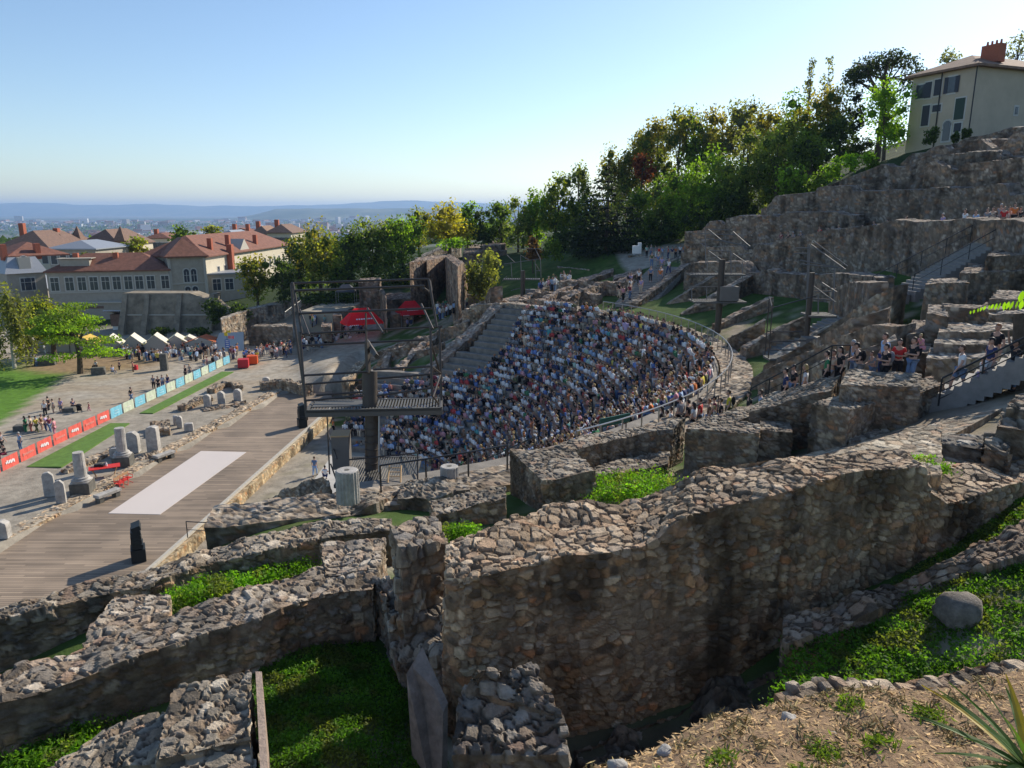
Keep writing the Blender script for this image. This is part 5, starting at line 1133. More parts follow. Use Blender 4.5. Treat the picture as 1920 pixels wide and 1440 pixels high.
for i, (hx, hy, Z, t_, b_, h_, lab) in enumerate([(1467, 437, 75, 'maroon', 'black', 'dark', 'leaning person in maroon at the left end of the tall wall'), (1480, 437, 75, 'black', 'black', 'brown', 'leaning person in black, second along the tall wall'), (1490, 437, 75, 'grey', 'navy', 'grey', 'leaning grey haired person, third along the tall wall'), (1503, 436, 75, 'navy', 'black', 'grey', 'leaning person in navy with grey hair, fourth along the tall wall'),
   (1538, 427, 71, 'red', 'black', 'brown', 'person in red leaning on the tall wall'), (1556, 429, 70, 'pink', 'black', 'dark', 'person in pink right of the red one on the tall wall'), (1574, 424, 69, 'beige', 'black', 'blond', 'blond person behind the tall wall'), (1619, 424, 64, 'black', 'navy', 'dark', 'person in black where the tall wall dips'), (1639, 417, 63, 'blue', 'black', 'brown', 'person in blue leaning on the tall wall'),
   (1663, 415, 62, 'white', 'black', 'dark', 'person in white top behind the tall wall'), (1696, 409, 60, 'olive', 'black', 'brown', 'person in olive green behind the tall wall'), (1764, 403, 57, 'lilac', 'grey', 'grey', 'person in pale lilac alone behind the right part of the tall wall')]):
    best = min(np.arange(-10, 40, .1), key=lambda a: abs(proj(*pol(51.7, a)[:2], 20)[0]-hx)); x, y, _ = pol(51.7, best); zz = zfor(x, y, hy)
    person((x, y, zz-1.61), radians(best+90), 'lean' if i < 9 else 'stand', t_, b_, h_, lab, R4)
# combinations of clothes, each used once
tops = ['white', 'black', 'navy', 'red', 'blue', 'sky', 'pink', 'grey', 'olive', 'orange', 'teal', 'yellow', 'lilac', 'beige', 'coral', 'green', 'brown', 'maroon', 'mint', 'denim']
bots = ['denim', 'black', 'beige', 'grey', 'navy', 'white']; hairs = ['dark', 'brown', 'blond', 'grey', 'ginger']
rnd = random.Random(42); combos = [(t_, b_, h_) for t_ in tops for b_ in bots for h_ in hairs if t_ != b_]
wt = dict(white=9, black=5, pink=1.4, coral=1.4, navy=2, sky=1.8, grey=2.5, blue=1.3, beige=2.5, yellow=.3, lilac=.5, teal=.4, orange=.6, green=.4, mint=.4); wh = dict(dark=3, brown=4, blond=1.4, grey=.8, ginger=.8)
combos.sort(key=lambda c: -rnd.random()**(1/(wt.get(c[0], 1)*wh[c[2]])))
def auto(zone):
    t_, b_, h_ = combos.pop(0); return t_, b_, h_, '%s haired person in %s top and %s bottoms %s' % (h_, t_, b_, zone)
R5 = 'people on the plaza behind the stage'
for px, py, ps, rz, t_, b_, h_, lab, kw in [
 (86, 782, 'stand', 200, 'white', 'black', 'dark', 'person in white shirt and black trousers in the standing group of four on the plaza', {}), (93, 774, 'stand', 90, 'black', 'black', 'dark', 'person in all black at the back of the group of four on the plaza', {}),
 (102, 779, 'stand', 120, 'grey', 'beige', 'brown', 'person in grey tee and pale shorts in the group of four', dict(shorts=True)), (116, 777, 'stand', 170, 'lilac', 'grey', 'brown', 'person in lilac tee and grey shorts at the right of the group of four', dict(shorts=True)),
 (138, 771, 'sitback', 250, 'navy', 'black', 'dark', 'person in navy seated on a dark block beside the pushchair', {}), (168, 773, 'walk', 120, 'maroon', 'pink', 'brown', 'small child in dark red running beyond the pushchair', dict(scale=.62)),
 (50, 814, 'stand', 90, 'green', 'green', 'dark', 'person in green beside the dark block near the red banners', dict(long=True)), (60, 813, 'stand', 100, 'beige', 'coral', 'brown', 'person in beige top between the green and the yellow ones', {}),
 (70, 814, 'walk', 260, 'yellow', 'olive', 'dark', 'person in bright yellow shirt walking behind the red banners', {}), (80, 810, 'stand', 270, 'brown', 'beige', 'brown', 'person in brown right of the yellow shirt', dict(shorts=True)),
 (88, 811, 'stand', 100, 'lilac', 'navy', 'dark', 'person in lilac between the brown and the maroon tops', {}), (95, 813, 'walk', 250, 'maroon', 'denim', 'dark', 'person in maroon striding at the right of the group behind the red banners', {}), (104, 818, 'stand', 90, 'pink', 'pink', 'brown', 'person in pink partly hidden by the red banner', {}),
 (40, 846, 'stand', 150, 'sky', 'denim', 'grey', 'lone grey haired person in pale shirt just behind the red banners', {}), (5, 846, 'walk', 270, 'grey', 'black', 'dark', 'person in grey top cut by the left edge behind the banners', {}),
 (10, 862, 'sitback', 150, 'black', 'maroon', 'dark', 'dark crouching figure at the left edge behind the first banner', {}), (247, 755, 'walk', 270, 'black', 'denim', 'dark', 'lone person in black walking behind the cream banner', {}),
 (289, 731, 'stand', 200, 'grey', 'black', 'dark', 'leftmost person in grey shirt of the group at the middle of the banners', {}), (298, 733, 'stand', 180, 'black', 'black', 'dark', 'person in long black clothes in the group at the middle of the banners', dict(long=True)),
 (306, 730, 'stand', 180, 'white', 'denim', 'brown', 'person in white shirt in the group at the middle of the banners', {}), (316, 729, 'stand', 160, 'navy', 'blue', 'blond', 'blond person in navy and blue at the right of the banner group', dict(long=True)),
 (349, 711, 'stand', 150, 'black', 'black', 'ginger', 'person in black leaning near the far blue banner', {}), (357, 708, 'stand', 170, 'beige', 'grey', 'blond', 'person in beige right of the black one near the far blue banner', {}),
 (181, 694, 'sitback', 160, 'white', 'black', 'dark', 'person in white sitting on the dark cube under the tree', {}), (212, 704, 'sitback', 250, 'sky', 'grey', 'brown', 'person in pale top sitting on the low platform', {}), (225, 697, 'stand', 90, 'black', 'black', 'brown', 'person in black standing behind the low platform', dict(scale=.9)),
 (251, 701, 'stand', 120, 'coral', 'brown', 'brown', 'person in coral top beside the red bin', {}), (70, 690, 'stand', 60, 'sky', 'denim', 'brown', 'person in pale blue leaning beside the dark block on the lawn', {}), (123, 684, 'stand', 60, 'beige', 'beige', 'brown', 'person in beige standing in the tree shade', {})]:
    z = PLZ
    if ps == 'sitback': z = PLZ+.45
    q = on(px, py); person((q.x, q.y, z), radians(rz), ps, t_, b_, h_, lab, R5, **kw)
R6 = 'people on the orchestra floor'
for px, py, z, ps, rz, t_, b_, h_, lab, kw in [(626, 815, .03, 'stand', -60, 'orange', 'black', 'brown', 'person in orange tee and black trousers standing on the orchestra floor', {}), (651, 811, .03, 'stand', -60, 'black', 'black', 'dark', 'person in black standing just right of the orange tee', {}), (591, 893, .03, 'walk', 0, 'denim', 'sky', 'brown', 'woman in blue on the white paving beside the near wall', {}), (610, 893, .45, 'sitback', 20, 'white', 'navy', 'dark', 'person in white seated at the end of the near wall', {})]:
    person(P(px, py, z), radians(rz), ps, t_, b_, h_, lab, R6, **kw)
# far terrace and far stair
rnd = random.Random(5)
for i in range(20):
    px = 1212+i*8.0+rnd.uniform(-2, 2); Z = 104+rnd.uniform(-3, 3); p = PZ(px, 473+rnd.uniform(-2, 2), Z); t_, b_, h_, lab = auto('on the far terrace')
    person((p[0], p[1], 15.45), radians(rnd.uniform(60, 200)), 'stand', t_, b_, h_, lab, 'people standing on the far terrace')
fa = Vector(P(1180, 571, 12.4)); fb = Vector(P(1250, 500, 15.6))
for i in range(16):
    t = rnd.uniform(0, 1)**1.3; w = rnd.uniform(-1.8, .2) if i % 4 else rnd.uniform(0, 1.5); d = (fb-fa).normalized(); q = fa.lerp(fb, t)+Vector((-d.y, d.x, 0))*-w; t_, b_, h_, lab = auto('on the far stair')
    person((q.x, q.y, fa.z+(fb.z-fa.z)*t+.15), radians(rnd.uniform(130, 220)), 'stand' if i % 3 else 'walk', t_, b_, h_, lab, 'people on the far stair')
# crowd data: (x, y, z, rz, kind)
more = []
def scatter(poly, n, z, kind='stand', seed=1, zr=0):
    rn = random.Random(seed); xs = [p[0] for p in poly]; ys = [p[1] for p in poly]; k = 0; out = []
    while k < n:
        x = rn.uniform(min(xs), max(xs)); y = rn.uniform(min(ys), max(ys)); ins = False
        for (x0, y0), (x1, y1) in zip(poly, poly[1:]+poly[:1]):
            if (y0 > y) != (y1 > y) and x < (x1-x0)*(y-y0)/(y1-y0)+x0: ins = not ins
        if ins: p = P(x, y, z); out.append((p[0], p[1], z+zr, rn.uniform(0, 6.28), kind)); k += 1
    return out
zA = scatter([(440, 690), (475, 668), (545, 655), (550, 668), (500, 676), (470, 684)], 36, PLZ, seed=2)+scatter([(370, 700), (392, 686), (445, 664), (455, 668), (420, 682), (396, 694)], 26, PLZ, seed=3)
zB = scatter([(215, 662), (400, 655), (420, 662), (370, 680), (290, 682), (215, 675)], 95, PLZ, seed=4)
zC = scatter([(20, 662), (90, 655), (200, 655), (200, 662), (30, 668)], 22, PLZ, seed=6)+scatter([(560, 648), (640, 640), (700, 636), (700, 645), (600, 655), (565, 660)], 46, 2.3, seed=7)+scatter([(640, 625), (690, 612), (715, 610), (700, 625), (660, 636)], 34, 3.6, seed=8)+scatter([(750, 612), (790, 606), (800, 610), (760, 622)], 22, 4.6, seed=9)+scatter([(580, 605), (620, 600), (615, 610), (580, 615)], 18, 4.4, seed=10)
zD = scatter([(818, 590), (870, 572), (890, 574), (850, 590), (825, 600)], 30, 8.0, seed=11)+scatter([(1000, 552), (1060, 528), (1085, 530), (1020, 556)], 26, 11.9, seed=12)+scatter([(700, 590), (720, 585), (720, 600)], 4, 4.6, seed=13)
for i, (x, y, z, rz, kd) in enumerate(zA[:44]+zB[:26]):
    t_, b_, h_, lab = auto('at the %s' % ('metal barriers' if i < 44 else 'market tents'))
    person((x, y, z), rz, 'stand' if i % 3 else 'lean', t_, b_, h_, lab, 'people standing at the barriers' if i < 44 else 'people before the market tents', scale=rnd.uniform(.92, 1.05))
more += zA[44:]+zB[26:]+zC+zD
# the seated audience
poly = [(1100, 558), (990, 566), (948, 640), (905, 690), (822, 698), (640, 735), (640, 860), (760, 880), (1000, 880), (1400, 780), (1430, 600), (1200, 560)]
def inside(x, y):
    ins = False
    for (x0, y0), (x1, y1) in zip(poly, poly[1:]+poly[:1]):
        if (y0 > y) != (y1 > y) and x < (x1-x0)*(y-y0)/(y1-y0)+x0: ins = not ins
    return ins
edge = [(560, 930), (640, 905), (780, 882), (870, 868), (950, 852), (1060, 838), (1132, 812), (1280, 790), (1340, 768), (1400, 735), (1440, 700)]
seats = []; rn = random.Random(77)
for ri, (r, z) in enumerate(ROWS):
    a0, a1 = row_span(r); a = a0
    while a < a1:
        a += degrees(.54/r)*rn.uniform(.85, 1.25)
        if any(abs(((a+100) % 38)-19) < degrees(.45/r) for _ in (0,)) and ri > 1: continue
        if rn.random() < .03: continue
        x, y, _ = pol(r+.42+rn.uniform(-.08, .08), a); px, py, Z = proj(x, y, z+1.1)
        if not inside(px, py): continue
        if (a < -46 and ri >= 15) or (a < -34 and ri >= 22) or (px < 700 and py > 800): continue
        seats.append((Z, px, py, x, y, z+.45, radians(a)+pi/2+rn.uniform(-.35, .35), ri, a))
vis = sorted([s for s in seats if s[2] < float(np.interp(s[1], [e[0] for e in edge], [e[1] for e in edge]))-4])
NI = 296-NPEOPLE
rown = lambda ri: 'in the top row' if ri >= 23 else '%s row from the top' % ordn[23-ri] if 23-ri < 20 else 'low in the bowl'
ind = vis[:NI]; used = set((s[3], s[4]) for s in ind)
for (Z, px, py, x, y, z, rz, ri, a) in ind:
    zone = 'below the green board' if px < 1100 else ('above the green board' if px < 1230 else 'near the rail at right')
    t_, b_, h_, _l = auto(''); lab = '%s haired spectator in %s top and %s bottoms, %s' % (h_, t_, b_, zone)
    person((x, y, z), rz, 'sit' if rn.random() < .6 else 'sitback', t_, b_, h_, lab, 'seated audience nearest the rail', long=rn.random() < .35, shorts=rn.random() < .3, cap=('white' if rn.random() < .06 else None), scale=rn.uniform(.92, 1.05), skin_i=(1 if rn.random() < .25 else 0))
# everybody else in one mass: low figures with their own colours
def low_figure(sit):
    V_ = []; Fc = []; G = []
    def bx(c, d, g, lean=0.0, tp_=1.0):
        n = len(V_)
        for k, zz in enumerate((-.5, .5)):
            q = tp_ if k else 1.0
            for x_, y_ in ((-.5, -.5), (.5, -.5), (.5, .5), (-.5, .5)): V_.append((c[0]+x_*d[0]*q, c[1]+y_*d[1]*q+lean*(zz+.5), c[2]+zz*d[2]))
            G.extend([g]*4)
        Fc.extend([tuple(n+i for i in f) for f in ((3, 2, 1, 0), (4, 5, 6, 7), (0, 1, 5, 4), (1, 2, 6, 5), (2, 3, 7, 6), (3, 0, 4, 7))])
    def sph(c, r, g, cut=None):
        n = len(V_); k = 7; rings = 5
        for j in range(rings):
            t = pi*(j+.5)/rings
            for i in range(k): u = 2*pi*i/k; V_.append((c[0]+r[0]*sin(t)*cos(u), c[1]+r[1]*sin(t)*sin(u), c[2]+r[2]*cos(t))); G.append(g)
        for j in range(rings-1):
            for i in range(k): Fc.append((n+j*k+i, n+(j+1)*k+i, n+(j+1)*k+(i+1) % k, n+j*k+(i+1) % k))
        Fc.append(tuple(n+i for i in range(k))); 
    if sit:
        bx((0, -.01, .2), (.32, .23, .36), 0, .04, 1.0); sph((0, .08, .43), (.21, .14, .23), 0); sph((0, .13, .8), (.1, .11, .135), 3); sph((0, .1, .84), (.11, .115, .12), 2)
        for s in (-1, 1): bx((s*.11, .26, .11), (.15, .5, .15), 1); bx((s*.12, .45, -.15), (.12, .13, .45), 1); bx((s*.23, .1, .4), (.09, .12, .34), 0, .05); bx((s*.17, .3, .24), (.07, .3, .08), 3)
    else:
        bx((0, 0, 1.05), (.3, .2, .4), 0, 0, 1.05); sph((0, 0, 1.27), (.2, .13, .2), 0); sph((0, .02, 1.62), (.1, .11, .135), 3); sph((0, -.02, 1.66), (.108, .115, .12), 2)
        for s in (-1, 1): bx((s*.09, 0, .5), (.14, .17, .9), 1); bx((s*.1, .05, .04), (.1, .26, .09), 2); bx((s*.23, 0, 1.22), (.09, .12, .36), 0); bx((s*.24, .04, .92), (.07, .09, .3), 3)
    return np.array(V_), Fc, np.array(G)
pts_ = [(s[3], s[4], s[5], s[6], 'sit') for s in seats if (s[3], s[4]) not in used]
pts_ = [(s[3], s[4], s[5], s[6], 'sit') for s in seats if not (s in ind)]
pts_ = [(a_, b_, c_-.42, d_, 'stand') if rn.random() < .015 else (a_, b_, c_, d_, 'sit') for a_, b_, c_, d_, e_ in pts_]
pts_ += more+[(x, y, .06, rz, 'sit') for x, y, z, rz, k in scatter([(650, 815), (760, 790), (770, 850), (660, 858)], 34, 0.0, seed=21)]
rs = np.random.RandomState(9); tc = np.array([CLR[t_] for t_ in tops]); tc = tc*.82+tc.mean(1, keepdims=True)*.18; tw_ = np.array([wt.get(t_, .9) for t_ in tops]); tw_ = tw_/tw_.sum(); bc = np.array([CLR[b_] for b_ in bots]); hc_ = np.array([HAIR[h_] for h_ in hairs])
for kind in ('both',):
    Vs = []; F4 = []; FN = []; Cs = []; n0 = 0
    LF = {True: low_figure(True), False: low_figure(False)}
    for (x, y, z, rz, kd) in pts_:
        V_, Fc, G = LF[kd == 'sit']; sc = rs.uniform(.88, 1.08); c_, s_ = cos(rz-0), sin(rz-0)
        v = V_*sc; v = v*np.array([rs.uniform(.9, 1.15), 1, 1]); w = np.stack([v[:, 0]*c_-v[:, 1]*s_+x, v[:, 0]*s_+v[:, 1]*c_+y, v[:, 2]+z], 1)
        pal = np.array([tc[rs.choice(len(tops), p=tw_)]*rs.uniform(.8, 1.1), bc[rs.choice(len(bots), p=[.2, .28, .22, .12, .08, .1])], hc_[rs.choice(5, p=[.38, .34, .13, .08, .07])], np.array([.46, .28, .2])*rs.uniform(.6, 1.1)])
        w[:, :2] += (w[:, 2:3]-z)*rs.uniform(-.14, .14, (1, 2)); Vs.append(w); Cs.append(pal[G]); F4 += [tuple(i+n0 for i in f) for f in Fc if len(f) == 4]; FN += [tuple(i+n0 for i in f) for f in Fc if len(f) == 7]; n0 += len(V_)
    me = np_mesh('audience', np.concatenate(Vs), [np.array(F4), np.array(FN)], mat('crowd_clothes', (.5, .5, .5), .85, attr=True), col=np.concatenate(Cs), smooth=False)
    tag(obj_of('audience', me), 'dense far mass of seated and standing spectators', 'crowd', kind='stuff')
print('people', NPEOPLE, 'mass', len(pts_), 'seats', len(seats))
# pushchair on the plaza
e = empty('pushchair', on(150, 776), .4); tag(e, 'black pushchair beside the seated person on the plaza', 'pushchair')
for a_ in ((-.25, -.3), (.25, -.3), (-.25, .35), (.25, .35)):
    b = MB(); b.tube((a_[0]-.02, a_[1], .12), (a_[0]+.02, a_[1], .12), .12, n=10); b.build('wheel', M['iron'], e)
b = MB(); b.box((0, 0, .5), (.42, .5, .1), rx=.3); b.box((0, -.25, .75), (.42, .1, .5), rx=.3); b.build('seat', MC['black'], e)
b = MB(); b.lathe([(.3, 0), (.27, .12), (.15, .2)], (0, -.2, .9), 10); b.build('hood', MC['black'], e)
b = MB(); b.tube((-.2, .35, .12), (-.2, -.5, 1.05), .02, n=5); b.tube((.2, .35, .12), (.2, -.5, 1.05), .02, n=5); b.tube((-.2, -.5, 1.05), (.2, -.5, 1.05), .02, n=5); b.tube((-.2, -.3, .12), (-.2, .1, .6), .02, n=5); b.tube((.2, -.3, .12), (.2, .1, .6), .02, n=5); b.build('frame', M['iron'], e)
# ================================================================ vegetation
def leafmat(nm): return mat(nm, (.1, .15, .03), .6, attr=True, transl=.5, spec=.2)
M['leaf'] = leafmat('foliage'); M['dry'] = mat('dry_litter', (.3, .25, .15), .9, attr=True, spec=.1); M['bark'] = mat('bark', (.09, .07, .05), .95, noise=.4, nscale=6, bump=.6); M['birch'] = mat('pale_bark', (.5, .48, .43), .9, noise=.4, nscale=5)
LC = dict(G1=(.11, .175, .034), G2=(.24, .25, .03), G3=(.055, .09, .028), G4=(.17, .30, .03), AUT=(.24, .20, .045), RED=(.17, .05, .025), CED=(.03, .045, .028), OLV=(.17, .19, .065), Y=(.32, .29, .04), PALE=(.16, .17, .10), BR=(.16, .09, .05), WEED=(.10, .23, .02), GR=(.075, .17, .024))
def leaves(cen, size, col, rs, up=0.3, var=.35, long=1.0):
    """one small quad per centre"""
    n = len(cen); N = rs.normal(size=(n, 3)); N[:, 2] += up; N /= np.linalg.norm(N, axis=1, keepdims=True)
    T = np.cross(N, rs.normal(size=(n, 3))); T /= np.linalg.norm(T, axis=1, keepdims=True)+1e-9; B = np.cross(N, T)
    s = (size*(.6+.8*rs.random_sample(n)))[:, None]; T = T*s*long; B = B*s*.62
    V = np.stack([cen-T*.5, cen+B*.5-T*.05, cen+T*.5, cen-B*.5-T*.05], 1).reshape(-1, 3)
    Fc = np.arange(n*4).reshape(n, 4)
    k = (1+var*(rs.random_sample((n, 1))*2-1)); hue = rs.random_sample((n, 1)); c = np.array(col)*k; c = c*(1-.25*hue)+c*np.array([1.5, 1.12, .6])*.25*hue*1.6
    return V, Fc, np.repeat(c, 4, axis=0)
def crown(cx, cy, zb, zt, rx, ry, col, seed, size, dens=1.0, kind='round', col2=None):
    rs = np.random.RandomState(seed); h = zt-zb; zc = (zb+zt)/2
    blobs = []
    if kind == 'conifer':
        n = 15
        for i in range(n):
            t = i/(n-1.0); z = zb+h*(.06+.92*t); R_ = rx*(1-t)**.75*1.0+.3
            for k in range(max(3, int(9*(1-t)+2))):
                a = rs.rand()*6.28; rr = R_*(.45+.5*rs.rand()); blobs.append((cx+rr*cos(a), cy+rr*sin(a), z-rr*.12, R_*.42+.4, R_*.42+.4, .45+.25*rs.rand()))
    elif kind == 'umbrella':
        for i in range(26):
            a = rs.rand()*6.28; rr = rx*sqrt(rs.rand())*.9; blobs.append((cx+rr*cos(a), cy+rr*.6*sin(a), zt-h*.16-(rr/rx)**2*h*.35+rs.rand()*.4, rx*.26, rx*.2, h*.07))
    elif kind == 'weep':
        for i in range(20):
            a = rs.rand()*6.28; rr = rx*.7*sqrt(rs.rand()); z = zb+h*(.25+.65*rs.rand()*(1-.4*rr/rx)); blobs.append((cx+rr*cos(a), cy+rr*sin(a), z, rx*.26, rx*.26, h*.22))
    elif kind == 'layer':
        for i in range(24):
            t = rs.rand(); a = rs.rand()*6.28; rr = rx*(1-.55*t)*(.35+.6*rs.rand()); blobs.append((cx+rr*cos(a), cy+rr*sin(a), zb+h*(.1+.85*t), rx*.36, rx*.34, h*.055))
    else:
        n = int(min(60, (20 if kind == 'round' else 12)*max(1, h/(2.2*rx))))
        for i in range(n):
            d = rs.normal(size=3); d /= np.linalg.norm(d); q = .72*rs.rand()**.35; zn = d[2]*q
            k = (.26+.2*rs.rand()); wd = (1-.35*max(0, zn)); blobs.append((cx+d[0]*rx*q*wd, cy+d[1]*ry*q*wd, zc+d[2]*h/2*q*1.05, rx*k, ry*k, min(h/2*k*1.05, rx*k*.95)))
    blobs = np.array(blobs); lo_ = (blobs[:, 2]-blobs[:, 5]).min(); hi_ = (blobs[:, 2]+blobs[:, 5]).max(); sc_ = h/(hi_-lo_); blobs[:, 2] = zb+(blobs[:, 2]-lo_)*sc_; blobs[:, 5] *= sc_; area = rx*h*2; N = int(min(12500, max(500, dens*area/(size*size)*5.2)))
    w = blobs[:, 3]*blobs[:, 5]+blobs[:, 3]*blobs[:, 4]; w = w/w.sum(); bi = rs.choice(len(blobs), N, p=w); d = rs.normal(size=(N, 3)); d /= np.linalg.norm(d, axis=1, keepdims=True)
    rad = 1-.45*rs.rand(N)**1.6; rad = rad*(1+.16*rs.normal(size=N)); P_ = blobs[bi, :3]+d*rad[:, None]*blobs[bi, 3:6]
    if kind == 'weep': P_[:, 2] -= rs.rand(N)**2*h*.12
    V, Fc, C_ = leaves(P_, size, col, rs, long=1.5 if kind in ('weep', 'conifer') else 1.0)
    tone = np.repeat((.78+.44*rs.rand(len(blobs)))[bi], 4)[:, None]; C_ = C_*tone
    if col2 is not None:
        m = np.clip(rs.rand(len(blobs))*1.4-.3, 0, 1); zn = np.clip((blobs[:, 2]-zb)/h, 0, 1); m = np.clip(m*.6+zn*.5, 0, 1); mm = np.repeat(m[bi], 4)[:, None]; C_ = C_*(1-mm)+C_*(np.array(col2)/np.array(col))*mm
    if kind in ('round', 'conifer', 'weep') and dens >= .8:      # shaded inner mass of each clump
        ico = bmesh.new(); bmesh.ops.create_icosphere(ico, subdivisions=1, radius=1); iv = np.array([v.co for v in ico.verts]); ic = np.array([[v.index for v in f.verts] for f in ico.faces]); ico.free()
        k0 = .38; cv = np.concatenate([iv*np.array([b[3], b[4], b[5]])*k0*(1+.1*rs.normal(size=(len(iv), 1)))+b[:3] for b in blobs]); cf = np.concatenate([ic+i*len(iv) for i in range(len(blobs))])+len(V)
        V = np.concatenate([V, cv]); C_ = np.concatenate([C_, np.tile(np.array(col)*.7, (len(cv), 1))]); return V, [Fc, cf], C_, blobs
    return V, Fc, C_, blobs
NT = [0]
def tree(px, top, bot, hw, Z, col, lab, kind='round', col2=None, size=None, dens=1.0, cat='tree', group=None, bark='bark', trunk=True, name=None, zg=None):
    NT[0] += 1; T = Vector(PZ(px, top, Z)); B_ = Vector(PZ(px, bot, Z)); cy = (T.y+B_.y)/2; cx = T.x; rx = hw/F*Z; seed = NT[0]*13+int(px)
    g = gz(cx, cy) if zg is None else zg; size = size or max(.18, Z*.0036)
    zb = B_.z; zt = T.z; g = min(g, zb)
    e = empty(name or ('tree' if trunk else 'shrub'), (cx, cy, g)); tag(e, lab, cat, group)
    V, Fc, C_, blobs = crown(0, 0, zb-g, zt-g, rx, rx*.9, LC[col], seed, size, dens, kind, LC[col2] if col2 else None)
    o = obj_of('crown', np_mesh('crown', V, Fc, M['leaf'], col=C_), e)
    if trunk:
        mb = MB(); rnd = random.Random(seed); r = max(.12, rx*.07); hm = (zb-g)+(zt-zb)*.45
        pts = [Vector((0, 0, -.4)), Vector((rnd.uniform(-.3, .3), 0, hm*.5)), Vector((rnd.uniform(-.4, .4), rnd.uniform(-.3, .3), hm)), Vector((0, 0, hm+(zt-zb)*.35))]
        for i, (a, b) in enumerate(zip(pts[:-1], pts[1:])): mb.tube(a, b, r*(1-.27*i), r*(1-.27*(i+1)), 8)
        for b in blobs[::max(1, len(blobs)//9)]:
            q = pts[1].lerp(pts[2], rnd.uniform(.3, 1)); mb.tube(q, Vector(b[:3]), r*.4, r*.1, 5)
        mb.build('trunk', M[bark], e)
    return e
def t(px, top, bot, hw, *a, **k): return tree(px, top, bot, hw*(1.22 if 540 < px < 1110 and hw > 12 else 1.0), *a, **k)
t(14, 522, 690, 52, 96, 'OLV', 'drooping grey green birch cut by the left edge of the view', 'weep', bark='birch', dens=.8)
t(92, 546, 655, 74, 104, 'G1', 'dense yellow tinged tree behind the layered tree on the plaza', col2='G2')
t(140, 570, 682, 84, 93, 'G4', 'bright layered spreading tree on the mound left of the tents', 'layer', col2='G1', dens=1.5)
t(478, 474, 572, 46, 128, 'G1', 'rounded tree with light top standing right of the arched tower', col2='AUT')
t(532, 478, 575, 34, 126, 'G3', 'dark bushy evergreen right of the rounded tree by the school')
t(600, 408, 560, 52, 136, 'G1', 'large tree with yellow tinted top, leftmost of the big dark group', col2='AUT')
t(560, 436, 560, 34, 140, 'G3', 'dark tree at the left flank of the big tree group')
t(652, 418, 560, 44, 134, 'G3', 'dark tree in the middle of the big group', col2='G1')
t(700, 402, 556, 48, 137, 'G1', 'large green tree right of the middle in the big group', col2='OLV')
t(752, 398, 520, 44, 138, 'G1', 'green tree with bright tips left of the yellow one', col2='G4')
t(786, 385, 470, 30, 146, 'G1', 'brown green autumn tree behind the yellow one', col2='AUT')
t(840, 372, 466, 46, 140, 'Y', 'round golden yellow tree above the ramped wall')
t(874, 374, 470, 24, 147, 'G1', 'narrow green tree just right of the golden one', col2='G4')
t(908, 384, 475, 30, 146, 'G3', 'dark slender tree, second right of the golden one')
t(940, 374, 475, 30, 146, 'G1', 'green tree, third right of the golden one')
t(972, 364, 475, 30, 142, 'G1', 'green tree with brownish tips, fourth right of the golden one', col2='OLV')
t(1006, 352, 470, 30, 142, 'G4', 'bright green tree left of the big dark conifer', col2='G1')
t(1044, 318, 470, 34, 140, 'G1', 'tall yellow green tree behind the conifer on its left', col2='G2')
t(1084, 300, 450, 32, 142, 'G1', 'tall green tree just behind the conifer', col2='OLV')
t(1140, 296, 482, 70, 119, 'CED', 'big dark conifer standing over the far terrace', 'conifer', dens=1.0)
t(906, 460, 566, 37, 107, 'OLV', 'pale weeping birch beside the far light mast', 'weep', bark='birch')
t(1036, 440, 492, 22, 117, 'G1', 'dense round dark shrub on the far lawn', trunk=False, cat='shrub')
t(1000, 440, 490, 10, 118, 'BR', 'small dry brown conical tree on the far lawn', 'conifer')
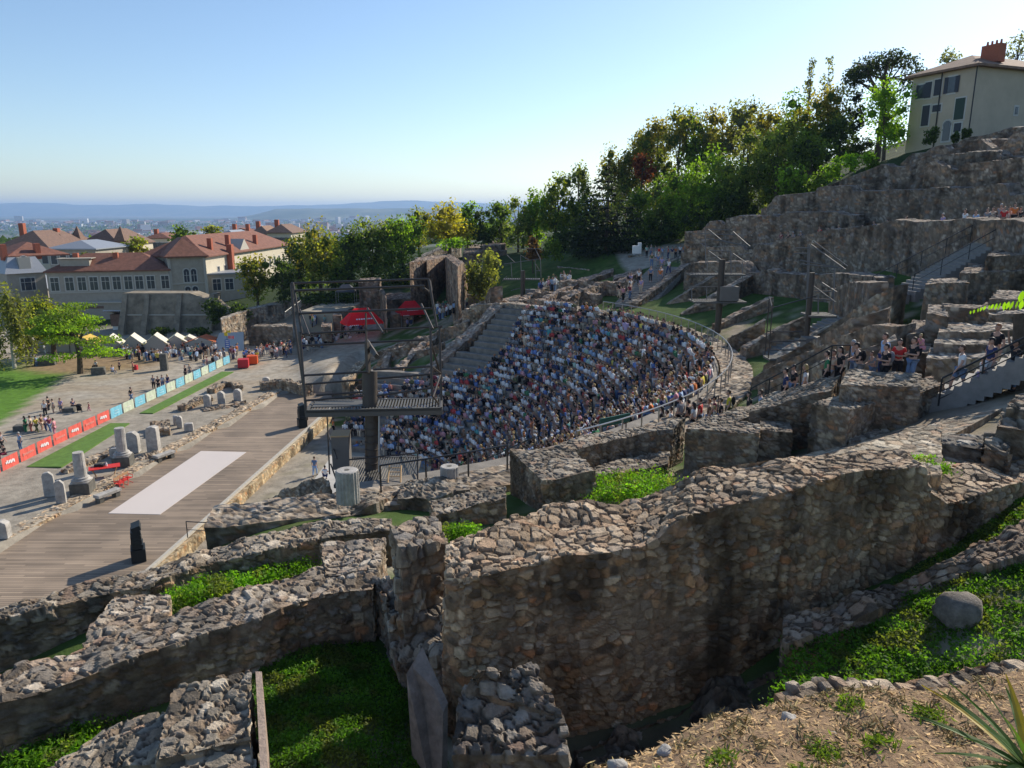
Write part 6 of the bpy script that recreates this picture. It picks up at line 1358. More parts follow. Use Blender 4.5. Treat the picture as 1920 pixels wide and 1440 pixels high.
# hillside wood
rnd = random.Random(3); HG = 'trees of the hillside wood'
hs_ = [(1195, 350, 470, 34, 128, 'G1', None, 'tree right of the conifer at the edge of the terrace'), (1158, 268, 420, 34, 150, 'G1', 'AUT', 'tall tree whose top shows above the conifer'), (1200, 240, 400, 34, 150, 'OLV', 'AUT', 'brownish tree right above the conifer'),
 (1206, 284, 345, 20, 138, 'RED', None, 'small red leaved tree in the hillside wood'), (1232, 214, 400, 36, 146, 'G1', 'AUT', 'tree on the skyline above the red leaved one'), (1248, 330, 470, 40, 124, 'OLV', 'G1', 'low brownish tree behind the middle light mast'),
 (1275, 195, 380, 38, 142, 'G1', 'AUT', 'tall round tree on the skyline, first left peak'), (1296, 300, 460, 42, 120, 'G1', 'G4', 'green tree in front, above the terrace crowd'), (1318, 215, 360, 36, 140, 'G1', 'G4', 'tree between two skyline peaks'),
 (1352, 195, 330, 36, 138, 'OLV', 'AUT', 'autumn tinted tree on the skyline'), (1348, 268, 440, 44, 116, 'G4', 'G1', 'bright green tree in the middle of the wood'), (1396, 180, 310, 34, 134, 'PALE', 'OLV', 'thin pale crowned tree on the skyline'),
 (1404, 232, 410, 46, 110, 'G1', 'OLV', 'large tree above the left end of the terrace walls'), (1440, 196, 330, 36, 120, 'OLV', 'AUT', 'olive tree on the skyline left of the poplars'), (1458, 212, 390, 42, 104, 'G1', 'OLV', 'tree before the poplars'),
 (1490, 168, 330, 40, 108, 'G1', 'G4', 'tall tree at the foot of the poplars'), (1520, 245, 370, 40, 98, 'G3', 'G1', 'dark tree low in front of the poplars'), (1548, 158, 300, 42, 104, 'G1', 'AUT', 'tree with reddish right flank, beside the umbrella cedar'),
 (1500, 300, 385, 34, 94, 'G1', 'G4', 'green tree beside the stepped walls'), (1575, 215, 300, 30, 100, 'G3', None, 'dark tree under the umbrella cedar'), (1600, 250, 310, 34, 98, 'G3', None, 'dark low tree left of the bright tree'),
 (1450, 300, 400, 40, 108, 'G3', 'G1', 'dark tree above the leftmost terrace wall'), (1380, 330, 450, 42, 112, 'G3', None, 'dark tree behind the left end of the tall wall'), (1320, 370, 460, 40, 116, 'G3', None, 'dark low tree behind the terrace crowd'), (1240, 400, 470, 36, 122, 'G3', None, 'dark undergrowth tree left of the terrace crowd')]
for px, top, bot, hw, Z, c1, c2, lab in hs_: t(px, top, bot, hw*1.45, Z, c1, lab, col2=c2, group=HG)
t(1518, 108, 230, 14, 116, 'PALE', 'left one of two thin poplar tops against the sky', 'small', dens=.5); t(1550, 108, 230, 16, 114, 'PALE', 'right one of two thin poplar tops against the sky', 'small', dens=.5)
t(1662, 96, 178, 92, 106, 'CED', 'broad flat topped cedar left of the house', 'umbrella', dens=1.5)
t(1604, 170, 262, 24, 110, 'CED', 'dark purple brown tree below the cedar', 'round')
t(1666, 148, 282, 56, 88, 'G4', 'bright green tree in front of the house', dens=1.0)
t(1776, 90, 160, 30, 150, 'PALE', 'pale thin tree behind the house roof on the left', 'small', dens=.4); t(1912, 58, 130, 34, 140, 'PALE', 'pale thin tree behind the house roof at right', 'small', dens=.4)
t(1748, 234, 272, 18, 80, 'G3', 'dark round clipped bush before the house', trunk=False, cat='shrub', name='shrub'); t(1790, 246, 268, 9, 79, 'G3', 'small dark bush by the arched door', trunk=False, cat='shrub'); t(1812, 240, 262, 10, 79, 'G3', 'small dark bush at the corner of the house', trunk=False, cat='shrub')
t(255, 440, 480, 30, 195, 'Y', 'round yellow green tree among the town roofs', col2='G1'); t(344, 419, 470, 33, 205, 'G1', 'dark green tree beyond the red roofed tower'); t(398, 420, 455, 24, 215, 'OLV', 'olive tree right behind the dark one among the roofs', col2='G2'); t(166, 472, 492, 18, 170, 'OLV', 'small tree behind the long wing', trunk=False); t(215, 470, 500, 22, 180, 'G1', 'low trees behind the long wing roof', trunk=False)
t(400, 556, 612, 30, 120, 'G3', 'dark creeper hanging over the old retaining wall', trunk=False, cat='climbing plant', name='creeper'); t(448, 560, 630, 26, 119, 'G3', 'dark shrubs at the right end of the retaining wall', trunk=False, cat='shrub')
t(300, 612, 632, 30, 117, 'G3', 'dark shrub at the foot of the left part of the retaining wall', trunk=False, cat='shrub'); t(372, 612, 632, 28, 117, 'G3', 'dark shrub at the foot of the right part of the retaining wall', trunk=False, cat='shrub')
t(645, 540, 580, 60, 131, 'G3', 'dark undergrowth below the big tree group', trunk=False, cat='shrub'); t(760, 490, 540, 50, 134, 'G3', 'dark undergrowth above the ramped wall', trunk=False, cat='shrub'); t(600, 548, 572, 45, 129, 'G3', 'dark shrubs along the grey retaining wall', trunk=False, cat='shrub')
t(850, 444, 470, 26, 132, 'G4', 'bright shrub under the golden tree', trunk=False, cat='shrub'); t(1060, 425, 475, 30, 134, 'G3', 'dark trees left of the conifer trunk', trunk=False, cat='shrub'); t(1100, 400, 470, 26, 132, 'G3', 'shaded shrub behind the conifer', trunk=False, cat='shrub')
for i, (px, a, b, hw) in enumerate([(1560, 292, 340, 26), (1598, 286, 322, 26), (1630, 284, 316, 18), (1530, 320, 370, 26), (1640, 296, 330, 20)]): t(px, a, b, hw, 84, 'G4' if i < 3 else 'G1', 'sunlit hedge clump, %s, above the terrace walls' % ('leftmost', 'middle', 'right', 'low left', 'low right')[i], trunk=False, cat='hedge', name='hedge')

# ---------------------------------------------------------------- weeds and grass on the ruin floors
def inpoly(x, y, poly):
    ins = np.zeros(len(x), bool)
    for (x0, y0), (x1, y1) in zip(poly, poly[1:]+poly[:1]):
        if y0 == y1: continue
        c = ((y0 > y) != (y1 > y)) & (x < (x1-x0)*(y-y0)/(y1-y0)+x0); ins ^= c
    return ins
def weeds(name, poly, z, n, h, size, col, lab, seed, plants=60, var=.35, blade=False, zfun=None):
    rs = np.random.RandomState(seed); W_ = [P(a, b, z)[:2] for a, b in poly]; xs = [w[0] for w in W_]; ys = [w[1] for w in W_]
    c = []
    while len(c) < plants:
        x = rs.uniform(min(xs), max(xs), 400); y = rs.uniform(min(ys), max(ys), 400); m = inpoly(x, y, W_); c += list(zip(x[m], y[m]))
    c = np.array(c[:plants]); bi = rs.randint(0, plants, n); sp = .22*(h/.4)**.5; off = rs.normal(size=(n, 2))*sp; ph = h*(.5+.7*rs.rand(plants))
    zz = rs.rand(n)**.6*ph[bi]; pt = np.c_[c[bi]+off*(1.1-.5*zz[:, None]/h), zz]
    zb = terrain(pt[:, 0], pt[:, 1]) if zfun is None else zfun(pt[:, 0], pt[:, 1]); zb = np.maximum(zb, z-.25) if zfun is None else zb
    pt[:, 2] += zb
    V, Fc, C_ = leaves(pt, size, LC[col], rs, up=.8, var=var, long=2.6 if blade else 1.2); tn = np.repeat(fbm(pt[:, :2]*1.8, 401, 3), 4)[:, None]; C_ = C_*(.45+1.1*tn); dm = sstep(.52, .62, np.repeat(fbm(pt[:, :2]*2.6, 405, 3), 4))[:, None]*.6; C_ = C_*(1-dm)+C_.mean(1, keepdims=True)*np.array([1.5, 1.35, .5])*dm
    tag(obj_of(name, np_mesh(name, V, Fc, M['leaf'], col=C_)), lab, 'plants', kind='stuff')
weeds('weeds', [(302, 1152), (345, 1108), (440, 1068), (575, 1048), (585, 1068), (470, 1102), (385, 1142)], 13.8, 9000, .4, .06, 'WEED', 'bright green weeds between the two lower left walls', 1, 110)
weeds('weeds', [(1120, 958), (1122, 905), (1170, 900), (1250, 885), (1258, 915), (1200, 955)], 13.0, 9000, .62, .075, 'WEED', 'bright green weeds in the middle chamber', 2, 80)
weeds('weeds', [(830, 1012), (838, 988), (895, 983), (893, 1005)], 12.9, 2200, .4, .065, 'WEED', 'bright weeds behind the left end of the big wall', 3, 22)
weeds('weeds', [(-20, 1450), (-20, 1378), (60, 1350), (178, 1348), (186, 1395), (110, 1450)], 13.95, 8000, .32, .05, 'WEED', 'bright weeds in the bottom left corner', 4, 120)
weeds('weeds', [(1702, 890), (1712, 862), (1750, 864), (1765, 888)], 16.75, 2600, .16, .05, 'WEED', 'small bright weeds behind the big wall', 5, 26, zfun=lambda x, y: np.full(len(x), 16.75))
weeds('ground_cover', [(1440, 1330), (1490, 1170), (1600, 1120), (1750, 1072), (1930, 1000), (2050, 980), (2050, 1310), (1800, 1330)], 15.1, 34000, .10, .055, 'GR', 'short leafy ground cover in the right chamber', 6, 1700)
weeds('ground_cover', [(470, 1440), (480, 1230), (690, 1190), (790, 1300), (830, 1440)], 13.95, 22000, .08, .05, 'GR', 'short dark grass in the shaded lower left chamber', 7, 1300)
weeds('ground_cover', [(-20, 1370), (20, 1320), (290, 1250), (300, 1300), (180, 1350)], 13.95, 9000, .12, .05, 'GR', 'shaded grass beside the bottom left weeds', 8, 500)
# ---------------------------------------------------------------- the bank at the photographer's feet
edge_px = [(1040, 1500), (1130, 1446), (1220, 1402), (1300, 1372), (1400, 1346), (1480, 1322), (1560, 1302), (1640, 1296), (1740, 1298), (1830, 1276), (1920, 1256), (2060, 1226), (2300, 1190)]
Eg = np.array([P(a, b, 19.0) for a, b in edge_px]); sE = np.concatenate([[0], np.cumsum(np.hypot(*np.diff(Eg[:, :2], axis=0).T))]); nn = int(sE[-1]/.045)
tt = np.linspace(0, sE[-1], nn); EX = np.interp(tt, sE, Eg[:, 0]); EY = np.interp(tt, sE, Eg[:, 1]); IX = np.linspace(-1.2, 7.5, nn); IY = np.full(nn, -.3); m = 110
k = np.linspace(0, 1, m)[None, :]; BX = EX[:, None]*(1-k)+IX[:, None]*k; BY = EY[:, None]*(1-k)+IY[:, None]*k; BZ = 19.0+1.42*k**.85+0*BX
q = np.c_[BX.ravel(), BY.ravel()]; nz_ = (fbm(q*1.6, 101, 4)-.5)*.22+(fbm(q*9, 103, 3)-.5)*.05; BZ = BZ+nz_.reshape(BX.shape)
def bankz(x, y):
    x = np.asarray(x); y = np.asarray(y); d = (BX.ravel()[None, ::7]-x[:, None])**2+(BY.ravel()[None, ::7]-y[:, None])**2; return BZ.ravel()[::7][d.argmin(1)]
sk = np.stack([BX[:, 0]+.0, BY[:, 0]+.25, np.full(nn, 12.5)], 1); V = np.concatenate([np.stack([BX, BY, BZ], -1).reshape(-1, 3), sk]); id_ = np.arange(nn*m).reshape(nn, m)
Fc = np.concatenate([np.stack([id_[:-1, :-1], id_[1:, :-1], id_[1:, 1:], id_[:-1, 1:]], -1).reshape(-1, 4), np.stack([nn*m+np.arange(nn-1), nn*m+np.arange(1, nn), id_[1:, 0], id_[:-1, 0]], -1)])
n1 = fbm(V[:, :2]*1.3, 111, 4); n2 = fbm(V[:, :2]*14, 113, 3); cc_ = np.array([.30, .205, .13])*(.7+.6*n2)[:, None]; cc_ = cc_*(1-sstep(.5, .6, n1)[:, None])+np.array([.36, .29, .18])*(.75+.5*n2)[:, None]*sstep(.5, .6, n1)[:, None]
me = np_mesh('bank', V, Fc, mat('dry_earth', (.3, .2, .13), .98, noise=.35, nscale=22, bump=.8, bscale=60, attr=True, spec=.1), col=cc_, smooth=True); tag(obj_of('dry_bank', me), kind='structure')
masonry('border_stones', [lin([(x, y, z_) for x, y, z_ in [(Eg[i][0], Eg[i][1]+.02, 18.98) for i in range(5, 13)]], .3, 18.3)], res=.022, cell=(.13, .13, .07), disp=.04, rag=.08, label='row of pale rough stones along the top edge of the dry bank', tint=(1.35, 1.2, 1.05), stain=.4, cat='stone edging')
def scatter_bank(name, n, size, col, lab, seed, long=3.0, cl=0, up=.2, h=.03, var=.4, reg=None):
    rs = np.random.RandomState(seed); 
    if cl: c = rs.rand(cl, 2); i = rs.randint(0, cl, n); uv = c[i]+rs.normal(size=(n, 2))*np.array([.008, .016])
    else: uv = rs.rand(n, 2)
    uv = np.clip(uv, 0, .999); uv[:, 1] = uv[:, 1]*.8
    a = (uv[:, 0]*(nn-1)).astype(int); b = (uv[:, 1]*(m-1)).astype(int); fr = rs.normal(size=(n, 2))*.012
    pt = np.stack([BX[a, b]+fr[:, 0], BY[a, b]+fr[:, 1], BZ[a, b]+rs.rand(n)*h], 1); V, Fc, C_ = leaves(pt, size, col, rs, up=up, var=var, long=long)
    tag(obj_of(name, np_mesh(name, V, Fc, M['dry'] if name.startswith('dry') else M['leaf'], col=C_)), lab, 'plants', kind='stuff')
scatter_bank('dry_straw', 22000, .016, (.42, .31, .18), 'dry straw and litter over the bank', 1, long=2.6, up=3.0, h=.012)
scatter_bank('dry_grass', 9000, .014, (.27, .23, .12), 'dry grass tufts on the bank', 2, long=4, cl=150, up=-.3, h=.03)
scatter_bank('green_tufts', 5000, .016, (.08, .13, .03), 'small green tufts on the bank', 3, long=3.0, cl=26, up=0, h=.035)
scatter_bank('yellow_flowers', 250, .009, (.62, .5, .03), 'tiny yellow flowers on the bank', 4, long=1.1, cl=12, up=1, h=.09)
def rock(name, p, r, lab, seed, mt='marble', cat='boulder', sq=.8, sub=3):
    bm = bmesh.new(); bmesh.ops.create_icosphere(bm, subdivisions=sub, radius=1); co = np.array([v.co for v in bm.verts]); n_ = fbm(co*1.1+seed, 200+seed, 3); n2_ = fbm(co*4+seed, 210, 2)
    rs = np.random.RandomState(seed); k_ = np.ones(len(co))
    for _i in range(7):
        d = rs.normal(size=3); d /= np.linalg.norm(d); s_ = co @ d; cut = .62+.2*rs.rand(); k_ = np.where(s_ > cut, np.minimum(k_, cut/np.maximum(s_, .01)), k_)
    for v, a, b, kk in zip(bm.verts, n_, n2_, k_): f_ = (.8+.4*a+.1*b)*kk; v.co = Vector((v.co.x*r*f_, v.co.y*r*f_*.85, v.co.z*r*f_*sq))
    me_ = bpy.data.meshes.new(name); bm.to_mesh(me_); bm.free(); me_.materials.append(M[mt]); me_.polygons.foreach_set('use_smooth', [sub > 2]*len(me_.polygons)); o = obj_of(name, me_); o.location = p; tag(o, lab, cat); return o
q = P(1797, 1150, 15.35); M['bould'] = mat('boulder_stone', (.25, .22, .185), .95, noise=.5, nscale=7, bump=1.0, bscale=25); rock('boulder', (q[0], q[1], q[2]), .42, 'single grey brown boulder resting on the shaded grass', 7, 'bould', sq=.9)
for i, (px, py, r, lab) in enumerate([(1560, 1392, .02, 'small grey pebble on the dry bank, middle'), (1245, 1402, .05, 'pale stone poking from the left edge of the bank'), (1160, 1436, .06, 'grey stone at the lowest left tip of the bank'), (1480, 1328, .05, 'pinkish stone at the edge above the dark hole'), (1790, 1398, .015, 'tiny dark pebble near the yellow flowers')]):
    q = P(px, py, 19.2); rock('stone', (q[0], q[1], float(bankz([q[0]], [q[1]])[0])), r, lab, 10+i, 'marble', 'stone')
# strap leaved plant, bottom right
e = empty('strap_leaf_plant', P(1935, 1450, 20.0)); tag(e, 'strap leaved plant with yellow edged blades in the bottom right corner', 'plant')
rs = random.Random(8); mg = mat('strap_leaf', (.07, .13, .03), .5, transl=.3); my = mat('yellow_strap_leaf', (.35, .26, .04), .5, transl=.3)
for i in range(22):
    a = radians(rs.uniform(60, 300)); L_ = rs.uniform(.22, .5); el = rs.uniform(.25, 1.2); w = rs.uniform(.012, .02); vs = []
    for j in range(6):
        s_ = j/5; x = cos(a)*cos(el)*L_*s_; y = sin(a)*cos(el)*L_*s_; z = sin(el)*L_*s_-.22*L_*s_*s_; ww = w*(1-s_**2)+.001; vs += [(x-sin(a)*ww, y+cos(a)*ww, z+.004), (x, y, z), (x+sin(a)*ww, y-cos(a)*ww, z+.004)]
    b = MB(); b.add(vs, [(j*3+k_, j*3+k_+1, j*3+k_+4, j*3+k_+3) for j in range(5) for k_ in range(2)]); b.build('blade', mg if i % 4 else my, e)
# leafy twig reaching in from the right
e = empty('leafy_twig', PZ(1960, 560, 3.1)); tag(e, 'backlit yellow green compound leaf reaching in from the right edge', 'twig'); T0 = Vector(e.location)
ml = mat('backlit_leaflet', (.16, .30, .02), .45, transl=.65); pts = [Vector(PZ(x, y, 3.1))-T0 for x, y in ((1960, 556), (1915, 562), (1880, 566), (1850, 572), (1820, 582))]
b = MB(); b.path(pts, .0016, 5); b.build('stalk', M['bark'], e); rs = random.Random(4)
for i in range(18):
    s_ = i/17.0*3.99; k_ = int(s_); q = pts[k_].lerp(pts[k_+1], s_-k_); L_ = .052*(1-.04*i)*rs.uniform(.85, 1.1); dx = rs.uniform(-.5, .1); wd = L_*.2; dn = Vector((dx*.6, rs.uniform(-.25, .25), -1)).normalized()*L_; sd_ = Vector((1, rs.uniform(-.6, .6), .2*dx)).normalized()*wd
    vs = [q, q+dn*.3+sd_*.8, q+dn*.62+sd_, q+dn, q+dn*.62-sd_, q+dn*.3-sd_*.8]; b = MB(); b.add(vs, [(0, 1, 2, 3, 4, 5)]); b.build('leaflet', ml, e)
q = Vector(PZ(1918, 545, 3.0))-T0; b = MB(); b.add([q, q+Vector((.012, 0, -.012)), q+Vector((.006, 0, -.035)), q+Vector((-.008, 0, -.048)), q+Vector((-.014, .004, -.03)), q+Vector((-.008, 0, -.008))], [(0, 1, 2, 3, 4, 5)]); b.build('leaflet', ml, e)
b = MB(); p = Vector(PZ(1916, 700, 25.2)); top_ = Vector(PZ(1913, 588, 25.2)); b.tube(p-Vector((0, 0, 1)), top_, .24, .19, 10); b.tube(top_-Vector((0, 0, .6)), top_+Vector((.6, 0, .1)), .1, .07, 8); tag(b.build('tree_stump', M['bark']), 'dark cut trunk standing at the right edge beside the stair', 'trunk')
_gz = groundpx(1725, 635, 0)[2]
weeds('grass', [(1688, 612), (1698, 606), (1730, 624), (1750, 640), (1748, 655), (1712, 655), (1722, 640), (1715, 628)], _gz, 2500, .08, .07, 'WEED', 'bright sunlit grass strip between the rubble bands', 9, 90)
# ================================================================ buildings and the town
M['render'] = mat('grey_render', (.37, .33, .27), .9, noise=.15, nscale=1.2); M['cream'] = mat('cream_render', (.58, .52, .40), .9, noise=.1, nscale=.8); M['house'] = mat('house_render', (.50, .42, .31), .9, noise=.12, nscale=.5)
M['tile_r'] = mat('red_roof_tiles', (.21, .095, .065), .85, noise=.35, nscale=1.5, bump=.5, bscale=8); M['tile_b'] = mat('brown_roof_tiles', (.19, .12, .09), .85, noise=.3, nscale=2, bump=.5); M['tile_o'] = mat('faded_roof_tiles', (.24, .15, .105), .9, noise=.35, nscale=2, bump=.6, bscale=10); M['zinc'] = mat('zinc_roof', (.32, .34, .37), .5, metal=.3, noise=.1)
M['glassw'] = mat('window_pane', (.05, .06, .075), .15, spec=.6); M['frame'] = mat('window_frame', (.55, .53, .48), .7); M['brick'] = mat('red_brick', (.38, .12, .07), .9, noise=.2, nscale=6); M['shut'] = mat('dark_shutter', (.055, .06, .075), .7); M['shutg'] = mat('green_shutter', (.04, .07, .055), .7); M['trim'] = mat('stone_trim', (.46, .43, .37), .85)
def hip(mb, x0, x1, y0, y1, z, h, ov=.5, m=0, ridge=None):
    x0 -= ov; x1 += ov; y0 -= ov; y1 += ov; w = x1-x0; d = y1-y0; r = min(w, d)/2*(ridge if ridge is not None else 1)
    if w >= d: a, b = (x0+r, (y0+y1)/2, z+h), (x1-r, (y0+y1)/2, z+h)
    else: a, b = ((x0+x1)/2, y0+r, z+h), ((x0+x1)/2, y1-r, z+h)
    v = [(x0, y0, z), (x1, y0, z), (x1, y1, z), (x0, y1, z), a, b, (x0, y0, z-.25), (x1, y0, z-.25), (x1, y1, z-.25), (x0, y1, z-.25)]
    f = [(0, 1, 5, 4), (1, 2, 5), (2, 3, 4, 5), (3, 0, 4)] if w >= d else [(0, 1, 4), (1, 2, 5, 4), (2, 3, 5), (3, 0, 4, 5)]
    mb.add(v, f+[(6, 7, 1, 0), (7, 8, 2, 1), (8, 9, 3, 2), (9, 6, 0, 3), (9, 8, 7, 6)], m)
def window(parent, x, z, w, h, side='f', off=0.0, shutter=None, arch=False, y=0.0, bars=True, shut=None):
    """window on local plane: side f -> y = off (facing -y); side r -> x = off (facing +x)"""
    def bx(mb, cx, cz, ww, hh, out, t=.06):
        if side == 'f': mb.box((cx, off-out, cz), (ww, t, hh))
        else: mb.box((off+out, cx, cz), (t, ww, hh))
    fr = MB(); bx(fr, x, z, w+.36, h+.36, .02)
    if arch:
        n = 8
        for i in range(n): a = pi*(i+.5)/n; bx(fr, x+(w/2+.06)*cos(a), z+h/2+(w/2+.06)*sin(a), .3, .3, .02)
    o = fr.build('window', M['frame'], parent)
    g = MB(); bx(g, x, z, w, h, .06)
    if arch:
        for i in range(4): hh = w/2*(i+.5)/4; bx(g, x, z+h/2+hh, 2*sqrt(max(.01, (w/2)**2-hh**2)), w/8, .061)
    g.build('pane', M['glassw'], o)
    if bars:
        b = MB(); bx(b, x, z, .07, h, .10, .03); bx(b, x, z+h*.15, w, .07, .10, .03); b.build('mullion', M['frame'], o)
    if shut:
        for s_ in (-1, 1): b = MB(); bx(b, x+s_*w*.78, z, w*.5, h*1.02, .08, .06); b.build('shutter', M[shut], o)
    return o
def body(e, x0, x1, y0, y1, z0, z1, mt, nm='wall'): b = MB(); b.box(((x0+x1)/2, (y0+y1)/2, (z0+z1)/2), (x1-x0, y1-y0, z1-z0)); return b.build(nm, M[mt], e)
# long wing of the school
A = Vector(P(86, 509, 11.0)); B_ = Vector(P(315, 503, 11.2)); d = B_-A; an = atan2(d.y, d.x); L_ = Vector((d.x, d.y)).length
e = empty('school_wing', (A.x, A.y, 0), an); tag(e, 'long grey wing with a row of tall windows and faded red roof', 'building'); kz = 145/F
body(e, 0, L_, 0, 11, -6, 11, 'render'); b = MB(); hip(b, 0, L_, 0, 11, 11.0, 3.0, .4); rf = b.build('roof', M['tile_r'], e)
b = MB(); b.box((L_/2, -.06, 7.0), (L_, .12, .25)); b.box((L_/2, -.06, 2.2), (L_, .12, .25)); b.build('string_course', M['trim'], e)
for px in (99, 126, 149, 171, 193, 214, 236, 257, 279, 307): window(e, (px-86)/(315-86.)*L_, 8.6-.0, 1.3, 2.4, off=0)
for cx_, s_ in ((.53*L_, .7), (.2*L_, .8)): b = MB(); b.box((cx_, 4.0, 13.2), (.9, .9, 1.8)); b.build('chimney', M['brick'], rf)
b = MB(); b.box((.22*L_, 2.3, 12.3), (5, 2.2, 1.6)); b.box((.22*L_, 2.4, 13.2), (6, 3, .12)); b.build('dormer', M['render'], rf)
# tower block with arched windows and the long cream side
A = Vector(P(314, 481, 13.4)); B_ = Vector(P(383, 479, 13.4)); d = B_-A; an = atan2(d.y, d.x); L_ = Vector((d.x, d.y)).length
e = empty('school_tower', (A.x, A.y, 0), an); tag(e, 'grey block with two pairs of arched windows and bright red roof', 'building')
body(e, 0, L_, 0, 12, -6, 13.4, 'render'); b = MB(); hip(b, 0, L_, 0, 12, 13.4, 3.4, .7); b.build('roof', M['tile_r'], e)
for z in (9.4, 6.0):
    for x in (.46, .66): window(e, L_*x, z, .95, 2.0, off=0, arch=True)
b = MB(); b.box((L_/2, -.06, 8.1), (L_, .12, .2)); b.box((L_/2, -.06, 4.6), (L_, .12, .25))
for s_ in (.02, .98): b.box((L_*s_, -.08, 4), (.5, .16, 18))
b.build('stone_quoins', M['trim'], e)
A2 = Vector(P(385, 480, 13.2)); C2 = Vector(P(548, 457, 13.2)); d = C2-A2; L2 = Vector((d.x, d.y)).length*.93; an2 = atan2(d.y, d.x)
e = empty('school_side_wing', (A2.x, A2.y, 0), an2-pi/2*0); tag(e, 'long sunlit cream wing receding behind the arched block, with brick chimneys', 'building')
body(e, 0, L2, .1, 13, -6, 13.2, 'cream'); b = MB(); hip(b, 0, L2, .1, 13, 13.2, 3.8, .7); rf = b.build('roof', M['tile_r'], e)
for i in range(13): window(e, 6+i*(L2-10)/12., 9.6, 1.0, 2.2, off=.1, bars=False)
for s_, h_ in ((.12, 2.2), (.3, 3.0), (.62, 2)): b = MB(); b.box((L2*s_, 1.5, 14.6), (.9, .9, h_+1.5)); b.build('chimney', M['brick'], rf)
b = MB(); b.box((L2*.22, -.5, 7), (1.3, 1.1, 16)); b.build('brick_shaft', M['brick'], e)
b = MB(); b.add([(L2*.4-3, -.15, 13.2), (L2*.4+3, -.15, 13.2), (L2*.4, -.15, 15.8), (L2*.4-3, 4, 13.2), (L2*.4+3, 4, 13.2), (L2*.4, 4, 15.8)], [(0, 1, 2), (0, 2, 5, 3), (1, 4, 5, 2), (3, 5, 4)]); b.build('gable', M['trim'], rf)
A = Vector(P(386, 514, 9.6)); e = empty('school_annex', (A.x, A.y, 0), an); tag(e, 'low grey annex with wide windows right of the arched block', 'building')
body(e, 0, 9, 0, 8, -6, 9.4, 'render'); b = MB(); b.box((4.5, 4, 9.55), (9.6, 8.6, .3)); b.build('roof', M['zinc'], e)
for x in (1.9, 4.3): window(e, x, 7.4, 1.5, 2.2, off=0)
# slate pavilion at the left
A = Vector(P(12, 512, 10.6)); B_ = Vector(P(84, 508, 10.6)); d = B_-A; an = atan2(d.y, d.x); L_ = Vector((d.x, d.y)).length
e = empty('slate_pavilion', (A.x, A.y, 0), an); tag(e, 'grey pavilion with slate mansard roof and round headed dormer', 'building')
body(e, 0, L_, 0, 11, -6, 10.4, 'render'); b = MB(); b.add([(-.4, -.4, 10.4), (L_+.4, -.4, 10.4), (L_+.4, 11.4, 10.4), (-.4, 11.4, 10.4), (1.0, 1.2, 13.6), (L_-1.0, 1.2, 13.6), (L_-1.0, 9.8, 13.6), (1, 9.8, 13.6)], [(0, 1, 5, 4), (1, 2, 6, 5), (2, 3, 7, 6), (3, 0, 4, 7), (4, 5, 6, 7), (3, 2, 1, 0)]); rf = b.build('mansard_roof', M['zinc'], e)
b = MB(); hip(b, 1.2, L_+5, 1.4, 14, 13.6, 2.4, .3); b.build('upper_roof', M['tile_r'], e)
window(rf, L_*.5, 12.2, 1.3, 1.3, off=.2, arch=True); b = MB(); b.box((L_*.5, .9, 12.3), (2.0, 1.8, 2.2)); b.build('dormer', M['trim'], rf)
for x in (.42, .6): window(e, L_*x, 8.3, 1.2, 2.3, off=0)
for s_ in (.12, 1.0): b = MB(); b.box((L_*s_, 2.5, 14.3), (.9, 1.3, 3.0)); b.build('chimney', M['brick'], rf)
def town(px0, px1, pyt, pye, Z, roof, wall, lab, hr=None, depth=14, rot=0.0, chim=1, extra=0, wins=5):
    """house of the town below: eaves at pye, ridge at pyt"""
    A = Vector(PZ(px0, pye, Z)); B_ = Vector(PZ(px1, pye, Z)); L_ = (B_-A).length; hr = (pye-pyt)/F*Z
    e = empty('town_house', (A.x, A.y, 0), rot); tag(e, lab, 'building', 'buildings of the town below'); zt = A.z
    body(e, 0, L_, 0, depth, zt-16, zt, wall); b = MB(); hip(b, 0, L_, 0, depth, zt, hr, .6, ridge=.8); rf = b.build('roof', M[roof], e)
    for i in range(chim): b = MB(); b.box((L_*(.25+.5*i), depth*.3, zt+hr*.8), (1.2, 1.2, hr*.9+1.5)); b.build('chimney', M['brick'], rf)
    for i in range(wins): window(e, L_*(i+.5)/wins, zt-2.6, 1.4, 2.2, off=0, bars=False)
town(-10, 92, 434, 466, 185, 'tile_b', 'cream', 'huge brown hipped roof at the far left of the town', chim=1, depth=22); town(80, 128, 440, 462, 195, 'tile_b', 'cream', 'smaller brown roof joined to the right of the huge one')
town(150, 222, 431, 458, 205, 'tile_b', 'cream', 'steep brown pavilion roof with small corner turrets', depth=20, chim=0)
for px in (148, 229): p = Vector(PZ(px, 458, 204)); b = MB(); b.box((p.x, p.y, p.z-3), (2.4, 2.4, 8)); b.add([(p.x-1.6, p.y-1.6, p.z+1), (p.x+1.6, p.y-1.6, p.z+1), (p.x+1.6, p.y+1.6, p.z+1), (p.x-1.6, p.y+1.6, p.z+1), (p.x, p.y, p.z+5)], [(0, 1, 4), (1, 2, 4), (2, 3, 4), (3, 0, 4)]); tag(b.build('turret', M['tile_b']), 'small pointed turret at the %s of the steep pavilion roof' % ('left' if px < 200 else 'right'), 'turret')
town(90, 178, 452, 466, 178, 'zinc', 'render', 'long pale grey metal roof between the two brown roofs', chim=0, depth=16); town(272, 316, 437, 446, 240, 'tile_r', 'cream', 'small distant red roof left of the dark tree')
town(420, 470, 428, 440, 250, 'tile_r', 'cream', 'distant red roof with chimneys right of the olive tree', chim=2); town(468, 505, 424, 440, 235, 'tile_o', 'cream', 'distant reddish roof in the middle of the right hand roofs'); town(500, 545, 421, 436, 225, 'tile_b', 'cream', 'brown gabled roof with finials just left of the big tree group', depth=16); town(412, 440, 432, 442, 225, 'zinc', 'render', 'small grey roof behind the bright red one', chim=0)
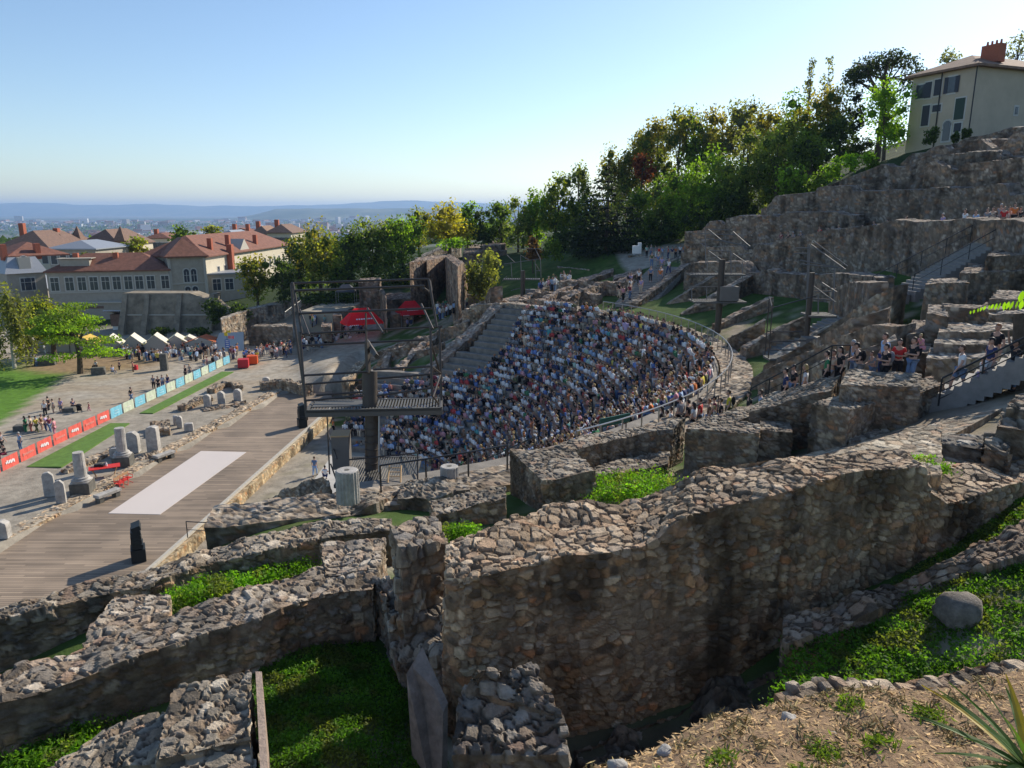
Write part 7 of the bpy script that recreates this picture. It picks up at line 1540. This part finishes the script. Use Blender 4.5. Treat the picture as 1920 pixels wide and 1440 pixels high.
town(-20, 50, 520, 545, 150, 'zinc', 'render', 'low roof hidden behind the left birch', chim=0)
# long low sheds and the retaining wall
A = Vector(P(92, 566, 5.2)); e = empty('long_shed', (A.x, A.y, 0), 0); tag(e, 'long low grey building with flat pale roof left of the retaining wall', 'building'); body(e, 0, 13.5, 0, 5, 0, 5.0, 'render'); b = MB(); b.box((6.7, 2.4, 5.12), (14.2, 5.6, .24)); b.build('roof', M['trim'], e)
b = MB(); b.box((6.7, -.03, 4.2), (7, .06, .5)); b.build('sign_band', M['tile_b'], e)
A = Vector(P(206, 592, 4.4)); e = empty('wooden_shed', (A.x, A.y, 0), 0); tag(e, 'dark timber shed with white lower panels at the foot of the retaining wall', 'shed'); body(e, 0, 5.0, 0, 3, 2.6, 4.6, 'tile_b'); b = MB(); b.box((2.5, .9, 4.9), (6, 4.2, .2), rx=-.25); b.build('roof', M['zinc'], e)
for x in (.7, 4.0): b = MB(); b.box((x, .4, 2.1), (1.7 if x > 1 else 1.3, .1, 1.1)); b.build('panel', M['white'], e)
rw = masonry('retaining_wall', [rib([(230, 628, 1.9), (265, 628, 1.9), (412, 628, 1.9)], [(230, 553, 8.6), (265, 552, 8.8), (352, 552, 8.8)], .5)], res=.35, cell=(.6, .6, .3), disp=.03, rag=.05, far=True, tint=(.9, .82, .72), label='tall old retaining wall with leaning buttresses below the school') if False else None
A = Vector(P(228, 630, 1.6)); B_ = Vector(P(418, 630, 1.6)); d = B_-A; L_ = d.length; an = atan2(d.y, d.x)
e = empty('retaining_wall', (A.x, A.y, 1.5), an); tag(e, 'tall old retaining wall with sloping buttresses below the school', 'wall'); M['oldwall'] = mat('old_wall', (.25, .21, .155), .95, noise=.5, nscale=.8, bump=.8, bscale=6)
b = MB(); H_ = 7.0
for (x0, x1, h0, h1) in ((0, L_*.66, H_, H_), (L_*.66, L_*.86, H_, H_*.82), (L_*.86, L_, H_*.82, H_*.5)):
    b.add([(x0, 0, 0), (x1, 0, 0), (x1, 2.2, h1), (x0, 2.2, h0), (x0, 6, 0), (x1, 6, 0), (x1, 6, h1), (x0, 6, h0)], [(0, 1, 2, 3), (4, 7, 6, 5), (3, 2, 6, 7), (0, 3, 7, 4), (1, 5, 6, 2), (0, 4, 5, 1)])
b.build('wall_face', M['oldwall'], e)
for s_ in (.02, .24, .56, .88): b = MB(); x = L_*s_; b.add([(x-.5, -1.3, 0), (x+.5, -1.3, 0), (x+.4, 2.0, H_*.98), (x-.4, 2.0, H_*.98), (x-.5, 2, 0), (x+.5, 2, 0), (x+.4, 5, H_*.98), (x-.4, 5, H_*.98)], [(0, 1, 2, 3), (3, 2, 6, 7), (0, 3, 7, 4), (1, 5, 6, 2)]); b.build('buttress', M['oldwall'], e)
b = MB(); b.box((L_*.42, 1.1, H_*.5), (L_*.84, .3, .2)); b.build('ledge', M['trim'], e)
# the house on the hill
ez = 37.4; A = Vector(P(1834, 121, ez)); B_ = Vector(P(1713, 144, ez)); d = A-B_; L_ = Vector((d.x, d.y)).length; an = atan2(d.y, d.x)
e = empty('hill_house', (B_.x, B_.y, 28.0), an); tag(e, 'beige two storey house with dark shutters and brick chimney on the hilltop', 'house'); hh = ez-28.0
body(e, 0, L_, 0, 16, 0, hh, 'house'); b = MB(); hip(b, 0, L_, 0, 16, hh+.05, 1.9, .7); rf = b.build('roof', M['tile_o'], e)
def hx(px, py):
    """local x,z on the front face for a photo pixel"""
    o_ = Vector((0, 0, CH)); dr = Vector(PZ(px, py, 1))-o_; nf = Vector((sin(an), -cos(an), 0)); tt_ = (Vector((B_.x, B_.y, 0))-o_).dot(nf)/dr.dot(nf); q_ = o_+dr*tt_; rel = q_-Vector((B_.x, B_.y, 28)); return rel.x*cos(an)+rel.y*sin(an), rel.z
for px, py, w, h, st in [(1727, 172, .6, 1.5, 'shut'), (1741, 169, .8, 1.7, None), (1759, 164, .8, 1.7, None), (1785, 159, .9, 1.7, 'shut'), (1736, 217, .9, 2.2, None), (1757, 203, 1.0, .7, None), (1800, 204, 1.1, 2.2, None), (1796, 239, .8, .9, None)]:
    x, z = hx(px, py); o = window(e, x, z, w, h, off=0, bars=False, shut=st)
    if st is None: b = MB(); b.box((x, -.1, z), (w*1.02, .06, h*1.02)); b.build('shutter', M['shut' if px != 1800 else 'shutg'], o)
x, z = hx(1775, 246); window(e, x, z-.2, .9, 1.7, off=0, arch=True, bars=False)
for px in (1768, 1832): x, z = hx(px, 140); b = MB(); b.tube((x, -.12, .0), (x, -.12, hh-.1), .07, n=6); b.build('downpipe', M['iron'], e)
b = MB(); b.box((L_*.82, 4, hh+1.6), (2.2, 1.0, 1.9)); ch = b.build('chimney', M['brick'], rf)
for i in range(4): b = MB(); b.tube((L_*.82-.8+.53*i, 4, hh+2.5), (L_*.82-.8+.53*i, 4, hh+3.0), .13, .1, 8); b.build('chimney_pot', M['brick'], ch)
for y in (7, 9.5): window(e, y, 5.0, .45, .8, side='r', off=L_, bars=False)
# tents
M['canvas'] = mat('white_canvas', (.80, .76, .68), .8, transl=.25); M['canvo'] = mat('orange_canvas', (.62, .17, .07), .8, transl=.2); M['canvy'] = mat('yellow_canvas', (.72, .5, .12), .8, transl=.25); M['canvr'] = mat('red_canvas', (.75, .03, .05), .6, transl=.5)
M['tentw'] = mat('tent_wall', (.4, .38, .34), .85)
def gtent(px, py, w, d, h, lab, mt='canvas', rz=.3, group='market tents on the plaza'):
    e = empty('market_tent', on(px, py), rz); tag(e, lab, 'tent', group)
    b = MB(); b.add([(-w/2-.2, -d/2, 1.5), (-w/2-.2, d/2, 1.5), (0, d/2, h), (0, -d/2, h), (w/2+.2, -d/2, 1.5), (w/2+.2, d/2, 1.5)], [(0, 3, 2, 1), (3, 4, 5, 2)]); b.build('roof', M[mt], e)
    b = MB(); b.add([(-w/2, -d/2+.05, 0), (w/2, -d/2+.05, 0), (w/2, -d/2+.05, 1.5), (0, -d/2+.05, h-.08), (-w/2, -d/2+.05, 1.5), (-w/2, d/2, 0), (-w/2, d/2, 1.5)], [(0, 1, 2, 3, 4), (0, 4, 6, 5)]); b.build('wall', M['tentw'], e)
    for sx in (-1, 1):
        for sy in (-1, 1): b = MB(); b.tube((sx*w/2, sy*d/2, 0), (sx*w/2, sy*d/2, 1.5), .04, n=5); b.build('pole', M['iron'], e)
gtent(213, 664, 3.0, 3, 2.9, 'white ridge tent touching the layered tree on its right'); gtent(253, 664, 3.0, 3, 3.0, 'white ridge tent, second from the layered tree'); gtent(296, 663, 3.2, 3, 3.0, 'white ridge tent, third from the layered tree, widest lit side')
gtent(333, 658, 2.8, 3, 2.6, 'white patterned tent before the orange one'); gtent(356, 655, 2.0, 2.4, 2.2, 'small white tent tip left of the orange tent'); gtent(384, 659, 4.6, 3, 2.4, 'low orange tent with pale roof ridge', 'canvo', .1)
gtent(96, 660, 4.5, 3, 2.6, 'pale tent seen under the layered tree on the left', 'canvas', .1); gtent(135, 660, 4, 3, 2.6, 'yellow tent behind the trunk of the layered tree', 'canvy', .1); gtent(165, 660, 3.6, 3, 2.5, 'yellow orange tent right of the layered tree trunk', 'canvy', .1)
e = empty('sail_tent', on(430, 662), .1); tag(e, 'large pale grey awning behind the coloured signs', 'awning'); b = MB(); b.add([(-2.2, -1, .3), (2.4, -1, .5), (1.9, 1.5, 2.9), (-1.6, 1.5, 2.8)], [(0, 1, 2, 3)]); b.build('canvas', mat('grey_canvas', (.40, .42, .42), .8), e)
for x in (-1.6, 1.9): b = MB(); b.tube((x, 1.5, 0), (x, 1.5, 2.9), .04, n=5); b.build('pole', M['iron'], e)
M['yel'] = mat('yellow_sign', (.75, .55, .03), .6); M['bluesign'] = mat('blue_sign', (.05, .13, .42), .6); M['redsign'] = mat('red_sign', (.6, .06, .08), .6)
sp_ = PZ(428, 660, 104); e = empty('sign_post', sp_, 0); tag(e, 'post with blue, yellow, red and gold sign boards above the barriers', 'sign post'); s_ = 104/F
b = MB(); b.tube((0, 0, 0), (0, 0, 3.0), .04, n=6); b.build('post', M['iron'], e)
for (x, z, w, h, mt, n_) in ((.0, 1.2, .65, 1.15, 'bluesign', 4), (-.1, 2.55, .45, .5, 'yel', 0), (.3, 2.9, .55, .4, 'yel', 2), (.6, 2.1, .75, .4, 'redsign', 3)):
    b = MB(); b.box((x, -.06, z), (w, .04, h)); o = b.build('sign_board', M[mt], e)
    if n_:
        b = MB()
        for i in range(n_): b.box((x, -.09, z+h*(.35-.7*i/max(1, n_-1))), (w*.65, .01, h*.09))
        b.build('lettering', M['white'], o)
def gazebo(px, py, z, w, d, h, lab, mt='canvr', rz=.5, print_=True):
    p = Vector(P(px, py, z)); e = empty('canopy_tent', p, rz); tag(e, lab, 'canopy', 'pop-up canopies')
    b = MB(); e0 = 2.1; b.add([(-w/2, -d/2, e0), (w/2, -d/2, e0), (w/2, d/2, e0), (-w/2, d/2, e0), (-w*.2, 0, h), (w*.2, 0, h), (-w/2, -d/2, e0-.2), (w/2, -d/2, e0-.2), (w/2, d/2, e0-.2), (-w/2, d/2, e0-.2)],
        [(0, 1, 5, 4), (1, 2, 5), (2, 3, 4, 5), (3, 0, 4), (6, 7, 1, 0), (7, 8, 2, 1), (8, 9, 3, 2), (9, 6, 0, 3)]); rf = b.build('roof', M[mt], e)
    if print_:
        b = MB()
        for i in range(7): t_ = .28; b.box((-w*.2+w*.065*i, -d/2*(1-t_)-.02, e0+(h-e0)*t_+.03), (w*.045, .2, .015), rx=atan2(h-e0, d/2))
        for i in range(5): b.box((-w*.4+w*.05*i, -d/2-.01, e0-.18), (w*.03, .01, .14))
        b.build('lettering', M['print'], rf)
    for sx in (-1, 1):
        for sy in (-1, 1): b = MB(); b.tube((sx*w/2, sy*d/2, 0), (sx*w/2, sy*d/2, e0), .04, n=5); b.build('pole', M['steel'], e)
gazebo(680, 630, 3.8, 5.6, 3.4, 4.2, 'larger red canopy with pale print, left one behind the light mast'); gazebo(770, 612, 4.8, 4.0, 3.0, 3.9, 'smaller red canopy with pale print, right one behind the light mast'); gazebo(650, 568, 7.0, 3, 3, 3.1, 'black canopy beside the tall brown pier', 'shut', .1, False)
for px, py, w, h, lab in ((86, 688, 2.6, 1.2, 'wide dark green block on the lawn under the tree'), (186, 706, 1.6, 1.2, 'dark green cube block at the edge of the lawn'), (131, 776, 1.1, .7, 'low dark green block beside the pushchair'), (41, 812, 1.2, .8, 'dark green block behind the green dressed person'), (309, 697, .9, 2.4, 'tall dark mossy monolith on the plaza')):
    b = MB(); b.box((0, 0, h/2), (w, .9, h), taper=.93); o = b.build('stone_block', M['darkstone']); o.location = on(px, py); o.rotation_euler = (0, 0, .25); o.modifiers.new('b', 'BEVEL').width = .05; tag(o, lab, 'stone block')
b = MB(); b.box((0, 0, .45), (.5, .5, .9)); o = b.build('litter_bin', M['redcube']); o.location = on(255, 697); tag(o, 'small red bin beside the coral top', 'bin'); o.modifiers.new('b', 'BEVEL').width = .04
# terrace platform behind the left pier
b = MB(); q = [P(565, 590, 5.8), P(640, 590, 6.2), P(680, 555, 7.4), P(620, 556, 7.0)]; b.prism([(p[0], p[1]) for p in q], 2, 6.4); tag(b.build('paved_terrace', M['gravel']), kind='structure')
railing('terrace_railing', [P(535, 598, 5.4), P(565, 575, 6.4)], 'white fence along the paved terrace left of the black canopy', post=.4, h=1.1, mt='steel')
b = MB(); c = Vector(P(1192, 468, 17.0)); b.box(c, (.8, .8, 1.0)); b.box(c+Vector((.5, 0, .2)), (.4, .6, 1.4)); tag(b.build('white_box', M['white']), 'white box standing on the far grey planter wall', 'box')

# ================================================================ the distant town, hills and the air
rs = np.random.RandomState(31); n = 8500; dist = np.exp(rs.uniform(np.log(1500), np.log(9500), n)); azm = np.radians(rs.uniform(-37, 14, n)); X = dist*np.sin(azm); Y = dist*np.cos(azm)
keep = fbm(np.c_[X, Y]*.0011, 301, 3) > .40; X = X[keep]; Y = Y[keep]; dist = dist[keep]; n = len(X)
Wd = rs.uniform(12, 38, n)*(1+dist/6000); Dp = rs.uniform(10, 26, n)*(1+dist/6000); Hh = rs.gamma(2.2, 4.2, n)+6; tall = rs.rand(n) < .025; Hh[tall] += rs.uniform(18, 50, tall.sum()); ind_ = rs.rand(n) < .06; Wd[ind_] *= 3; Hh[ind_] = 9
rot = rs.choice([.2, .35, 1.1, .7], n)+rs.normal(size=n)*.1; c_, s_ = np.cos(rot), np.sin(rot); zg = terrain(X, Y, False)-2
V = []; corners = [(-.5, -.5), (.5, -.5), (.5, .5), (-.5, .5)]
for zz in (0, 1):
    for a, b in corners: V.append(np.stack([X+Wd*a*c_-Dp*b*s_, Y+Wd*a*s_+Dp*b*c_, zg+Hh*zz], 1))
V = np.stack(V, 1).reshape(-1, 3); base = np.arange(n)[:, None]*8
Fc = np.concatenate([base+np.array(f) for f in ((4, 5, 6, 7), (0, 1, 5, 4), (1, 2, 6, 5), (2, 3, 7, 6), (3, 0, 4, 7))]); wc = np.array([(.62, .58, .52), (.5, .46, .4), (.7, .7, .68), (.38, .36, .34)])[rs.randint(0, 4, n)]; rc = np.array([(.34, .15, .1), (.38, .36, .34), (.6, .6, .6), (.28, .13, .09)])[rs.randint(0, 4, n)]; rc[ind_] = (.7, .72, .74)
C_ = np.concatenate([np.repeat(wc[:, None], 4, 1), np.repeat(rc[:, None], 4, 1)], 1).reshape(-1, 3)
tag(obj_of('distant_town', np_mesh('distant_town', V, Fc, mat('town_paint', (.5, .5, .5), .9, attr=True), col=C_)), 'far pale town spread over the plain', 'town', kind='stuff')
n = 9000; dist = np.exp(rs.uniform(np.log(300), np.log(7000), n)); azm = np.radians(rs.uniform(-40, 16, n)); X = dist*np.sin(azm); Y = dist*np.cos(azm); kp = (fbm(np.c_[X, Y]*.002, 311, 3) > .47) & ((Y > 330) | (X < -170)); X = X[kp]; Y = Y[kp]; dist = dist[kp]; zg = terrain(X, Y, False); S_ = 5+dist*.004
cen = np.repeat(np.c_[X, Y, zg+S_*.4], 9, 0)+rs.normal(size=(len(X)*9, 3))*np.repeat(S_, 9)[:, None]*np.array([.55, .55, .28])
V, Fc, C_ = leaves(cen, 1.0, (.05, .085, .03), rs, up=.6); sz = np.repeat(np.repeat(S_, 9), 4)[:, None]*.55; cc2 = np.repeat(cen, 4, 0); V = cc2+(V-cc2)*sz
tag(obj_of('distant_trees', np_mesh('distant_trees', V, Fc, M['leaf'], col=C_)), 'far clumps of trees among the distant town', 'woods', kind='stuff')
def ridge(name, D, pts, depth, col, seed):
    xs = [p[0] for p in pts]; hs_ = [p[1] for p in pts]; px = np.linspace(xs[0], xs[-1], 260); V = []; rows = 14
    py = np.interp(px, xs, hs_)+(fbm(np.c_[px*.02, px*0+seed], seed, 4)-.5)*3
    for j in range(rows):
        t_ = j/(rows-1.); dd = D+depth*t_
        for i in range(len(px)):
            u = (px[i]-960)/F; zt = CH-(sp+((py[i]-720)/F)*cp)/(cp-((py[i]-720)/F)*sp)*D; z = -98+(zt+98)*sin(min(1, t_*1.25)*pi/2); x = u*D/(cp)*1.0
            V.append((x*(1+t_*depth/D), dd, z))
    V = np.array(V); V[:, 2] += (fbm(V[:, :2]*.0016, seed+3, 4)-.5)*60*np.clip((V[:, 2]+98)/200, 0, 1); id_ = np.arange(len(V)).reshape(rows, -1)
    Fc = np.stack([id_[:-1, :-1], id_[:-1, 1:], id_[1:, 1:], id_[1:, :-1]], -1).reshape(-1, 4)
    tag(obj_of(name, np_mesh(name, V, Fc, mat(name+'_surface', col, .95, noise=.3, nscale=.002, col2=(.12, .13, .07)), smooth=True)), kind='structure')
ridge('hills', 17500, [(-700, 376), (-200, 386), (0, 381), (90, 379), (200, 383), (320, 381), (400, 386), (520, 386), (640, 382), (700, 378), (780, 374), (860, 377), (930, 380), (1100, 384), (1500, 390), (2300, 392)], 2500, (.06, .09, .04), 41)
ridge('hills', 8600, [(440, 418), (500, 404), (540, 393), (600, 391), (700, 392), (800, 392), (900, 394), (1100, 396), (1500, 402), (2000, 410)], 1800, (.04, .07, .035), 47)
# the air
hb = MB(); hb.box((-1000, 9200, 60), (30000, 23400, 330)); hz = hb.build('haze', bpy.data.materials.new('haze_air')); m_ = hz.data.materials[0]; m_.use_nodes = True; m_.node_tree.nodes.clear()
vo = m_.node_tree.nodes.new('ShaderNodeVolumePrincipled'); vo.inputs['Color'].default_value = (.42, .64, 1.0, 1); vo.inputs['Density'].default_value = 7.5e-5; vo.inputs['Anisotropy'].default_value = .2
mo = m_.node_tree.nodes.new('ShaderNodeOutputMaterial'); m_.node_tree.links.new(vo.outputs[0], mo.inputs['Volume']); tag(hz, kind='stuff')
